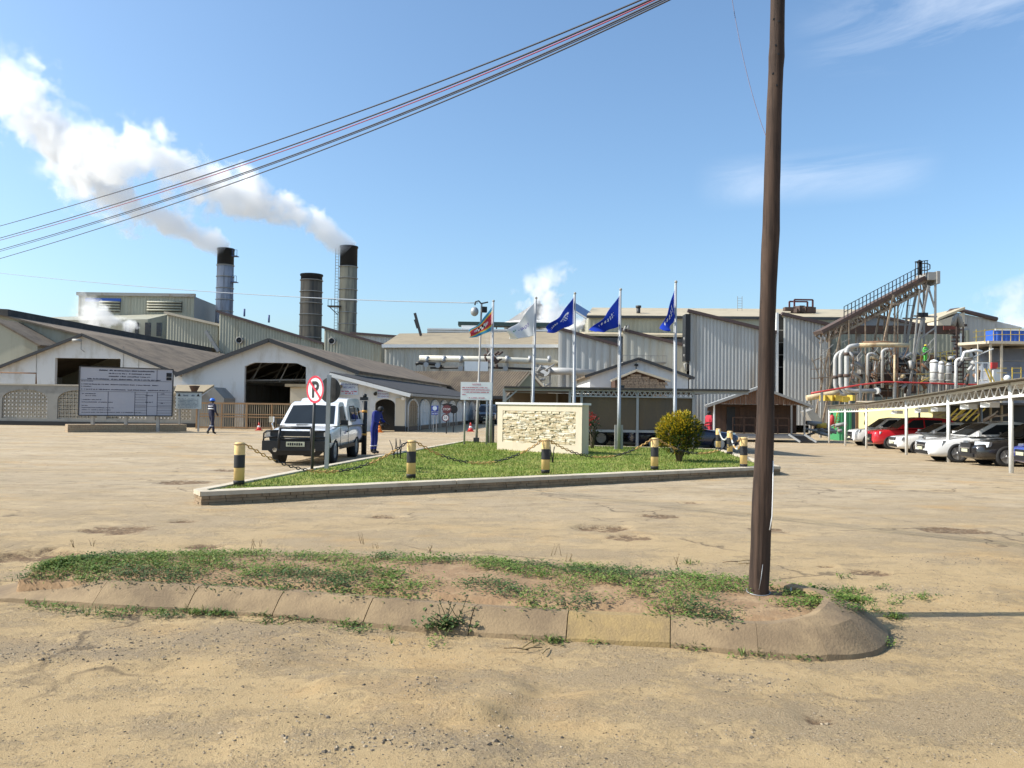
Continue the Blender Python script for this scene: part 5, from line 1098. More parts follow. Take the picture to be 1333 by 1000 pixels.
# evaporator platform with blue container
Y = 66.0; root = thing('platform_house', 'raised platform with a shaded grey drum house and yellow rails', 'platform', V((at(1300,540,Y).x,Y,gh(30,Y))))
zt, zb_ = at(1300,446,Y).z, at(1300,449.5,Y).z
f = MB(); a, b, c, d = at(1254,452,Y), at(1272,446,Y-1.5), at(1350,447,Y-1.5), at(1350,447,Y+8)
f.prism([V((a.x,Y+.8,zb_)), V((at(1273,446,Y).x,Y-1.5,zb_)), V((c.x+3,Y-1.5,zb_)), V((c.x+3,Y+8,zb_)), V((at(1268,446,Y+8).x,Y+8,zb_))], (0,0,zt-zb_)); f.build('slab', M['cap'], root)
f = MB(); p, q = at(1297,470,Y), at(1350,470,Y); rr = (q.x-p.x)/2*1.1; f.lathe([(rr,-.7),(rr,zb_-.25)], V((p.x+rr,Y+rr,0)), 36); f.build('drum_wall', mat('grey_drum', (.25,.26,.29), .45, .2, .15, .4, (.17,.17,.18), (.5,.7)), root)
f = MB(); zr_ = at(1300,474,Y).z
for k in range(8): f.torus(V((p.x+rr,Y+rr,.5+(zb_-1)*k/8)), rr*1.003, .05, Matrix.Identity(3), 40, 4)
f.build('drum_seam', M['steel_grey'], root)
f = MB()
for x, m_ in ((1278,1),(1292,1),(1262,0)): legs(f, Y, x, 449, x, 2.4 if m_ else 1.2, -1.2)
f.build('column', M['cream_wall'], root)
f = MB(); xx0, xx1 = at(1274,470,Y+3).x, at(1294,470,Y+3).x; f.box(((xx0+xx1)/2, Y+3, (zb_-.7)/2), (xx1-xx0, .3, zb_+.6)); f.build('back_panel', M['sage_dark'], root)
f = MB()
for x, y0, y1 in ((1254,474,498),(1262,474,498),(1270,474,498)): PB(f, Y, [(x,y0),(x,y1)], 1.6, -1.8)
PB(f, Y, [(1253,474),(1271,474)], 1.5, -1.8); PB(f, Y, [(1252,466),(1276,456)], 1.2, -1.8); f.tube([at(1252,470,Y-1.9), at(1255,459,Y-1.9), at(1270,456,Y-1.9), at(1278,458,Y-1.9)], .12, 7); f.build('white_frame', M['white_paint'], root)
f = MB()
for x in (1260,1264): PB(f, Y, [(x,482),(x+12,508)], 1.2, -2.4)
for x in (1281,1284): PB(f, Y, [(x,494),(x+4,508)], 1.0, -2.4)
for y in (481,487): PB(f, Y, [(1277,y),(1289,y)], .8, -2.2); PB(f, Y, [(1296,y),(1307,y)], .8, -2.2)
for x in (1296,1307): PB(f, Y, [(x,480),(x,498)], .9, -2.2)
for y in (430.5,437.5): PB(f, Y, [(1254,y+4),(1284,y),(1350,y)], .7, -1.4)
for x in range(1258,1345,11): PB(f, Y, [(x,447),(x,431)], .6, -1.4)
f.build('yellow_rail', M['yellow'], root)
f = MB(); p = at(1294,476,Y-1.6); f.box(p, (.42,.3,.5)); f.build('fire_box', M['red'], root); f = MB(); p = at(1297,489,Y-1.6); f.box(p, (.5,.3,1.0)); f.build('notice_panel', M['white_paint'], root)
f = MB()
for k in range(14): f = MB(); p = at(1252+rn.uniform(0,24), 462+rn.uniform(0,34), Y-.8+rn.random()*2); f.tube([p, p+V((rn.uniform(-.4,.4),0,rn.uniform(-.8,.8)))], rn.uniform(.06,.2), 7); f.build('small_pipe', M[('rust','pipe','dark')[k % 3]], root)
p = at(1318,436,Y+1); root = thing('blue_container', 'blue box container on top of the railed platform', 'container', V((p.x,Y+1,zt)))
f = MB(); x0_, x1_ = at(1294,436,Y+1).x, at(1352,436,Y+1).x; hz = at(1300,429.5,Y+1).z-zt-.02
f.corr(V((x0_,Y+.9,zt+.02)), V((x1_,Y+.9,zt+.02)), V((x1_,Y+.9,zt+hz)), V((x0_,Y+.9,zt+hz)), .35, .05, True); f.hexa([V((x0_,Y+.97,zt+.02)), V((x1_,Y+.97,zt+.02)), V((x1_,Y+2.2,zt+.02)), V((x0_,Y+2.2,zt+.02)), V((x0_,Y+.97,zt+hz)), V((x1_,Y+.97,zt+hz)), V((x1_,Y+2.2,zt+hz)), V((x0_,Y+2.2,zt+hz))]); f.build('body', M['blue'], root)
f = MB(); f.bar((x0_,Y+.85,zt+hz+.03),(x1_,Y+.85,zt+hz+.03), .12, .14); f.build('top_rail', M['white_paint'], root)
# ---- store room with green container under the car park roof
Y = 66.0; g0 = gh(30,Y); root = thing('yellow_store', 'pale yellow rendered store wall behind the parked cars', 'store', V((at(1160,540,Y).x,Y,g0)))
a, b = at(1116,540,Y+3), at(1214,540,Y-4.5); a.z = b.z = g0-.1; bk = V((3.2,4,0)); f = MB(); f.hexa([a, b, b+bk, a+bk]+[V((p.x,p.y,2.35)) for p in (a, b, b+bk, a+bk)]); f.build('wall', M['yellow_wall'], root); f = MB(); f.hexa([V((p.x,p.y,z)) for z in (2.36,2.48) for p in (a+V((-.2,-.2,0)), b+V((.2,-.3,0)), b+bk, a+bk)]); f.build('roof_slab', M['concrete'], root)
f = MB(); p = at(1116.5,540,Y+2.9); f.box((p.x,Y+2.9,(g0+2.4)/2), (.35,.1,2.4-g0)); f.build('rusty_quoin', M['rust'], root); f = MB(); p = at(1125,545,Y+2.2); f.tube([p+V((0,0,.5)), p+V((.1,0,0)), p+V((0,0,-.5))], .05, 6); f.build('drain_pipe', M['black'], root)
p = at(1100,545,64); root = thing('green_locker', 'bright green steel locker beside the pale yellow store', 'locker', V((p.x,64,gh(27,64)))); a, b = at(1092.5,529,64), at(1108,529,64)
f = MB(); f.corr(V((a.x,63.9,gh(27,64))), V((b.x,63.9,gh(27,64))), V((b.x,63.9,a.z)), V((a.x,63.9,a.z)), .3, .03, True); f.box(((a.x+b.x)/2,64.9,(a.z+gh(27,64))/2), (b.x-a.x,1.9,a.z-gh(27,64))); f.build('body', M['green'], root); f = MB(); f.box(((a.x+b.x)/2,64.9,a.z+.03), (b.x-a.x+.1,2,.06)); f.build('lid', M['steel_grey'], root)
p = at(1089,543,64); root = thing('ladder', 'leaning yellow-white ladder left of the green locker', 'ladder', V((p.x,64,gh(27,64)))); f = MB()
for s in (0,.4): f.bar(at(1086,558,64)+V((s,0,0)), at(1091,533,64)+V((s,0,0)), .07)
f.build('stile', M['yellow'], root); f = MB()
for k in range(7): q = at(1086,558,64).lerp(at(1091,533,64), (k+.5)/7); f.bar(q, q+V((.4,0,0)), .05)
f.build('rung', M['yellow'], root)
p = at(1083,547,64); root = thing('fire_extinguisher', 'red fire extinguisher drum beside the ladder', 'extinguisher', p); f = MB(); f.lathe([(.2,-.45),(.2,.3),(.08,.42),(0,.44)], p, 12); f.build('cylinder', M['red'], root); f = MB(); f.box(p+V((0,0,.5)), (.12,.12,.14)); f.build('valve', M['black'], root)
root = thing('scrap_heap', 'low heap of pipes and steel scrap between the hut ramp and carport', 'scrap', at(1072,562,60)); f = MB()
for k in range(22): p = at(1058+rn.uniform(0,34), 556+rn.uniform(-5,8), 60+rn.uniform(-1,1)); f.tube([p, p+V((rn.uniform(-1.2,1.2),rn.uniform(-.3,.3),rn.uniform(-.2,.2)))], rn.uniform(.06,.16), 7)
f.build('pipes', M['steel_grey'], root); f = MB(); p = at(1063,554,59.5); f.tube([p, p+V((.7,0,.02))], .2, 10); f.build('yellow_drum', M['yellow'], root)
Y = 60.0; root = thing('machinery_shed', 'dark open machinery shed behind the nearer parked cars', 'shed', V((at(1290,540,Y).x,Y,gh(30,Y)))); a, b = at(1212,540,Y), at(1400,540,Y)
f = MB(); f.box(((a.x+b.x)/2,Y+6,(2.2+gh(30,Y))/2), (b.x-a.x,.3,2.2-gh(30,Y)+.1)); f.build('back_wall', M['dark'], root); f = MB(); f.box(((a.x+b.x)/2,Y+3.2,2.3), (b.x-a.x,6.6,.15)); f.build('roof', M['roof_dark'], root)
f = MB()
for k in range(6): PB(f, Y, [(1238+k*7,548),(1254+k*7,532)], 1.6, rn.uniform(0,2))
f.build('yellow_bars', M['yellow'], root); f = MB()
for k in range(12): PB(f, Y, [(1230+k*8,546+rn.uniform(-4,4)),(1250+k*8,538+rn.uniform(-4,4))], 1.6, rn.uniform(0,2))
f.build('stacked_steel', M['truss'], root)
# ---- car park roof
PP = []
for px, yb, yt in ((1316,615,500),(1234.7,603,513),(1180,594,520.6),(1128,585,527),(1100.5,580.5,528.5),(1079.4,576.4,530)):
    D = 2.42*F/(yb-yt); p = at(px,yt,D); PP.append(V((p.x,p.y,p.z)))
dirv = (PP[-1]-PP[0]); dirv.normalize(); side = V((dirv.y,-dirv.x,0)).normalized()
root = thing('car_park_roof', 'long white-posted parking shelter with a lattice edge beam', 'carport', V((PP[2].x,PP[2].y,gh(PP[2].x,PP[2].y))))
E0 = PP[0]-dirv*6.4; L6 = [E0]+PP
fz_ = lambda i: L6[i]
f = MB()
for i, p in enumerate(PP): pass
for p in PP+[E0]:
    g0 = gh(p.x,p.y); m = MB(); m.tube([V((p.x,p.y,g0-.1)), V((p.x,p.y,p.z+.02))], .06, 10); m.build('post', M['white_paint'], root)
    m = MB(); q = V((p.x,p.y,0))+side*5.6; m.tube([V((q.x,q.y,gh(q.x,q.y)-.1)), V((q.x,q.y,p.z+.25))], .07, 8); m.build('back_post', M['steel_grey'], root)
f = MB()
for a, b in zip(L6, L6[1:]):
    f.bar(a, b, .06, .07); f.bar(a-UP*.34, b-UP*.34, .06, .07); n = 9
    for k in range(n): u, v, w2 = a.lerp(b,k/n), a.lerp(b,(k+.5)/n), a.lerp(b,(k+1)/n); f.bar(u-UP*.34, v, .022); f.bar(v, w2-UP*.34, .022)
    o = side*5.6+UP*.22; f.bar(a+o, b+o, .06, .08)
for p in L6: f.bar(p-UP*.05, p+side*5.6+UP*.18, .06, .2)
f.build('lattice_beam', M['white_paint'], root)
f = MB()
for a, b in zip(L6, L6[1:]):
    q = [a-side*.35+UP*.08, b-side*.35+UP*.08, b+side*6+UP*.34, a+side*6+UP*.34]; f.corr(q[3], q[0], q[1], q[2], .3, .03) if False else f.corr(q[0], q[1], q[2], q[3], .32, .04); f.hexa([p-UP*.03 for p in q]+[p-UP*.005 for p in q])
f.build('roof_sheet', mat('shelter_sheet', (.16,.14,.105), .8, 0, .2, .5, (.10,.085,.07), (.5,.7)), root)
f = MB(); f.sphere(PP[0]+V((-.1,.0,.16)), .085, 10); f.build('finial', M['white_paint'], root)
for k, (i, fr_) in enumerate(((1,.45),(1,.8),(2,.4),(2,.8),(3,.35))): m = MB(); p = L6[i].lerp(L6[i+1], fr_)-UP*.48+side*.3; m.box(p, (.3,.5,.16)); m.build('light_box', M['white_paint'], root)
# ---------------------------------------------------------------- lettering
def lett(body, size, o, right, up, m, parent, name='lettering', ext=.004, align='CENTER', bold=0):
    cu = bpy.data.curves.new('t', 'FONT'); cu.body = body; cu.size = size; cu.align_x = align; cu.align_y = 'CENTER'; cu.extrude = ext; cu.offset = bold; cu.resolution_u = 3
    ob = bpy.data.objects.new('t', cu); COL.objects.link(ob); dg = bpy.context.evaluated_depsgraph_get(); me = bpy.data.meshes.new_from_object(ob.evaluated_get(dg))
    bpy.data.objects.remove(ob); right = V(right).normalized(); up = V(up).normalized(); n = right.cross(up)
    me.transform(Matrix.Translation(V(o)-ORI[parent.name]) @ Matrix((right, up, n)).transposed().to_4x4()); me.materials.clear(); me.materials.append(m); me.name = name
    r = bpy.data.objects.new(name, me); COL.objects.link(r); r.parent = parent; ORI[r.name] = ORI[parent.name]; return r
def scrib(mb, o, right, up, w_, h, frac=.8, seed=0, align=0):
    """one line of lettering too small to read: uneven little strokes"""
    r = random.Random(seed); right, up = V(right).normalized(), V(up).normalized(); n = right.cross(up)*.004; x = 0; L = w_*frac; x0 = (w_-L)/2 if align else 0
    while x < L:
        g = h*r.uniform(.35,.75)
        if r.random() < .16: x += g; continue
        a = V(o)+right*(x0+x)+up*(h*r.uniform(-.1,.05)); hh = h*r.uniform(.6,1); ww = min(g*.75, L-x+.001)
        mb.hexa([a, a+right*ww, a+right*ww+n, a+n, a+up*hh, a+right*ww+up*hh, a+right*ww+n+up*hh, a+n+up*hh]); x += g
ink = mat('dark_ink', (.035,.035,.06), .7); ink_b = mat('blue_ink', (.04,.05,.28), .6); ink_r = mat('red_ink', (.50,.05,.10), .6); ink_w = mat('white_ink', (.78,.78,.78), .6); ink_p = mat('purple_ink', (.25,.05,.18), .6)
board_grey = mat('grey_board', (.40,.40,.44), .6, 0, .06, 1); board_white = mat('white_board', (.80,.80,.80), .5, 0, .03, 2); board_blue = mat('pale_blue_board', (.55,.63,.74), .55, 0, .05, 2)
# ---------------------------------------------------------------- utility pole
pts = [(986.5,792,27),(987,775,26),(988.5,745,25.5),(990.5,700,25),(992,655,26),(994,610,24),(996,560,22.5),(997,500,20.5),(998.5,430,20.8),(1000,380,21),(1002,330,22),(1003.6,300,22.5),(1005,240,20.8),(1007.5,150,19.8),(1010,90,18.8),(1010.8,74,20.5),(1011.5,55,18.6),(1012.5,0,18),(1015,-60,17.2),(1018,-140,16)]
PY = 6.24; P = [at(x,y,PY) for x,y,_ in pts]; rads = [w_/2*PY/F for _,_,w_ in pts]; dense, dr_ = [], []
for i in range(len(P)-1):
    for k in range(14): dense.append(P[i].lerp(P[i+1],k/14)); dr_.append(rads[i]+(rads[i+1]-rads[i])*k/14)
dense.append(P[-1]); dr_.append(rads[-1])
root = thing('utility_pole', 'tall leaning brown timber utility pole standing in the weedy island', 'pole', P[1])
f = MB(); f.tube(dense, dr_, 40)
for i, v in enumerate(f.v):
    a = noise.noise(V((v.x*14, v.y*14, v.z*1.2))); b = noise.noise(V((v.x*30,v.y*30,v.z*5))); c = dense[min(i//40, len(dense)-1)]; d = (v-c); g_n = noise.noise(V((d.x*60, d.y*60, v.z*.9))); f.v[i] = c+d*(1+.05*a+.03*b-.11*max(0,g_n-.12)+.03*noise.noise(V((v.x*3,v.y*3,v.z*4))))
f.build('trunk', M['pole'], root)
f = MB()
for x, y in ((1005.5,28),(1011,32),(1007,63),(1010,75),(1004,99),(1008,115)):
    p = at(x,y,PY-.0); c = min(dense, key=lambda q: abs(q.z-p.z)); r = dr_[dense.index(c)]; o_ = p.x-c.x; yy = -math.sqrt(max(.0001, r*r-o_*o_)); q = V((p.x, c.y+yy, p.z)); f.tube([q+V((0,-.004,0)), q+V((0,.01,0))], .0085, 10)
f.build('bolt_hole', M['soot'], root)
f = MB(); f.tube([at(1006.5,600,PY-.05), at(1006,640,PY-.09), at(1005,672,PY-.1), at(1002,690,PY-.1)], .0035, 6); f.build('loose_wire', ink_w, root)
f = MB(); f.tube([at(993,735,PY-.09), at(990.5,755,PY-.11), at(988,768,PY-.1)], .002, 5); q = P[1]+V((0,0,.03)); f.torus(q, .089, .004, Matrix.Rotation(R(8),3,'X'), 20, 5); f.build('binding_wire', M['steel'], root)
f = MB(); p = gr(1030,776,.15); f.box(p+V((0,0,.03)), (.012,.008,.07)); f.box(p+V((.03,.02,.0)), (.05,.02,.01), .5); o = f.build('paper_scrap', ink_w, org=p); tag(o, 'tiny white scrap of litter in the weeds by the pole foot', 'litter')
# wires
def cable(label, pxs, Y0, Y1, r, m, group='overhead cables'):
    (x0,y0),(x1,y1),(x2,y2) = pxs; n = 40; P = []
    for i in range(n+1):
        t = i/n; px = x0*(1-t)*(1-2*t)+4*x1*t*(1-t)+x2*t*(2*t-1); py = y0*(1-t)*(1-2*t)+4*y1*t*(1-t)+y2*t*(2*t-1); P.append(at(px,py,1/((1-t)/Y0+t/Y1)))
    f = MB(); f.tube(P, r, 6); o = f.build('overhead_cable', m, org=P[n//2]); return tag(o, label, 'cable', group)
wire_d = mat('black_cable', (.02,.02,.03), .6); wire_r = mat('red_cable', (.28,.05,.10), .6)
cable('topmost of the overhead cables, standing clear above the bundle', [(-120,326),(515,128),(1150,-145)], 32, 6.2, 0.0088, wire_d)
cable('black cable second from the top of the overhead bundle', [(-120,342),(515,139),(1150,-147)], 32, 6.2, 0.0096, wire_d)
cable('reddish cable inside the overhead bundle', [(-120,344.5),(515,142.5),(1150,-146)], 32.3, 6.2, 0.0072, wire_r)
cable('middle black cable of the lower overhead pair', [(-120,357),(515,151),(1150,-148)], 31.5, 6.2, 0.0088, wire_d)
cable('thin cable running just under the lower overhead pair', [(-120,359.5),(515,153),(1150,-144)], 31.2, 6.2, 0.0064, wire_d)
cable('lowest of the overhead cables in the bundle', [(-120,370),(515,158),(1150,-143)], 31, 6.2, 0.0080, wire_d)
cable('faint far cable strung low past the chimneys to the camera mast', [(-60,349),(290,381),(622,394.5)], 70, 31, .02, mat('grey_cable', (.25,.28,.32), .6), None)
cable('thin cable slanting up from the utility pole', [(1000,185),(972,95),(950,-20)], 6.3, 7.6, .0035, mat('thin_cable', (.12,.12,.18), .6), None)
# ---------------------------------------------------------------- stone sign wall
a = gr(647,584.5,LZ); b = gr(757,591.5,LZ); a.z = b.z = LZ-.05; t = (b-a); L = t.length; t.normalize(); nn = V((t.y,-t.x,0)); zt = at(700,527,(a.y+b.y)/2).z
root = thing('sign_wall', 'cream sign wall with a blank panel of split stone on the lawn', 'wall', (a+b)/2)
f = MB(); th = .34; H = zt-a.z; m_ = .20; fr = .05
f.hexa([a-nn*fr, b-nn*fr, b-nn*th, a-nn*th]+[p+UP*H for p in (a-nn*fr, b-nn*fr, b-nn*th, a-nn*th)])
def fb(x0,x1,z0,z1): p = [a+t*x0, a+t*x1, a+t*x1-nn*(fr+.01), a+t*x0-nn*(fr+.01)]; f.hexa([q+UP*z0 for q in p]+[q+UP*z1 for q in p])
xa, xb, za, zb = .23, L-.24, .30, H-.20
fb(0,L,0,za); fb(0,L,zb,H); fb(0,xa,za,zb); fb(xb,L,za,zb)
f.build('body', M['cream_wall'], root)
f = MB(); p = [a-t*.05+nn*.05, b+t*.05+nn*.05, b+t*.05-nn*(th+.05), a-t*.05-nn*(th+.05)]; f.hexa([q+UP*H for q in p]+[q+UP*(H+.065) for q in p]); f.build('coping', M['white_wall'], root)
f = MB(); z = za; rs = random.Random(11)
while z < zb-.02:
    hh = rs.uniform(.03,.065); hh = min(hh, zb-z); x = xa-rs.random()*.1
    while x < xb:
        l = rs.uniform(.08,.34); x0, x1 = max(x,xa), min(x+l-.006,xb)
        if x1-x0 > .015:
            d0, d1 = rs.uniform(-.045,.014), rs.uniform(-.045,.014); z0, z1 = z+.003, z+hh-.004; j = lambda: rs.uniform(-.006,.006)
            q = [a+t*x0+nn*d0, a+t*x1+nn*d1, a+t*x1-nn*fr, a+t*x0-nn*fr]; f.hexa([v+UP*(z0+j()) for v in q]+[v+UP*(z1+j())+(nn*j()*2) for v in q])
        x += l
    z += hh
f.build('stone_panel', M['stone'], root)
# ---------------------------------------------------------------- flagpoles and flags
FLAGS = [(642.5,392,638.5,575.7,30.6,'flagpole carrying the multicoloured striped flag'),(698,388,692,578,29.6,'flagpole carrying the white flag'),(748.5,382,747,580,28.6,'flagpole standing behind the sign wall end, carrying a wide blue flag'),(808,377,805.5,586,27.3,'flagpole with a grey clamp box at its foot, in front of the shade net'),(880,367,878.5,592,25.4,'flagpole rising behind the round yellow-green shrub')]
for i, (xt, yt, xb_, yb, Yp, lab) in enumerate(FLAGS):
    p = at(xb_,yb,Yp); base = V((p.x,Yp,LZ-.03)); top = at(xt,yt,Yp); root = thing('flagpole', lab, 'flagpole', base, 'row of flagpoles on the lawn')
    f = MB(); f.tube([base, base.lerp(top,.33), base.lerp(top,.331), base.lerp(top,.66), base.lerp(top,.661), top], [.055,.055,.047,.045,.036,.03], 12); f.build('mast', M['steel'], root)
    f = MB(); f.sphere(top, .05, 10); f.build('cap', M['steel_grey'], root)
    f = MB(); f.box(base+V((.10,.06,.42)), (.08,.1,.85)); f.box(base+V((-.10,.06,.42)), (.08,.1,.85)); f.build('clamp_post', M['dark'] if i in (0,) else M['steel_grey'], root)
    f = MB(); f.tube([base+V((-.06,-.05,.3)), base.lerp(top,.5)+V((-.08,-.05,0)), top+V((-.05,-.04,-.05))], .006, 4); f.build('halyard', ink_w, root)
FONT = {'A':(14,17,31,17,17),'O':(14,17,17,17,14),'I':(4,4,4,4,4),'L':(16,16,16,16,31),'V':(17,17,17,10,4),'C':(15,16,16,16,15),'S':(15,16,14,1,30),'R':(30,17,30,18,17)}
def flag(label, name, i, hoist, fly, mats, pick, ripple=.12, waves=2.2, sagx=0):
    Yp = FLAGS[i][4]; A, B = at(*hoist[0],Yp), at(*hoist[1],Yp); Cc, D = at(*fly[0],Yp), at(*fly[1],Yp); nu, nv = 60, 40; f = MB()
    def S(u, v):
        p = (A.lerp(B,v)).lerp(Cc.lerp(D,v), u); amp = ripple*(u**.8); w_ = math.sin(u*waves*6.283+v*3.2+i*1.7)
        return p+V((amp*.25*math.cos(u*waves*6.283+v*5), amp*w_-.10*u, -.10*math.sin(math.pi*u)*(1-v*.4)+amp*.18*math.sin(u*9+v*4)))
    vs_ = [S(a/nu,b/nv) for b in range(nv+1) for a in range(nu+1)]; f.v = vs_
    for b in range(nv):
        for a in range(nu): f.f.append([b*(nu+1)+a, b*(nu+1)+a+1, (b+1)*(nu+1)+a+1, (b+1)*(nu+1)+a]); f.sm.append(True); f.mi.append(pick((a+.5)/nu,(b+.5)/nv))
    o = f.build(name, mats, org=A, fix=False); tag(o, label, 'flag', 'flags flying from the flagpoles'); so_ = o.modifiers.new('s','SOLIDIFY'); so_.thickness = .006; return o
def cloth(n, c, tr=.3):
    k = N(n); k.fin(k.mix(k.noise(6), [q*.9 for q in c], [min(1,q*1.08) for q in c]), .8, 0, None, .2); t_ = k.n('BsdfTranslucent'); t_.inputs[0].default_value = (*c,1); mx = k.n('MixShader'); mx.inputs[0].default_value = tr
    k.l(k.b.outputs[0], mx.inputs[1]); k.l(t_.outputs[0], mx.inputs[2]); k.l(mx.outputs[0], k.o.inputs[0]); return k.m
c_blue, c_lb, c_yel, c_red, c_wh, c_bk, c_gn, c_lblue = cloth('flag_blue',(.015,.05,.42)), cloth('flag_sky',(.07,.33,.52)), cloth('flag_yellow',(.75,.55,.03)), cloth('flag_red',(.58,.06,.09)), cloth('flag_white',(.75,.75,.77)), cloth('flag_black',(.02,.02,.02)), cloth('flag_green',(.05,.3,.12)), cloth('flag_purple',(.12,.08,.40))
def p_es(u, v):
    x, y = (u-.5)*1.5, (v-.5)
    if abs(y) < .16 and abs(x) < .34*(1-(y/.165)**2)**.5 if abs(y) < .165 else False: return 3 if (int((x+.34)/.11) % 2 == 0) != (y > 0) and abs(x) < .25 else 4
    if abs(y) < .015 and abs(x) < .45 or (abs(abs(y)-.07) < .012 and abs(x) < .42): return 4
    return 0 if v < .18 or v > .82 else 1 if v < .25 or v > .75 else 2
flag('striped flag in blue, yellow and red with a black and white shield', 'flag', 0, ((641.5,398),(641.5,429)), ((611.5,431),(612,440)), [c_lb,c_yel,c_red,c_bk,c_wh], p_es, .14, 1.6)
def letters(word, u, v, u0, u1, v0, v1):
    if not (u0 < u < u1 and v0 < v < v1): return False
    q = (u-u0)/(u1-u0)*len(word); k = int(q); fx = (q-k)/.85*5; fy = int((v-v0)/(v1-v0)*5); return fx < 5 and bool(FONT[word[k]][fy] >> (4-int(fx)) & 1)
def p_wh(u, v):
    if .25 < u < .62 and .44 < v < .60 and math.sin(u*71)*math.cos(v*53+u*20) > .1: return 1
    if .70 < u < .80 and .42 < v < .56 and math.sin(u*90+v*40) > .2: return 2
    return 0
flag('white flag with small purple and green lettering', 'flag', 1, ((697,391),(697,436)), ((661,431),(663,441)), [c_wh,c_lblue,c_gn], p_wh, .16, 1.5)
def p_b1(u, v):
    x, y = (u-.34), (v-.5)*.8; r = math.hypot(x,y)
    if .13 < r < .18 and (math.atan2(y,x) % 6.283) > 3.6 or (r < .10 and abs(math.sin(x*40+y*25)) > .75): return 1
    if .56 < u < .86 and .42 < v < .56 and math.sin(u*95)+.6*math.cos(v*60) > .1: return 1
    return 0
flag('wide blue flag with a white swirl emblem', 'flag', 2, ((747.5,386),(747.5,421)), ((711,427),(713,434)), [c_blue,c_wh], p_b1, .16, 1.7)
def p_b2(u, v):
    if .22 < u < .74 and .28 < v < .48 and math.sin(u*70)+.5*math.cos(v*50+u*9) > .25: return 1
    return 0
flag('blue flag with a white line of lettering, before the tan roofed hall', 'flag', 3, ((807,384),(807,424)), ((768,430),(777,432.5)), [c_blue,c_wh], p_b2, .18, 1.6)
def p_b3(u, v): return 1 if .25 < u < .80 and .22 < v < .52 and math.sin(u*52)+.6*math.cos(v*40+u*12) > .35 else 0
flag('steeply drooping blue flag with white letters above the round shrub', 'flag', 4, ((879,374),(879,412)), ((859,428),(868,433)), [c_blue,c_wh], p_b3, .16, 1.4)
# CCTV mast
p = at(620,575,30.9); base = V((p.x,30.9,LZ-.03)); top = at(627,396,30.9); root = thing('camera_mast', 'dark mast with a globe camera and floodlight on top beside the striped flag', 'mast', base)
f = MB(); f.tube([base, base.lerp(top,.45), base.lerp(top,.451), top], [.05,.05,.04,.035], 10); f.build('mast', M['steel_grey'], root); f = MB(); f.box(base+V((0,0,.1)), (.22,.22,.2)); f.build('foot', M['dark'], root)
f = MB(); f.tube([top, top+V((-.12,-.03,.12)), top+V((-.24,-.05,.08)), top+V((-.26,-.05,-.05))], .03, 7); f.bar(top+V((-.02,0,.02)), top+V((.25,0,.08)), .05); f.build('bracket', M['dark'], root)
f = MB(); f.sphere(top+V((-.27,-.05,-.30)), .16, 12, (1,1,1.15)); f.build('globe_camera', M['steel'], root); f = MB(); f.box(top+V((.1,-.05,-.22)), (.2,.16,.22), .3); f.build('floodlight', M['black'], root)
# notice board
Yn = 29.3; a, b = at(599.5,520.5,Yn), at(640.5,521.5,Yn); zt = at(620,497.5,Yn).z; root = thing('notice_board', 'white notice board with red lettering on two thin posts at the lawn edge', 'notice board', V(((a.x+b.x)/2,Yn,LZ)))
f = MB(); f.box(((a.x+b.x)/2,Yn,(a.z+zt)/2), (b.x-a.x,.05,zt-a.z)); f.build('panel', board_white, root)
for px in (604.5,633.5): f = MB(); x = at(px,560,Yn).x; f.tube([(x,Yn+.05,LZ-.03),(x,Yn+.05,zt-.1)], .035, 8); f.build('post', M['steel'], root)
lett('NOTICE', .085, ((a.x+b.x)/2, Yn-.028, zt-.09), (1,0,0), (0,0,1), ink_r, root, 'heading', .003)
for k, (w_, q) in enumerate(((.9,0),(.98,0),(.97,0),(.12,0),(.6,1))): f = MB(); scrib(f, (a.x+.06,Yn-.027,zt-.215-.085*k-(.04 if k == 4 else 0)), (1,0,0), (0,0,1), b.x-a.x-.12, .035, w_, 40+k, q); f.build('text_line', ink_r, root, fix=False)
# ---------------------------------------------------------------- billboard and info board
a, b = at(102,540.5,40.0), at(223.5,542,42.2); at_, bt_ = at(104,476.5,40.0), at(226,481.5,42.2); a.x = at_.x = (a.x+at_.x)/2; b.x = bt_.x = (b.x+bt_.x)/2; a.z = b.z = (a.z+b.z)/2; at_.z = bt_.z = (at_.z+bt_.z)/2
t = (b-a); W_ = t.length; t.normalize(); nn = V((t.y,-t.x,0)); H = at_.z-a.z; root = thing('billboard', 'big grey billboard covered with small print and a table, above a brick plinth', 'billboard', V(((a.x+b.x)/2,41,0)))
f = MB(); f.hexa([a, b, b-nn*.12, a-nn*.12]+[p+UP*H for p in (a, b, b-nn*.12, a-nn*.12)]); f.build('panel', board_grey, root)
f = MB()
for p, q in ((a,b),(a+UP*H,b+UP*H),(a,a+UP*H),(b,b+UP*H)): f.bar(p+nn*.01, q+nn*.01, .05, .05)
f.build('frame', M['dark'], root)
for u in (.15,.5,.85): f = MB(); p = a+t*W_*u-nn*.2; f.bar(V((p.x,p.y,0)), p+UP*H*.9, .14); f.build('post', M['steel_grey'], root)
f = MB(); o_ = lambda u, v: a+t*W_*u+UP*H*(1-v)+nn*.004
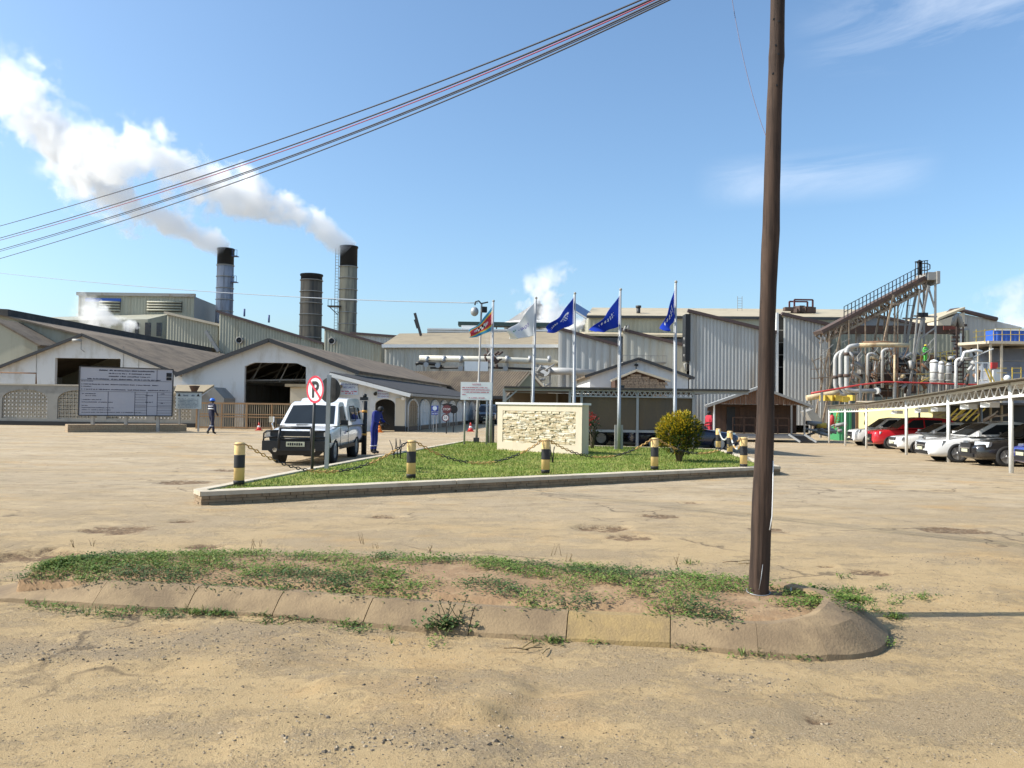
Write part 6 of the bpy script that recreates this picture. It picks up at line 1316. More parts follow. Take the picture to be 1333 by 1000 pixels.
for k, (u, v, w_, h, al) in enumerate(((.2,.075,.6,.07,1),(.3,.135,.45,.06,1),(.3,.195,.45,.06,1),(.08,.255,.78,.06,1),(.02,.30,.12,.04,0),(.02,.365,.82,.05,0),(.02,.41,.12,.04,0),(.02,.47,.95,.05,0),(.03,.56,.14,.04,0),(.06,.60,.12,.04,0),(.03,.68,.2,.04,0),(.03,.73,.32,.04,0),(.03,.80,.06,.04,0),(.03,.845,.33,.04,0),(.03,.89,.30,.04,0),(.03,.94,.62,.04,0),(.70,.58,.08,.05,0),(.70,.72,.08,.05,0),(.86,.54,.05,.05,0),(.86,.74,.05,.05,0))): scrib(f, o_(u,v), t, UP, W_*w_, h, 1, 60+k, 0)
f.build('small_print', ink, root, fix=False)
f = MB(); ln = lambda u0,v0,u1,v1,w=.02: f.bar(o_(u0,v0), o_(u1,v1), w, .01)
for v in (.27,.50): ln(0,v,1,v)
for u in (.30,.585,.715,.83): ln(u,.5,u,1)
for v in (.555,.61,.665,.72,.775,.83,.885,.94): ln(.585,v,.715,v); ln(.83,v,1,v)
ln(.82,.02,.82,.27); ln(.585,.80,1,.80); f.build('table_rule', ink, root)
f = MB(); f.hexa([p+d for d in (V((0,0,0)), UP*H*.16) for p in (o_(.925,.24), o_(.985,.24), o_(.985,.24)+nn*.006, o_(.925,.24)+nn*.006)]); f.build('logo_block', M['soot'], root); f = MB(); f.bar(o_(.925,.17)+nn*.008, o_(.985,.17)+nn*.008, .07, .01); f.bar(o_(.992,.08)+nn*.004, o_(.992,.22)+nn*.004, .04, .01); f.build('logo_stripe', ink_w, root)
a2, b2 = gr(88,563), gr(243,562); root = thing('brick_plinth', 'low long brick plinth under the big billboard', 'plinth', (a2+b2)/2); t2 = (b2-a2).normalized(); n2 = V((t2.y,-t2.x,0)); L2 = (b2-a2).length; f = MB()
for r_ in range(4):
    x = -(.12 if r_ % 2 else 0)
    while x < L2: x0, x1 = max(0,x), min(L2,x+.225); p = [a2+t2*x0, a2+t2*x1, a2+t2*x1-n2*1.1, a2+t2*x0-n2*1.1]; f.hexa([v+UP*(.10*r_) for v in p]+[v+UP*(.10*r_+.088) for v in p]); x += .236
f.build('brickwork', M['brick'], root); f = MB(); p = [a2+t2*.02-n2*.02, b2-t2*.02-n2*.02, b2-t2*.02-n2*1.08, a2+t2*.02-n2*1.08]; f.hexa([v for v in p]+[v+UP*.385 for v in p]); f.build('mortar_core', M['cap'], root)
Yi = 43.0; a, b = at(229,532,Yi), at(262,533,Yi); zt = at(240,511,Yi).z; root = thing('info_board', 'small pale blue information board beside the walking person', 'board', V(((a.x+b.x)/2,Yi,0)))
f = MB(); f.box(((a.x+b.x)/2,Yi,(a.z+zt)/2), (b.x-a.x,.06,zt-a.z)); f.build('panel', mat('grey_blue_board', (.38,.43,.44), .6), root); f = MB(); f.box(((a.x+b.x)/2,Yi-.01,zt+.03), (b.x-a.x+.12,.1,.07)); f.build('top_rail', M['dark'], root)
for px in (233,258): f = MB(); x = at(px,540,Yi).x; f.bar((x,Yi+.06,0),(x,Yi+.06,zt), .08); f.build('post', M['steel_grey'], root)
f = MB()

for k in range(7): f = MB(); scrib(f, (a.x+.1,Yi-.035,zt-.36-.075*k), (1,0,0), UP, b.x-a.x-.2, .04, .95-.1*(k == 6), 20+k); f.build('text_line', mat('slate_ink', (.10,.13,.17), .7), root, fix=False)
f = MB(); scrib(f, (a.x+.4,Yi-.035,zt-.2), (1,0,0), UP, .6, .09, 1, 5); f.build('text_line', mat('slate_ink', (.10,.13,.17), .7), root, fix=False); f = MB()
for x in (a.x+.17, b.x-.17): f.prism([V((x-.09,Yi-.034,zt-.2)), V((x+.09,Yi-.034,zt-.2)), V((x,Yi-.034,zt-.05))], (0,-.006,0))
f.build('warning_mark', M['soot'], root)
f = MB(); a, b = at(289.5,524,51.9), at(303,524,51.9); zt = at(296,517.5,51.9).z; o_ = V(((a.x+b.x)/2,51.95,(a.z+zt)/2)); root = thing('wall_sign', 'small dark green sign on the white wall above the gate', 'sign', o_); f.box(o_, (b.x-a.x,.06,zt-a.z)); f.build('panel', mat('dark_green_board', (.02,.07,.05), .6), root); f = MB(); scrib(f, o_+V((-.25,-.035,.03)), (1,0,0), UP, .5, .06, 1, 3); scrib(f, o_+V((-.25,-.035,-.09)), (1,0,0), UP, .5, .06, 1, 4); f.build('text_line', ink_w, root, fix=False)
# signs on the office gable
Ys = 47.5
a, b = at(443.5,514,Ys), at(466,514,Ys); zt = at(455,497.5,Ys).z; o_ = V(((a.x+b.x)/2,Ys-.03,(a.z+zt)/2)); root = thing('entrance_sign', 'pale blue sign with blue and red lettering high on the office gable', 'sign', o_); W_, H = b.x-a.x, zt-a.z
f = MB(); f.box(o_, (W_,.05,H)); f.build('panel', board_blue, root); lett('RES ENTRANCE', .15, o_+V((0,-.03,H*.30)), (1,0,0), UP, ink_b, root, 'blue_lettering'); lett('SECURITY', .16, o_+V((0,-.03,H*.07)), (1,0,0), UP, ink_b, root, 'blue_lettering')
f = MB(); scrib(f, o_+V((-W_*.47,-.03,-H*.27)), (1,0,0), UP, W_*.94, .08, .95, 9, 1); scrib(f, o_+V((-W_*.47,-.03,-H*.42)), (1,0,0), UP, W_*.94, .08, .5, 10, 1); f.build('red_lettering', ink_r, root, fix=False)
a, b = at(491.5,518.5,Ys), at(506,518.5,Ys); zt = at(500,507.5,Ys).z; o_ = V(((a.x+b.x)/2,Ys-.03,(a.z+zt)/2)); root = thing('search_sign', 'smaller purple-lettered sign above the dark arched opening of the office', 'sign', o_); W_, H = b.x-a.x, zt-a.z
f = MB(); f.box(o_, (W_,.05,H)); f.build('panel', board_blue, root); lett('THE RIGHT', .12, o_+V((0,-.03,.0)), (1,0,0), UP, ink_p, root); lett('TO SEARCH', .12, o_+V((0,-.03,-.15)), (1,0,0), UP, ink_p, root); f = MB(); scrib(f, o_+V((-W_*.5,-.03,H*.3)), (1,0,0), UP, W_, .08, .98, 12, 1); f.build('top_line', ink_p, root, fix=False)
# ---------------------------------------------------------------- road signs
def disc(mb, c, n_, r, th, seg=36):
    n_ = V(n_).normalized(); u = n_.cross(UP).normalized(); w_ = u.cross(n_); mb.tube([V(c)-n_*th/2, V(c)+n_*th/2], r, seg)
def ring(mb, c, n_, r0, r1, th, seg=36):
    n_ = V(n_).normalized(); rx = UP.cross(n_).normalized(); Mx = Matrix((rx, UP, n_)).transposed(); c = V(c); vs_ = []
    for k in range(seg):
        e = Mx@V((math.cos(2*math.pi*k/seg), math.sin(2*math.pi*k/seg), 0)); vs_ += [c+e*r0, c+e*r1, c+e*r1+n_*th, c+e*r0+n_*th]
    mb.add(vs_, [(k*4+i, k*4+(i+1) % 4, ((k+1) % seg)*4+(i+1) % 4, ((k+1) % seg)*4+i) for k in range(seg) for i in range(4)])
p = gr(406,612,LZ); c = at(410.5,507,p.y-.06); nrm = V((-.63,-.775,0)).normalized(); root = thing('no_parking_sign', 'round no-parking sign with red rim and slash, turned half sideways on a dark post', 'road sign', p)
f = MB(); f.tube([p-UP*.04, V((c.x-.02,p.y,c.z+.2))], .032, 8); f.build('post', M['dark'], root); f = MB(); disc(f, c, nrm, .29, .012); f.build('disc', mat('sign_white', (.62,.62,.64), .5), root)
rx = UP.cross(nrm).normalized(); f = MB(); ring(f, c+nrm*.0065, nrm, .245, .29, .004); f.build('red_rim', mat('sign_red', (.60,.03,.06), .5), root); f = MB(); f.bar(c+nrm*.011-rx*.18+UP*.18, c+nrm*.011+rx*.18-UP*.18, .006, .045) if False else None
s1, s2 = c-rx*.175+UP*.175, c+rx*.175-UP*.175; dd = (s2-s1).normalized(); pp_ = nrm.cross(dd)*.024; f.hexa([s1-pp_+nrm*.012, s2-pp_+nrm*.012, s2+pp_+nrm*.012, s1+pp_+nrm*.012, s1-pp_+nrm*.017, s2-pp_+nrm*.017, s2+pp_+nrm*.017, s1+pp_+nrm*.017]); f.build('red_slash', mat('sign_red', (.60,.03,.06), .5), root)
lett('P', .47, c+nrm*.009-UP*.02, rx, UP, M['soot'], root, 'letter', .002, bold=.014)
p = gr(425,609,LZ); c = at(429.5,508,p.y+.12); root = thing('sign_back', 'black back of a round road sign on a galvanised post, just behind the no-parking sign', 'road sign', p); nrm = V((.42,.90,0)).normalized()
f = MB(); f.bar(p-UP*.04, V((p.x+.02,p.y,c.z+.33)), .085, .06); f.build('post', M['steel'], root); f = MB(); disc(f, c, nrm, .285, .014); f.build('disc', M['black'], root); f = MB(); f.bar(c-V((.05,0,.22)), c+V((.05,0,-.22)), .05); f.build('strap', M['steel_grey'], root)
Yb = 46.5; p = at(566,534.5,Yb); root = thing('pedestrian_sign', 'blue pedestrian sign with text plate in front of the office arches', 'road sign', V((p.x,Yb,0)))
f = MB(); f.box((p.x,Yb,at(566,532,Yb).z), (9.3*Yb/F,.04,7.6*Yb/F)); f.box((p.x,Yb,at(566,538.6,Yb).z), (8.8*Yb/F,.04,3.6*Yb/F)); f.build('panel', mat('sign_blue', (.04,.06,.30), .5), root); f = MB(); disc(f, (p.x,Yb-.025,at(566,531.5,Yb).z), (0,-1,0), .13, .01, 20); f.build('symbol', board_blue, root)
f = MB(); scrib(f, (p.x-.16,Yb-.024,at(566,539.2,Yb).z), (1,0,0), UP, .34, .06, 1, 8); f.build('text_line', board_blue, root, fix=False)
for dx in (-.08,.10): f = MB(); f.bar((p.x+dx,Yb+.03,0),(p.x+dx,Yb+.03,p.z+.2), .04); f.build('post', M['steel'], root)
Yb = 45.5; c = at(581.5,533,Yb); c2 = at(580,544,Yb); root = thing('stop_sign_cluster', 'stop sign above a round speed limit sign in front of the office arches', 'road sign', V((c.x,Yb,0)))
f = MB(); f.bar((c.x,Yb+.05,0),(c.x,Yb+.05,c.z+.35), .07); f.build('post', M['dark'], root); f = MB(); f.tube([V(c)+V((0,.02,0)), V(c)+V((0,-.02,0))], .27, 8); f.build('stop_disc', mat('dull_red', (.13,.04,.045), .6), root); lett('STOP', .17, c+V((0,-.024,0)), (1,0,0), UP, ink_w, root, 'stop_lettering')
f = MB(); disc(f, c2, (0,-1,0), .21, .03, 24); f.build('limit_disc', board_white, root); f = MB(); ring(f, c2+V((0,-.016,0)), (0,-1,0), .16, .21, .006, 24); f.build('limit_rim', mat('dull_red', (.13,.04,.045), .6), root); lett('25', .2, c2+V((0,-.02,0)), (1,0,0), UP, M['soot'], root, 'limit_lettering')
f = MB(); c3 = at(581,527.5,Yb); f.prism([c3+V((-.32,0,.02)), c3+V((-.1,0,-.07)), c3+V((.25,0,-.07)), c3+V((.38,0,.06)), c3+V((0,0,.1))], (0,.04,0)); f.build('top_plate', M['black'], root)
Yb = 48.0; c = at(590.5,533,Yb); root = thing('sign_back', 'dark back of a round sign on a thin post next to the stop sign', 'road sign', V((c.x,Yb,0))); f = MB(); disc(f, c, (0,-1,.0), .25, .03, 24); f.build('disc', M['black'], root); f = MB(); f.bar((c.x,Yb+.05,0),(c.x,Yb+.05,c.z+.2), .06); f.build('post', M['dark'], root)
# ---------------------------------------------------------------- shrubs
def shrub(name, label, px, py, z0, Rw, Rh, zc, n, mats_, L, stem, cat='shrub', jit=.25):
    p = gr(px,py,z0); root = thing(name, label, cat, p); mbs = [MB() for _ in mats_]; r_ = random.Random(hash(px) % 97)
    for i in range(n):
        d = V((r_.gauss(0,1), r_.gauss(0,1), r_.gauss(0,1))).normalized(); rad = (r_.random()**.45)*(1+jit*noise.noise(d*2.3+V((px,0,0))))
        q = p+V((d.x*Rw*rad, d.y*Rw*rad, zc+d.z*Rh*rad)); k = 0
        if len(mats_) > 1: k = 1 if (d.z*.8-.45*d.x+r_.gauss(0,.35) > .32 and rad > .55) else 0
        for _ in range(4): leaf(mbs[k], q, V((d.x+r_.gauss(0,.5), d.y+r_.gauss(0,.5), d.z*.6+.45+r_.gauss(0,.3))), L*r_.uniform(.6,1.3), L*.32, .35)
    for mb, (nm, m_) in zip(mbs, mats_): mb.build(nm, M[m_], root, fix=False)
    f = MB()
    for k in range(stem): a_ = k*2.4; e = p+V((math.cos(a_)*Rw*.5, math.sin(a_)*Rw*.5, zc)); f.tube([p-UP*.05, p.lerp(e,.35)+UP*.05, e], [.06,.04,.015], 7)
    f.build('stem', M['bark'], root)
shrub('croton_shrub', 'round yellow-green croton shrub on the lawn behind the chain', 884, 600, LZ, .62, .57, .74, 2300, [('foliage','croton'),('yellow_foliage','croton_y')], .10, 6, jit=.10)  # yellow leaves: new growth on top, plus sun-side brightness put into leaf colour
shrub('flowering_shrub', 'thin dark shrub with red flowers at the end of the sign wall', 771, 583, LZ, .26, .55, .75, 260, [('foliage','darkleaf'),('flower','redleaf')], .09, 4)
for k, (px, py, h, lab) in enumerate(((517,596,.55,'cluster of dark dead twigs beside the second bollard'),(718,601,.5,'cluster of dark dead twigs in front of the sign wall'))):
    p = gr(px,py,LZ); root = thing('dead_plant', lab, 'plant', p); f = MB(); f2 = MB()
    for q in range(5): d = V((rnd.gauss(0,.18), rnd.gauss(0,.1), 1)); o_ = p+V((rnd.gauss(0,.05), rnd.gauss(0,.05), -.03)); f.tube([o_, o_+d*h*.6, o_+d*h*rnd.uniform(.8,1)+V((rnd.gauss(0,.03),0,0))], [.014,.012,.007], 5)
    f.build('twig', M['soot'], root)
    for q in range(40): o_ = p+V((rnd.gauss(0,.2), rnd.gauss(0,.12), -.015)); leaf(f2, o_, rdir(.2), .06, .02)
    f2.build('dry_mulch', M['dry'], root, fix=False)
# ---------------------------------------------------------------- traffic cones, gate post
proto = None
for px, py, s, lab in ((337,560.5,.46,'red and white traffic cone in front of the tan gate'),(612.5,562,.56,'red and white traffic cone at the end of the driveway'),(493.5,563,.6,'orange traffic cone behind the person in blue overalls')):
    p = gr(px,py)
    root = thing('traffic_cone', lab, 'cone', p, 'traffic cones'); orange = mat('cone_orange', (.75,.22,.03), .6) if px == 493.5 else mat('cone_red', (.62,.06,.05), .6)
    f = MB(); f.lathe([(s*.30,.05),(s*.20,s*.4)], p, 16); f.lathe([(s*.14,s*.62),(s*.06,s),(0,s+.005)], p, 16); f.build('body', orange, root); f = MB(); f.lathe([(s*.20,s*.4),(s*.14,s*.62)], p, 16); f.build('band', orange if px == 493.5 else ink_w, root); f = MB(); f.box(p+UP*.025, (s*.75,s*.75,.05)); f.build('base', orange, root)
p = gr(473.5,592); root = thing('barrier_post', 'black post with an orange band and small lamp behind the pickup', 'post', p); zt = at(473.5,522,p.y).z
f = MB(); f.tube([p, V((p.x,p.y,zt))], .085, 12); f.build('shaft', M['black'], root); f = MB(); z = at(473,535.5,p.y).z; f.tube([V((p.x,p.y,z-.035)), V((p.x,p.y,z+.035))], .09, 12); z = at(473,565.5,p.y).z; f.tube([V((p.x,p.y,z-.03)), V((p.x,p.y,z+.03))], .09, 12); f.build('orange_band', mat('band_orange', (.65,.30,.05), .6), root); f = MB(); f.box((p.x-.02,p.y,zt+.07), (.24,.14,.10)); f.lathe([(.06,.12),(.07,.2),(0,.24)], V((p.x,p.y,zt)), 10); f.build('lamp_head', M['black'], root)
# ---------------------------------------------------------------- people
def person(label, pos, H, face, pose, clothes, helmet=None, skin=(.06,.035,.022), boots='black', strips=None, z0=None):
    s = H/1.75; pos = V(pos); root = thing('person', label, 'person', pos); J = dict(pel=(0,0,.95), sp=(0,.01,1.12), ch=(0,0,1.34), nk=(0,-.01,1.50), hd=(0,-.03,1.585), ht=(0,-.02,1.69),
        shl=(.18,0,1.42), ell=(.23,.03,1.14), hal=(.24,-.05,.90), shr=(-.18,0,1.42), elr=(-.23,.03,1.14), har=(-.24,-.05,.90),
        hpl=(.09,0,.90), knl=(.10,-.02,.50), anl=(.10,.02,.09), tol=(.11,-.14,.045), hpr=(-.09,0,.90), knr=(-.10,-.02,.50), anr=(-.10,.02,.09), tor=(-.11,-.14,.045))
    J.update(pose); names = list(J); rad = dict(pel=(.155,.125), sp=(.145,.115), ch=(.175,.125), nk=(.058,.06), hd=(.082,.10), ht=(.05,.06), shl=(.075,.075), ell=(.055,.055), hal=(.036,.036), hpl=(.10,.10), knl=(.072,.075), anl=(.058,.06), tol=(.045,.04))
    for k in list(rad):
        if k.endswith('l') and k not in ('pel',): rad[k[:-1]+'r'] = rad[k]
    E = [('pel','sp'),('sp','ch'),('ch','nk'),('nk','hd'),('hd','ht')]+[(a+q,b+q) for q in 'lr' for a, b in (('sh','el'),('el','ha'),('hp','kn'),('kn','an'),('an','to'))]+[('ch','shl'),('ch','shr'),('pel','hpl'),('pel','hpr')]
    me = bpy.data.meshes.new('body'); me.from_pydata([V(J[k])*s for k in names], [(names.index(a), names.index(b)) for a, b in E], []); ob = bpy.data.objects.new('body', me); COL.objects.link(ob)
    ob.modifiers.new('sk','SKIN'); ob.modifiers.new('ss','SUBSURF').levels = 2
    for i, k in enumerate(names): sv = me.skin_vertices[0].data[i]; sv.radius = tuple(q*s for q in rad[k]); sv.use_root = (k == 'pel')
    evalmesh(ob); me = ob.data; ms = [clothes, mat('skin', skin, .6), M[boots]]; me.materials.clear()
    for m_ in ms: me.materials.append(m_)
    hands = [V(J['hal'])*s, V(J['har'])*s]; ank = max(J['anl'][2], J['anr'][2])
    bm = bmesh.new(); bm.from_mesh(me)
    for h_, e_ in ((hands[0],V(J['ell'])*s),(hands[1],V(J['elr'])*s)):     # palm, four fingers and a thumb on each hand
        d = (h_-e_).normalized(); u = d.cross(V((1,0,0))).normalized(); f = MB(); f.tube([h_, h_+d*.05*s, h_+d*.09*s], [.034*s,.042*s,.036*s], 8)
        for q in range(4): o_ = h_+d*.085*s+u*(q-1.5)*.019*s; l = (.06,.075,.07,.055)[q]*s; f.tube([o_, o_+d*l*.6, o_+d*l+V((0,-.25*l,0))], [.010*s,.009*s,.007*s], 6)
        f.tube([h_+d*.03*s+u*.035*s, h_+d*.06*s+u*.06*s, h_+d*.085*s+u*.062*s], [.012*s,.011*s,.008*s], 6); tm = bpy.data.meshes.new('x'); tm.from_pydata([tuple(v) for v in f.v], [], f.f); n0 = len(bm.faces); bm.from_mesh(tm)
    hd = V(J['hd'])*s; f = MB(); f.sphere(hd+V((0,-.098,-.005))*s, .016*s, 8, (.8,1,1.4)); f.sphere(hd+V((.082,0,0))*s, .022*s, 8, (.5,.8,1.3)); f.sphere(hd+V((-.082,0,0))*s, .022*s, 8, (.5,.8,1.3)); tm = bpy.data.meshes.new('x'); tm.from_pydata([tuple(v) for v in f.v], [], f.f); bm.from_mesh(tm)
    for fc in bm.faces:
        c = fc.calc_center_median(); fc.smooth = True
        fc.material_index = 1 if c.z > (J['nk'][2]+.005)*s and abs(c.x-J['hd'][0]*s) < .16*s and (c-hd).length < .17*s or min((c-h_).length for h_ in hands) < .075*s or any((c-h_).dot((h_-V(J[e_])*s).normalized()) > -.01 and (c-h_).length < .22*s for h_, e_ in ((hands[0],'ell'),(hands[1],'elr'))) else 2 if min((c-V(J[k])*s).length for k in ('anl','anr','tol','tor')) < .10*s and c.z < (min(J['anl'][2],J['anr'][2])+.35)*s else 0
    bm.to_mesh(me); bm.free(); ob.parent = root; me.name = 'body'; ORI[ob.name] = pos
    if helmet:
        f = MB(); c = hd+V((0,.01,.045))*s; f.lathe([(.128*s,0),(.125*s,.03*s),(.105*s,.08*s),(.06*s,.112*s),(0,.122*s)], c, 18); f.lathe([(.125*s,0),(.155*s,-.004*s),(.155*s,.008*s),(.12*s,.014*s)], c+V((0,-.02*s,0)), 18); f.build('hard_hat', helmet, root, local=True)
    else:
        f = MB(); f.sphere(hd+V((0,.018,.03))*s, .105*s, 12, (.9,1,.95)); f.build('hair', M['soot'], root, local=True)
    if strips:
        for nm, p_, r_, m_ in strips: f = MB(); f.torus(V(p_)*s, r_[0]*s, r_[1]*s, Matrix.Diagonal((1,.78,1)) if len(r_) < 3 else Matrix.Identity(3), 18, 5); f.build(nm, m_, root, local=True)
    root.rotation_euler = (0,0,face); return root
refl = mat('reflective_tape', (.70,.70,.72), .4, 0, .05); navy = mat('navy_overall', (.02,.022,.045), .85, 0, .2, 4); royal = mat('royal_blue_overall', (.02,.03,.20), .85, 0, .2, 4)
person('person in dark overalls and blue hard hat walking past the gate, hand to the face', gr(275,566), 1.80, R(150), dict(ell=(.30,-.02,1.26), hal=(.16,-.16,1.52), elr=(-.27,.03,1.16), har=(-.22,-.12,1.0), knl=(.09,-.16,.52), anl=(.09,-.20,.10), tol=(.09,-.36,.06), knr=(-.09,.02,.50), anr=(-.09,.30,.16), tor=(-.09,.24,.06), hd=(.01,-.04,1.585), ht=(.01,-.04,1.69)), navy, mat('blue_hard_hat', (.03,.16,.62), .35), strips=[('reflective_strip',(0,.0,1.24),(.172,.03),refl),('reflective_strip',(0,.0,1.36),(.182,.02),refl),('reflective_strip',(-.09,.08,.42),(.078,.016,1),refl)])
person('person in royal blue overalls standing bent behind the pickup tailgate', gr(486.5,591), 1.66, R(70), dict(sp=(0,-.03,1.12), ch=(0,-.10,1.32), nk=(0,-.19,1.45), hd=(0,-.26,1.50), ht=(0,-.30,1.58), shl=(.18,-.10,1.40), shr=(-.18,-.10,1.40), ell=(.24,-.16,1.14), hal=(.18,-.36,1.04), elr=(-.24,-.14,1.14), har=(-.17,-.34,1.0)), royal, None, strips=[('reflective_strip',(.10,.0,.28),(.078,.014,1),refl),('reflective_strip',(-.10,.0,.28),(.078,.014,1),refl),('reflective_strip',(.235,-.12,1.2),(.066,.014,1),refl)])
p = at(923,545,40); person('person in a red shirt standing at the hut corner behind the dark blue car', (p.x,40,gh(p.x,40)), 1.74, R(-60), dict(ell=(.25,-.06,1.16), hal=(.16,-.22,1.12)), mat('red_shirt', (.45,.03,.05), .85), None, strips=[('belt',(0,.0,.98),(.155,.02),M['soot'])])
p = at(1204.5,472,78.6); person('person in a green hi-vis jacket and yellow hard hat up on the plant walkway', (p.x,78.6,p.z), 1.78, R(20), dict(ell=(.26,-.08,1.18), hal=(.2,-.28,1.15)), mat('green_hi_vis', (.12,.55,.10), .7), mat('yellow_hard_hat', (.75,.55,.05), .4), strips=[('dark_trousers',(0,.0,.94),(.13,.06),navy),('reflective_strip',(0,.0,1.22),(.172,.018),refl)])
# ---------------------------------------------------------------- vehicles (local: nose at y=0, facing -y, x sideways)
def loft(mb, st, crown=.03):
    ring = []
    for y, w_, zb, zt in st:
        h = zt-zb; half = [(.0,zb),(w_*.80,zb),(w_*.97,zb+.12*h),(w_,zb+.40*h),(w_*.985,zb+.72*h),(w_*.93,zt-.03*h),(w_*.80,zt),(0,zt+crown)]
        full = half+[(-x,z) for x, z in half[-2:0:-1]]; ring.append([V((x,y,z)) for x, z in full])
    n = len(ring[0]); mb.add([p for r in ring for p in r], [(i*n+k, i*n+(k+1) % n, (i+1)*n+(k+1) % n, (i+1)*n+k) for i in range(len(ring)-1) for k in range(n)]+[tuple(range(n))[::-1], tuple((len(ring)-1)*n+k for k in range(n))], True)
def cabin(mb, prof, wb, wr, zb, zr, crown=.03):
    wz = lambda z: wb+(wr-wb)*(z-zb)/(zr-zb); L_ = [V((wz(z),y,z)) for y, z in prof]; Rr = [V((-wz(z),y,z)) for y, z in prof]; C = [V((0,y,z+(crown if 0 < i < len(prof)-1 else 0))) for i, (y, z) in enumerate(prof)]; n = len(prof)
    mb.add(L_+C+Rr, [(i,i+1,n+i+1,n+i) for i in range(n-1)]+[(n+i,n+i+1,2*n+i+1,2*n+i) for i in range(n-1)]+[tuple(range(n))[::-1], tuple(2*n+i for i in range(n)), (0,n,2*n,2*n+n-1,n+n-1,n-1)], False); return wz
def wheel(root, x, y, r, wd, style, sgn):
    ax = Matrix.Rotation(R(90)*sgn, 3, 'Y'); c = V((x,y,r)); f = MB(); f.lathe([(r*.66,-wd/2),(r*.93,-wd/2),(r,-wd*.32),(r,wd*.32),(r*.93,wd/2),(r*.66,wd/2),(r*.64,wd*.25),(0,wd*.25)], c, 28, ax); w_ = f.build('wheel', M['tyre'], root, local=True); f = MB()
    if style == 'steel': f.lathe([(r*.62,wd*.28),(r*.60,wd*.42),(r*.5,wd*.30),(r*.3,wd*.30),(r*.22,wd*.45),(0,wd*.47)], c, 20, ax)
    else:
        f.lathe([(r*.60,wd*.28),(r*.68,wd*.28),(r*.68,wd*.48),(r*.60,wd*.44)], c, 28, ax); f.lathe([(r*.15,wd*.3),(r*.15,wd*.46),(0,wd*.48)], c, 12, ax)
        for k in range(style): a_ = 2*math.pi*k/style; d = ax@V((math.cos(a_),math.sin(a_),0)); e = ax@V((0,0,1)); f.bar(c+d*r*.1+e*wd*.40, c+d*r*.64+e*wd*.42, .045, .03) if True else None
    f.build('rim', M['rim'] if style != 'steel' else M['steel_grey'], w_, local=True)
def sidepoly(mb, pts, wz, off=.006, sd=(1,-1)):
    for s in sd: mb.prism([V((s*(wz(z)+off),y,z)) for y, z in pts], (-s*.012,0,0))
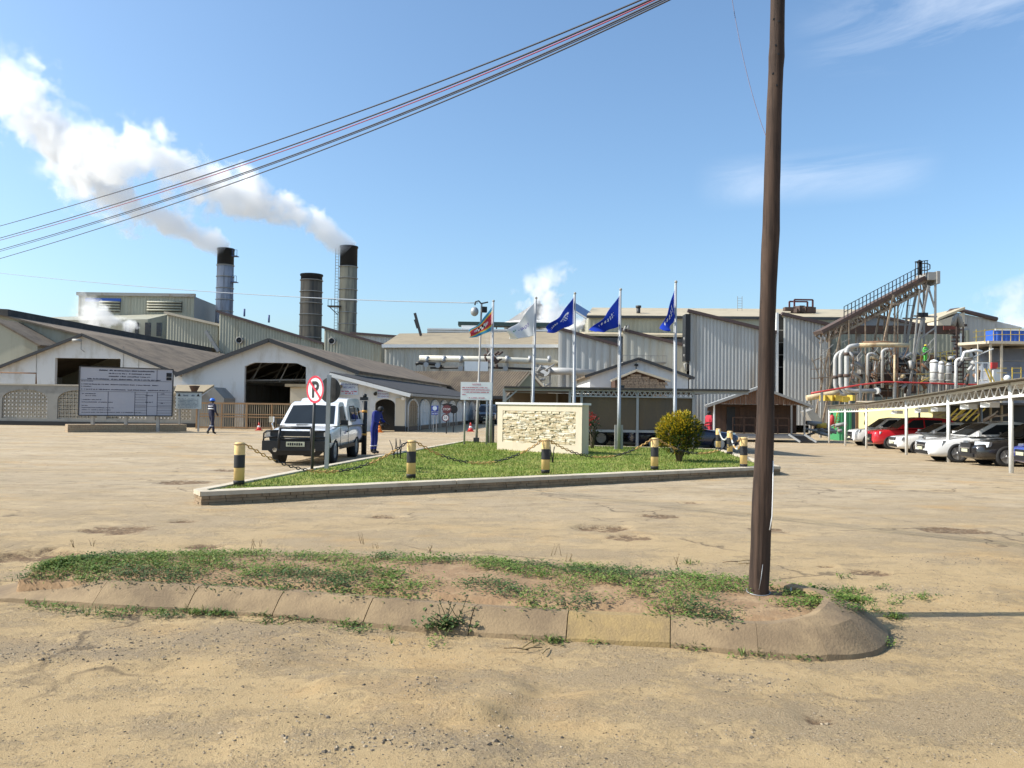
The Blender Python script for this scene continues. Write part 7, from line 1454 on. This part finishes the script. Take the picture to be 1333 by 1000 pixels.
def car(name, label, cat, pos, rz, paintm, L, W, st, prof, zb, zr, wbf=.94, wrf=.74, wy=(.85,3.5), r=.32, style=5, win=None, lamp=None, group=None, grille=None, plate=True, mirror=1.55, extra=None, pill=None):
    root = thing(name, label, cat, pos, group); hw = W/2; f = MB(); loft(f, [(y*1.0, w_*hw, a, b) for y, w_, a, b in st]); ob = f.build('body', paintm, root, local=True)
    sb = ob.modifiers.new('s','SUBSURF'); sb.levels = sb.render_levels = 1; cuts = []
    c = MB()
    for y in wy:
        for s in (1,-1): c.tube([V((s*(hw+.1),y,r*1.02)), V((s*(hw-.26),y,r*1.02))], r*1.17, 24)
    co = c.build('cut', paintm, None); bo = ob.modifiers.new('b','BOOLEAN'); bo.operation = 'DIFFERENCE'; bo.object = co; bo.solver = 'EXACT'; evalmesh(ob); cm = co.data; bpy.data.objects.remove(co)
    bm = bmesh.new(); bm.from_mesh(ob.data); f = MB(); wz = cabin(f, prof, hw*wbf, hw*wrf, zb, zr); tm = bpy.data.meshes.new('x'); tm.from_pydata([tuple(v) for v in f.v], [], f.f); bm.from_mesh(tm)
    bmesh.ops.recalc_face_normals(bm, faces=bm.faces)
    bm.to_mesh(ob.data); bm.free(); ob.data.materials.clear(); ob.data.materials.append(paintm)
    for p_ in ob.data.polygons: p_.use_smooth = True
    es = ob.modifiers.new('e','EDGE_SPLIT'); es.split_angle = R(32)
    for y in wy:
        for s in (1,-1): f = MB(); f.tube([V((s*(hw-.255),y,r*1.02)), V((s*(hw-.25),y,r*1.02))], r*1.16, 24); f.build('wheel_well', M['soot'], root, local=True)
    for y in wy:
        for s in (1,-1): wheel(root, s*(hw-.115), y, r, .21, style, s)
    # glass: windscreen, rear screen, side windows
    def strip(i, j, a, b, ins=.88):
        (y0,z0),(y1,z1) = prof[i], prof[j]; p = [(y0+(y1-y0)*t, z0+(z1-z0)*t) for t in (a,b)]; d = V((0,-(z1-z0),(y1-y0))); d.normalize(); d = d if d.z > 0 else -d; g = MB(); cr = V((0,0,.012))
        q = [V((wz(z)*ins*s,y,z))+d*.012 for y, z in p for s in (1,-1)]; m0, m1 = V((0,*p[0]))+d*.012+cr, V((0,*p[1]))+d*.012+cr*2; g.add([q[0],m0,q[1],q[3],m1,q[2]], [(0,1,4,5),(1,2,3,4)]); return g
    strip(0,1,.08,.93).build('windscreen', M['glass'], root, local=True); strip(len(prof)-1,len(prof)-2,.12,.9).build('rear_window', M['glass'], root, local=True)
    for pts, s in [(a, b) for a in (win or []) for b in (1,-1)]: g = MB(); sidepoly(g, pts, wz, sd=(s,)); g.build('side_window', M['glass'], root, local=True)
    if pill:
        g = MB()
        for y0_, y1_ in pill: sidepoly(g, [(y0_,zb+.03),(y0_+.06,zb+.03),(y1_+.06,zr-.09),(y1_,zr-.09)], wz, .010)
        g.build('window_pillar', paintm, root, local=True)
    if mirror:
        for s in (1,-1): g = MB(); g.box((s*(hw+.07),mirror,zb+.09), (.20,.10,.14)); g.bar((s*(hw-.06),mirror,zb+.03),(s*(hw+.05),mirror,zb+.05), .05); g.build('mirror', paintm if mirror != 1.551 else M['black'], root, local=True)
    if lamp:
        (x0,x1,y0,y1,z0,z1) = lamp
        y0 += .035; y1 += .05
        for s in (1,-1): g = MB(); g.hexa([V((s*x0,y0,z0)), V((s*x1,y1,z0+.02)), V((s*(x1-.03),y1+.12,z0+.02)), V((s*x0,y0+.15,z0)), V((s*x0,y0+.03,z1)), V((s*x1,y1+.05,z1)), V((s*(x1-.03),y1+.15,z1)), V((s*x0,y0+.18,z1))]); g.build('headlight', M['lamp'], root, local=True)
    if grille: (gw,gz0,gz1,gy) = grille; g = MB(); g.hexa([V((-gw,gy,gz0)), V((gw,gy,gz0)), V((gw,gy+.1,gz0)), V((-gw,gy+.1,gz0)), V((-gw*1.08,gy+.02,gz1)), V((gw*1.08,gy+.02,gz1)), V((gw*1.08,gy+.12,gz1)), V((-gw*1.08,gy+.12,gz1))]); g.build('grille', M['grille'], root, local=True); g = MB(); g.bar((-gw,gy-.012,(gz0+gz1)/2),(gw,gy-.012,(gz0+gz1)/2), .012, .025); g.build('grille_bar', M['chrome'], root, local=True)
    g = MB(); y0_ = st[0][0]; g.hexa([V((-hw*.62,y0_-.01,st[0][2]+.02)), V((hw*.62,y0_-.01,st[0][2]+.02)), V((hw*.62,y0_+.08,st[0][2]+.02)), V((-hw*.62,y0_+.08,st[0][2]+.02)), V((-hw*.6,y0_-.005,st[0][2]+.14)), V((hw*.6,y0_-.005,st[0][2]+.14)), V((hw*.6,y0_+.08,st[0][2]+.14)), V((-hw*.6,y0_+.08,st[0][2]+.14))]); g.build('air_intake', M['grille'], root, local=True)
    if plate: g = MB(); g.box((0,y0_-.03,st[0][2]+.22), (.42,.02,.10)); g.build('number_plate', M['plate'], root, local=True)
    g = MB(); 
    for s in (1,-1): g.bar((s*(hw+.001),wy[0]+r*1.25,st[3][2]+.06),(s*(hw+.001),wy[1]-r*1.25,st[3][2]+.06), .03, .10)
    g.build('sill_trim', M['black'], root, local=True)
    if extra: extra(root, hw, wz)
    root.rotation_euler = (0,0,rz); return root
SED = lambda L, zh=.86, zn=.66: [(0,.70,.26,zn-.04),(.10,.86,.20,zn+.02),(.45,.96,.18,zh-.10),(1.25,1,.17,zh+.02),(L*.5,1,.17,zh+.06),(L-1.1,1,.18,zh+.10),(L-.25,.93,.24,zh+.06),(L,.78,.34,zh-.12)]
SEDP = lambda L, zh, zr: [(1.28,zh),(2.12,zr-.05),(2.5,zr),(3.0,zr),(3.35,zr-.06),(L-.55,zh+.06)]
SEDW = lambda L, zh, zr: [[(1.62,zh+.08),(2.24,zr-.10),(2.72,zr-.08),(2.72,zh+.10)],[(2.80,zh+.10),(2.80,zr-.08),(3.15,zr-.10),(3.72,zh+.13)]]
SUV = lambda L, zh=1.0: [(0,.74,.30,.86),(.10,.90,.26,.94),(.4,.97,.24,zh-.03),(1.15,1,.24,zh+.03),(L*.5,1,.24,zh+.05),(L-.9,1,.25,zh+.08),(L-.15,.97,.30,zh+.06),(L,.9,.4,zh-.08)]
SUVP = lambda L, zh, zr: [(1.2,zh),(1.95,zr-.07),(2.3,zr),(L-1.1,zr),(L-.5,zr-.08),(L-.12,zh+.08)]
SUVW = lambda L, zh, zr: [[(1.5,zh+.08),(2.06,zr-.13),(2.55,zr-.10),(2.55,zh+.08)],[(2.63,zh+.08),(2.63,zr-.10),(3.5,zr-.12),(3.55,zh+.10)]]
def row(y_off, s, dx=0):   # nose point along the parking line, s metres from the nearest post
    p = PP[0]+dirv*s+side*(dx+.68); return V((p.x,p.y,gh(p.x,p.y)))
TH = R(-97); GC = 'cars parked nose-out under the shelter'
car('parked_car', 'dark blue car, nearest of the row under the shelter, cut by the picture edge', 'car', row(0,1.9,.2), TH, M['p_blue'], 4.4, 1.74, SED(4.4), SEDP(4.4,.9,1.43), .9, 1.43, win=SEDW(4.4,.9,1.43), lamp=(.40,.80,.06,.30,.58,.76), group=GC, grille=(.34,.42,.6,-.01), wy=(.86,3.45), r=.32)
car('parked_car', 'black saloon parked between the dark blue car and the white coupe-like saloon', 'car', row(0,4.6,-.5), TH, M['p_black'], 4.6, 1.78, SED(4.6), SEDP(4.6,.9,1.43), .9, 1.43, win=SEDW(4.6,.9,1.43), lamp=(.42,.82,.05,.28,.60,.78), group=GC, grille=(.36,.40,.72,-.02), wy=(.9,3.6), r=.335)
car('parked_car', 'gleaming white saloon with five-spoke wheels beside the second shelter post', 'car', row(0,6.9,-1.3), TH, M['p_white'], 4.65, 1.8, SED(4.65,.88,.68), SEDP(4.65,.92,1.44), .92, 1.44, win=SEDW(4.65,.92,1.44), lamp=(.42,.83,.06,.34,.58,.76), group=GC, grille=(.34,.48,.68,-.02), wy=(.92,3.62), r=.34)
car('parked_car', 'black hatchback half hidden behind the gleaming white saloon', 'car', row(0,9.6,1.4), TH, M['p_black'], 4.2, 1.74, SED(4.2), SEDP(4.2,.9,1.48), .9, 1.48, win=SEDW(4.2,.9,1.48), lamp=(.42,.80,.06,.30,.6,.78), group=GC, grille=(.3,.45,.6,-.01), wy=(.86,3.4))
car('parked_car', 'silver-grey saloon with dark lower bumper parked before the third shelter post', 'car', row(0,13.2,.15), TH, M['p_silver'], 4.3, 1.74, SED(4.3), SEDP(4.3,.9,1.44), .9, 1.44, win=SEDW(4.3,.9,1.44), lamp=(.40,.80,.06,.30,.60,.80), group=GC, grille=(.34,.36,.58,-.02), wy=(.86,3.45))
car('parked_car', 'older square-nosed white saloon between the silver-grey one and the red sport utility', 'car', row(0,16.2,-.3), TH, M['p_white'], 4.3, 1.68, SED(4.3,.88,.74), SEDP(4.3,.92,1.42), .92, 1.42, win=SEDW(4.3,.92,1.42), lamp=(.42,.78,.02,.10,.60,.74), group=GC, grille=(.38,.60,.72,-.02), wy=(.82,3.4), r=.30, style='steel')
car('parked_car', 'bright red sport utility car with black bumper under the shelter', 'car', row(0,22.4,-.2), TH, M['p_red'], 4.5, 1.85, SUV(4.5,1.04), SUVP(4.5,1.08,1.70), 1.08, 1.70, win=SUVW(4.5,1.08,1.70), lamp=(.50,.86,.05,.26,.78,.94), group=GC, grille=(.45,.42,.80,-.03), wy=(.88,3.6), r=.37)
car('parked_car', 'white sport utility car, farthest of the row under the shelter', 'car', row(0,28.3,-.2), TH, M['p_white'], 4.5, 1.85, SUV(4.5,1.04), SUVP(4.5,1.08,1.72), 1.08, 1.72, win=SUVW(4.5,1.08,1.72), lamp=(.50,.86,.05,.26,.80,.96), group=GC, grille=(.42,.50,.85,-.03), wy=(.88,3.6), r=.37)
# roof rack frame beyond the parked cars
p = at(957,545,32.6); car('parked_car', 'dark navy car nosing out of the netted carport behind the shrub', 'car', V((p.x,32.6,gh(p.x,32.6))), R(90), M['p_navy'], 4.4, 1.74, SED(4.4), SEDP(4.4,.9,1.43), .9, 1.43, win=SEDW(4.4,.9,1.43), lamp=(.40,.80,.06,.30,.58,.76), grille=(.34,.42,.6,-.01), wy=(.86,3.45), r=.32)
p = at(760,545,34.5); car('parked_car', 'black car side-on behind the shade net, one alloy wheel showing below it', 'car', V((p.x-.2,34.5,0)), R(-90), M['p_black'], 4.4, 1.74, SED(4.4), SEDP(4.4,.9,1.43), .9, 1.43, win=SEDW(4.4,.9,1.43), lamp=(.40,.80,.06,.30,.58,.76), grille=(.34,.42,.6,-.01), wy=(.86,3.45), r=.32)
p = at(632,556,70); car('parked_car', 'black sport utility car standing in the dark covered passage', 'car', V((p.x,70,0)), R(-4), M['p_black'], 4.5, 1.85, SUV(4.5,1.04), SUVP(4.5,1.08,1.72), 1.08, 1.72, win=SUVW(4.5,1.08,1.72), lamp=(.50,.86,.05,.26,.80,.96), grille=(.42,.50,.85,-.03), wy=(.88,3.6), r=.37)
# ---- white pickup with canopy and bull bar
def pick(root, hw, wz):
    L = 4.9; g = MB(); zb, zt = 1.03, 1.86; y0, y1 = 2.55, 4.82      # canopy over the load bed
    wb, wt = hw*.965, hw*.80; prof = [(y0,zb),(y0+.10,1.60),(y0+.42,zt-.03),(y0+.7,zt),(y1-.3,zt),(y1-.06,zt-.06),(y1,zb)]
    w2 = lambda z: wb+(wt-wb)*(z-zb)/(zt-zb); n = len(prof); Lp = [V((w2(z),y,z)) for y, z in prof]; C = [V((0,y,z+(.04 if 0 < i < n-1 else 0))) for i,(y,z) in enumerate(prof)]; Rp = [V((-w2(z),y,z)) for y, z in prof]
    g.add(Lp+C+Rp, [(i,i+1,n+i+1,n+i) for i in range(n-1)]+[(n+i,n+i+1,2*n+i+1,2*n+i) for i in range(n-1)]+[tuple(range(n))[::-1], tuple(2*n+i for i in range(n)), (0,n,2*n,3*n-1,2*n-1,n-1)]); can = g.build('canopy', M['p_white'], root, local=True)
    for pts in ([(3.02,1.20),(3.06,1.56),(3.66,1.58),(3.66,1.20)],[(3.82,1.20),(3.82,1.58),(4.05,1.58),(4.09,1.20)],[(4.22,1.20),(4.18,1.58),(4.42,1.56),(4.52,1.20)]):
        g = MB()
        for s in (1,-1): g.prism([V((s*(w2(z)+.008),y,z)) for y, z in pts], (-s*.016,0,0))
        g.build('window', M['glass'], can, local=True)
    g = MB()
    for s in (1,-1):
        q = [(2.98,1.16),(3.02,1.60),(3.70,1.62),(3.70,1.16)]
        for a, b in zip(q, q[1:]+q[:1]): g.bar((s*(w2(a[1])+.01),*a),(s*(w2(b[1])+.01),*b), .02, .03)
    g.build('window_frame', M['black'], can, local=True)
    g = MB()
    for s in (1,-1): g.bar((s*(hw-.01),2.5,1.02),(s*(hw-.01),4.85,1.02), .03, .025)
    g.build('bed_rail', M['grille'], root, local=True)
    g = MB(); z = 1.0                                              # bull bar and steel bumper
    g.hexa([V((-.90,-.20,.40)), V((.90,-.20,.40)), V((.86,.12,.40)), V((-.86,.12,.40)), V((-.90,-.20,.66)), V((.90,-.20,.66)), V((.86,.12,.66)), V((-.86,.12,.66))])
    for s in (1,-1):
        g.tube([(s*.44,-.17,.45),(s*.44,-.20,.75),(s*.42,-.16,1.02)], .038, 8); g.tube([(s*.44,-.18,.94),(s*.80,-.12,.93),(s*.90,-.05,.86),(s*.92,-.02,.62)], .024, 7); g.tube([(s*.44,-.18,.78),(s*.82,-.12,.76),(s*.91,-.03,.72)], .022, 7)
    g.tube([(-.42,-.16,1.02),(.42,-.16,1.02)], .038, 8); g.tube([(-.44,-.19,.72),(.44,-.19,.72)], .022, 7); g.hexa([V((-.62,-.12,.27)), V((.62,-.12,.27)), V((.6,.1,.27)), V((-.6,.1,.27)), V((-.75,-.16,.40)), V((.75,-.16,.40)), V((.75,.1,.40)), V((-.75,.1,.40))]); g.build('bull_bar', M['black'], root, local=True)
    g = MB(); g.box((.02,-.235,.58), (.50,.02,.13)); p_ = g.build('number_plate', M['plate'], root, local=True)
    g = MB(); rr = random.Random(2)
    for k in range(7): g.box((-.17+k*.06,-.248,.58), (.038,.006,.075 if k % 3 else .06))
    g.build('plate_characters', M['soot'], p_, local=True)
    g = MB()
    for x in (-.55,.5): g.lathe([(.05,-.02),(.06,.03)], V((x,-.17,.42)), 10, Matrix.Rotation(R(90),3,'X'))
    g.build('fog_lamp', M['chrome'], root, local=True)
    for s in (1,-1):
        g = MB(); g.box((s*.80,.02,.84), (.13,.10,.12)); g.build('indicator', M['lamp'], root, local=True)
        g = MB(); g.box((s*.88,.74,1.0), (.03,.22,.03)); g.build('bonnet_trim', M['black'], root, local=True) if False else None
    g = MB(); g.tube([(-.90,.75,.95),(-.94,.75,1.16)], .02, 6); g.box((-.95,.75,1.22), (.12,.10,.16)); g.build('wing_mirror', M['chrome'], root, local=True)
    g = MB()
    for s in (1,-1): g.box((s*(hw+.003),2.28,.86), (.02,.12,.035))
    g.build('door_handle', M['black'], root, local=True)
    g = MB(); 
    for s in (1,-1):
        for y in (1.42,2.46): g.bar((s*(hw-.003),y,.42),(s*(hw-.012),y,1.02), .012, .008)
        g.bar((s*(hw-.003),1.42,.42),(s*(hw-.003),2.46,.42), .008, .012)
    g.build('door_seam', M['grille'], root, local=True)
    g = MB(); g.prism([V((hw+.002,1.98,.80)), V((hw+.002,2.10,.80)), V((hw+.002,2.04,.93))], (.004,0,0)); g.build('door_emblem', ink_b, root, local=True)
    g = MB(); g.tube([(.3,.55,1.07),(.05,.62,1.10),(-.3,.60,1.08)], .02, 6) if False else g.box((-.1,1.16,1.075), (.5,.05,.02), .1); g.build('wiper', M['black'], root, local=True)
    g = MB(); g.box((0,4.92,.48), (1.6,.14,.16)); g.build('rear_bumper', M['black'], root, local=True)
p = gr(357,603.5); q = gr(430,598.5); fx = at(394,603,21.0)
PST = [(0,.80,.42,.86),(.08,.94,.40,.94),(.35,.985,.38,.99),(1.05,1,.37,1.05),(1.5,1,.37,1.06),(2.5,1,.38,1.06),(4.2,1,.42,1.05),(4.7,.99,.44,1.04),(4.84,.96,.48,1.02)]
car('pickup_truck', 'white pickup truck with black bull bar and white canopy parked beside the lawn', 'pickup', V((-5.55,20.75,0)), R(-.8), M['p_white'], 4.9, 1.74, PST, [(1.12,1.05),(1.78,1.66),(2.05,1.74),(2.40,1.74),(2.52,1.70),(2.60,1.05)], 1.05, 1.74, wbf=.95, wrf=.78, wy=(.86,3.75), r=.355, style='steel', win=[[(1.48,1.13),(1.86,1.60),(2.36,1.63),(2.42,1.13)]], lamp=(.48,.70,-.05,-.02,.73,.88), grille=(.74,.62,.93,-.03), plate=False, mirror=1.551, extra=pick).scale = (.95,.95,.95)
# ---------------------------------------------------------------- smoke and steam
def plume(label, pxs, Ys, r0, r1, dens, seed, group='smoke and steam plumes', nscale=.33, tint=(1,1,1), expo=.8, name='smoke_plume', wob=1.0):
    """billowing column along a 3-D path: a solid round hull holding a noise-eroded volume"""
    n = len(pxs); P = [at(x,y,Ys[0]+(Ys[1]-Ys[0])*i/(n-1)) for i,(x,y) in enumerate(pxs)]; A, B = P[0], P[-1]; ax = (B-A); L = ax.length; ax.normalize(); sx = ax.cross(UP).normalized(); su = sx.cross(ax)
    Mx = Matrix((ax, sx, su)).transposed().to_4x4(); Mx.translation = A; inv = Mx.inverted(); Q = [inv@p for p in P]
    S = 40; cen, rad = [], []
    for i in range(S+1):
        t = i/S; k = min(n-2, int(t*(n-1))); u = t*(n-1)-k; p0, p1, p2, p3 = Q[max(0,k-1)], Q[k], Q[k+1], Q[min(n-1,k+2)]
        c = .5*((2*p1)+(p2-p0)*u+(2*p0-5*p1+4*p2-p3)*u*u+(3*p1-p0-3*p2+p3)*u**3); cen.append(c); rad.append(r0+(r1-r0)*t**expo)
    f = MB(); f.tube([c for c in cen], [r*1.25 for r in rad], 20)
    me_o = f.build(name, N('tmp').m, None)
    k = N('vapour'); t_ = k.t; k.t.nodes.remove(k.b); O = k.tc.outputs['Object']; sep = k.n('SeparateXYZ'); k.l(O, sep.inputs[0])
    def math_(op, a, b=None, c=None):
        m_ = k.n('Math', operation=op)
        for i, q in enumerate((a,b,c)):
            if q is None: continue
            if isinstance(q, (int,float)): m_.inputs[i].default_value = q
            else: k.l(q, m_.inputs[i])
        return m_.outputs[0]
    x0, x1 = cen[0].x, cen[-1].x; tt = math_('DIVIDE', math_('SUBTRACT', sep.outputs['X'], x0), x1-x0)
    def curve(vals):
        fc = k.n('FloatCurve'); cm = fc.mapping.curves[0]; lo, hi = min(vals), max(vals); sp = max(1e-3, hi-lo)
        cm.points[0].location = (0,(vals[0]-lo)/sp); cm.points[1].location = (1,(vals[-1]-lo)/sp)
        for i in range(2, len(vals)-2, 4): cm.points.new(i/(len(vals)-1), (vals[i]-lo)/sp)
        fc.mapping.update(); k.l(tt, fc.inputs['Value']); return math_('ADD', math_('MULTIPLY', fc.outputs[0], sp), lo)
    cz, cy, cr = curve([c.z for c in cen]), curve([c.y for c in cen]), curve(rad)
    nz_ = k.n('TexNoise'); nz_.inputs['Scale'].default_value = nscale; nz_.inputs['Detail'].default_value = 8; nz_.inputs['Roughness'].default_value = .60; nz_.inputs['Distortion'].default_value = .25
    mp_ = k.mapv((1,1,1), O, (seed*7.3,seed*3.1,seed)); k.l(mp_, nz_.inputs['Vector'])
    big = k.n('TexNoise'); big.inputs['Scale'].default_value = nscale*.3; big.inputs['Detail'].default_value = 2; k.l(mp_, big.inputs['Vector'])
    dy, dz = math_('SUBTRACT', sep.outputs['Y'], cy), math_('SUBTRACT', sep.outputs['Z'], cz)
    dd = math_('DIVIDE', math_('SQRT', math_('ADD', math_('MULTIPLY', dy, dy), math_('MULTIPLY', dz, dz))), cr)
    nn_ = math_('ADD', math_('MULTIPLY', math_('SUBTRACT', nz_.outputs['Fac'], .5), 2.3*wob), math_('MULTIPLY', math_('SUBTRACT', big.outputs['Fac'], .5), 1.5*wob))
    nn_ = math_('MULTIPLY', nn_, math_('MINIMUM', math_('ADD', math_('MULTIPLY', tt, 4.5), .25), 1.0)); e = math_('SUBTRACT', math_('ADD', math_('ADD', .64, math_('MULTIPLY', math_('MAXIMUM', math_('SUBTRACT', 1.0, math_('MULTIPLY', tt, 7.0)), 0.0), .35)), nn_), dd); mr = k.n('MapRange', interpolation_type='SMOOTHSTEP'); mr.inputs[1].default_value = 0; mr.inputs[2].default_value = .30; k.l(e, mr.inputs[0])
    fade = k.n('MapRange'); fade.inputs[1].default_value = 0; fade.inputs[2].default_value = 1.0; fade.inputs[3].default_value = 1; fade.inputs[4].default_value = .28; k.l(tt, fade.inputs[0])
    end = k.n('MapRange', interpolation_type='SMOOTHSTEP'); end.inputs[1].default_value = 1.0; end.inputs[2].default_value = .72; k.l(tt, end.inputs[0])
    edge = k.n('MapRange'); edge.inputs[1].default_value = 1.2; edge.inputs[2].default_value = 1.02; k.l(dd, edge.inputs[0])
    d_ = math_('MULTIPLY', math_('MULTIPLY', math_('MULTIPLY', mr.outputs[0], fade.outputs[0]), math_('MULTIPLY', end.outputs[0], edge.outputs[0])), dens)
    pv = k.n('VolumePrincipled'); pv.inputs['Color'].default_value = (*tint,1); pv.inputs['Anisotropy'].default_value = .25; k.l(d_, pv.inputs['Density']); k.l(pv.outputs[0], k.o.inputs['Volume'])
    me_o.data.materials.clear(); me_o.data.materials.append(k.m); me_o.matrix_world = Mx; k.m.cycles.volume_step_rate = .35 if False else 1.0
    tag(me_o, label, 'smoke', group); ORI[me_o.name] = A; return me_o
plume('white smoke drifting from the slim blue-grey chimney and merging with the other', [(294.5,327),(258,309),(215,297),(172,278),(140,245),(105,210),(65,160),(20,112),(-40,70)], (135,128), 1.9, 9.8, .85, 1)
plume('long white smoke plume from the tallest chimney, passing over the short one', [(455,326),(425,300),(380,280),(335,266),(285,245),(235,218),(180,208),(120,195),(50,170)], (125,120), 2.0, 8.0, .85, 2)
plume('white steam puff before the louvred sage block', [(172,428),(160,421),(146,419),(128,410),(112,400),(100,390)], (112,112), 1.3, 3.4, .9, 3, name='steam_plume', nscale=.7)
plume('little steam wisp beside the dark windows of the lower wing', [(180,428),(176,422),(172,419),(168,415)], (113,113), .35, .8, .8, 8, name='steam_plume', nscale=1.4)
plume('white steam cloud round the cone-roofed vessel and blue chute', [(742,432),(735,415),(722,400),(712,385),(716,365),(722,340)], (123,124), 4.8, 5.4, 1.0, 4, name='steam_plume', nscale=.45)
plume('faint pinkish steam rising behind the blue container', [(1322,428),(1318,405),(1308,385),(1296,365)], (112,112), 4.8, 6.2, .36, 5, name='steam_plume', nscale=.4)
plume('thin steam wisp above the dark pipework knot', [(640,462),(637,450),(634,440),(640,428)], (92,92), .3, 1.0, .25, 6, name='steam_plume', nscale=1.2)
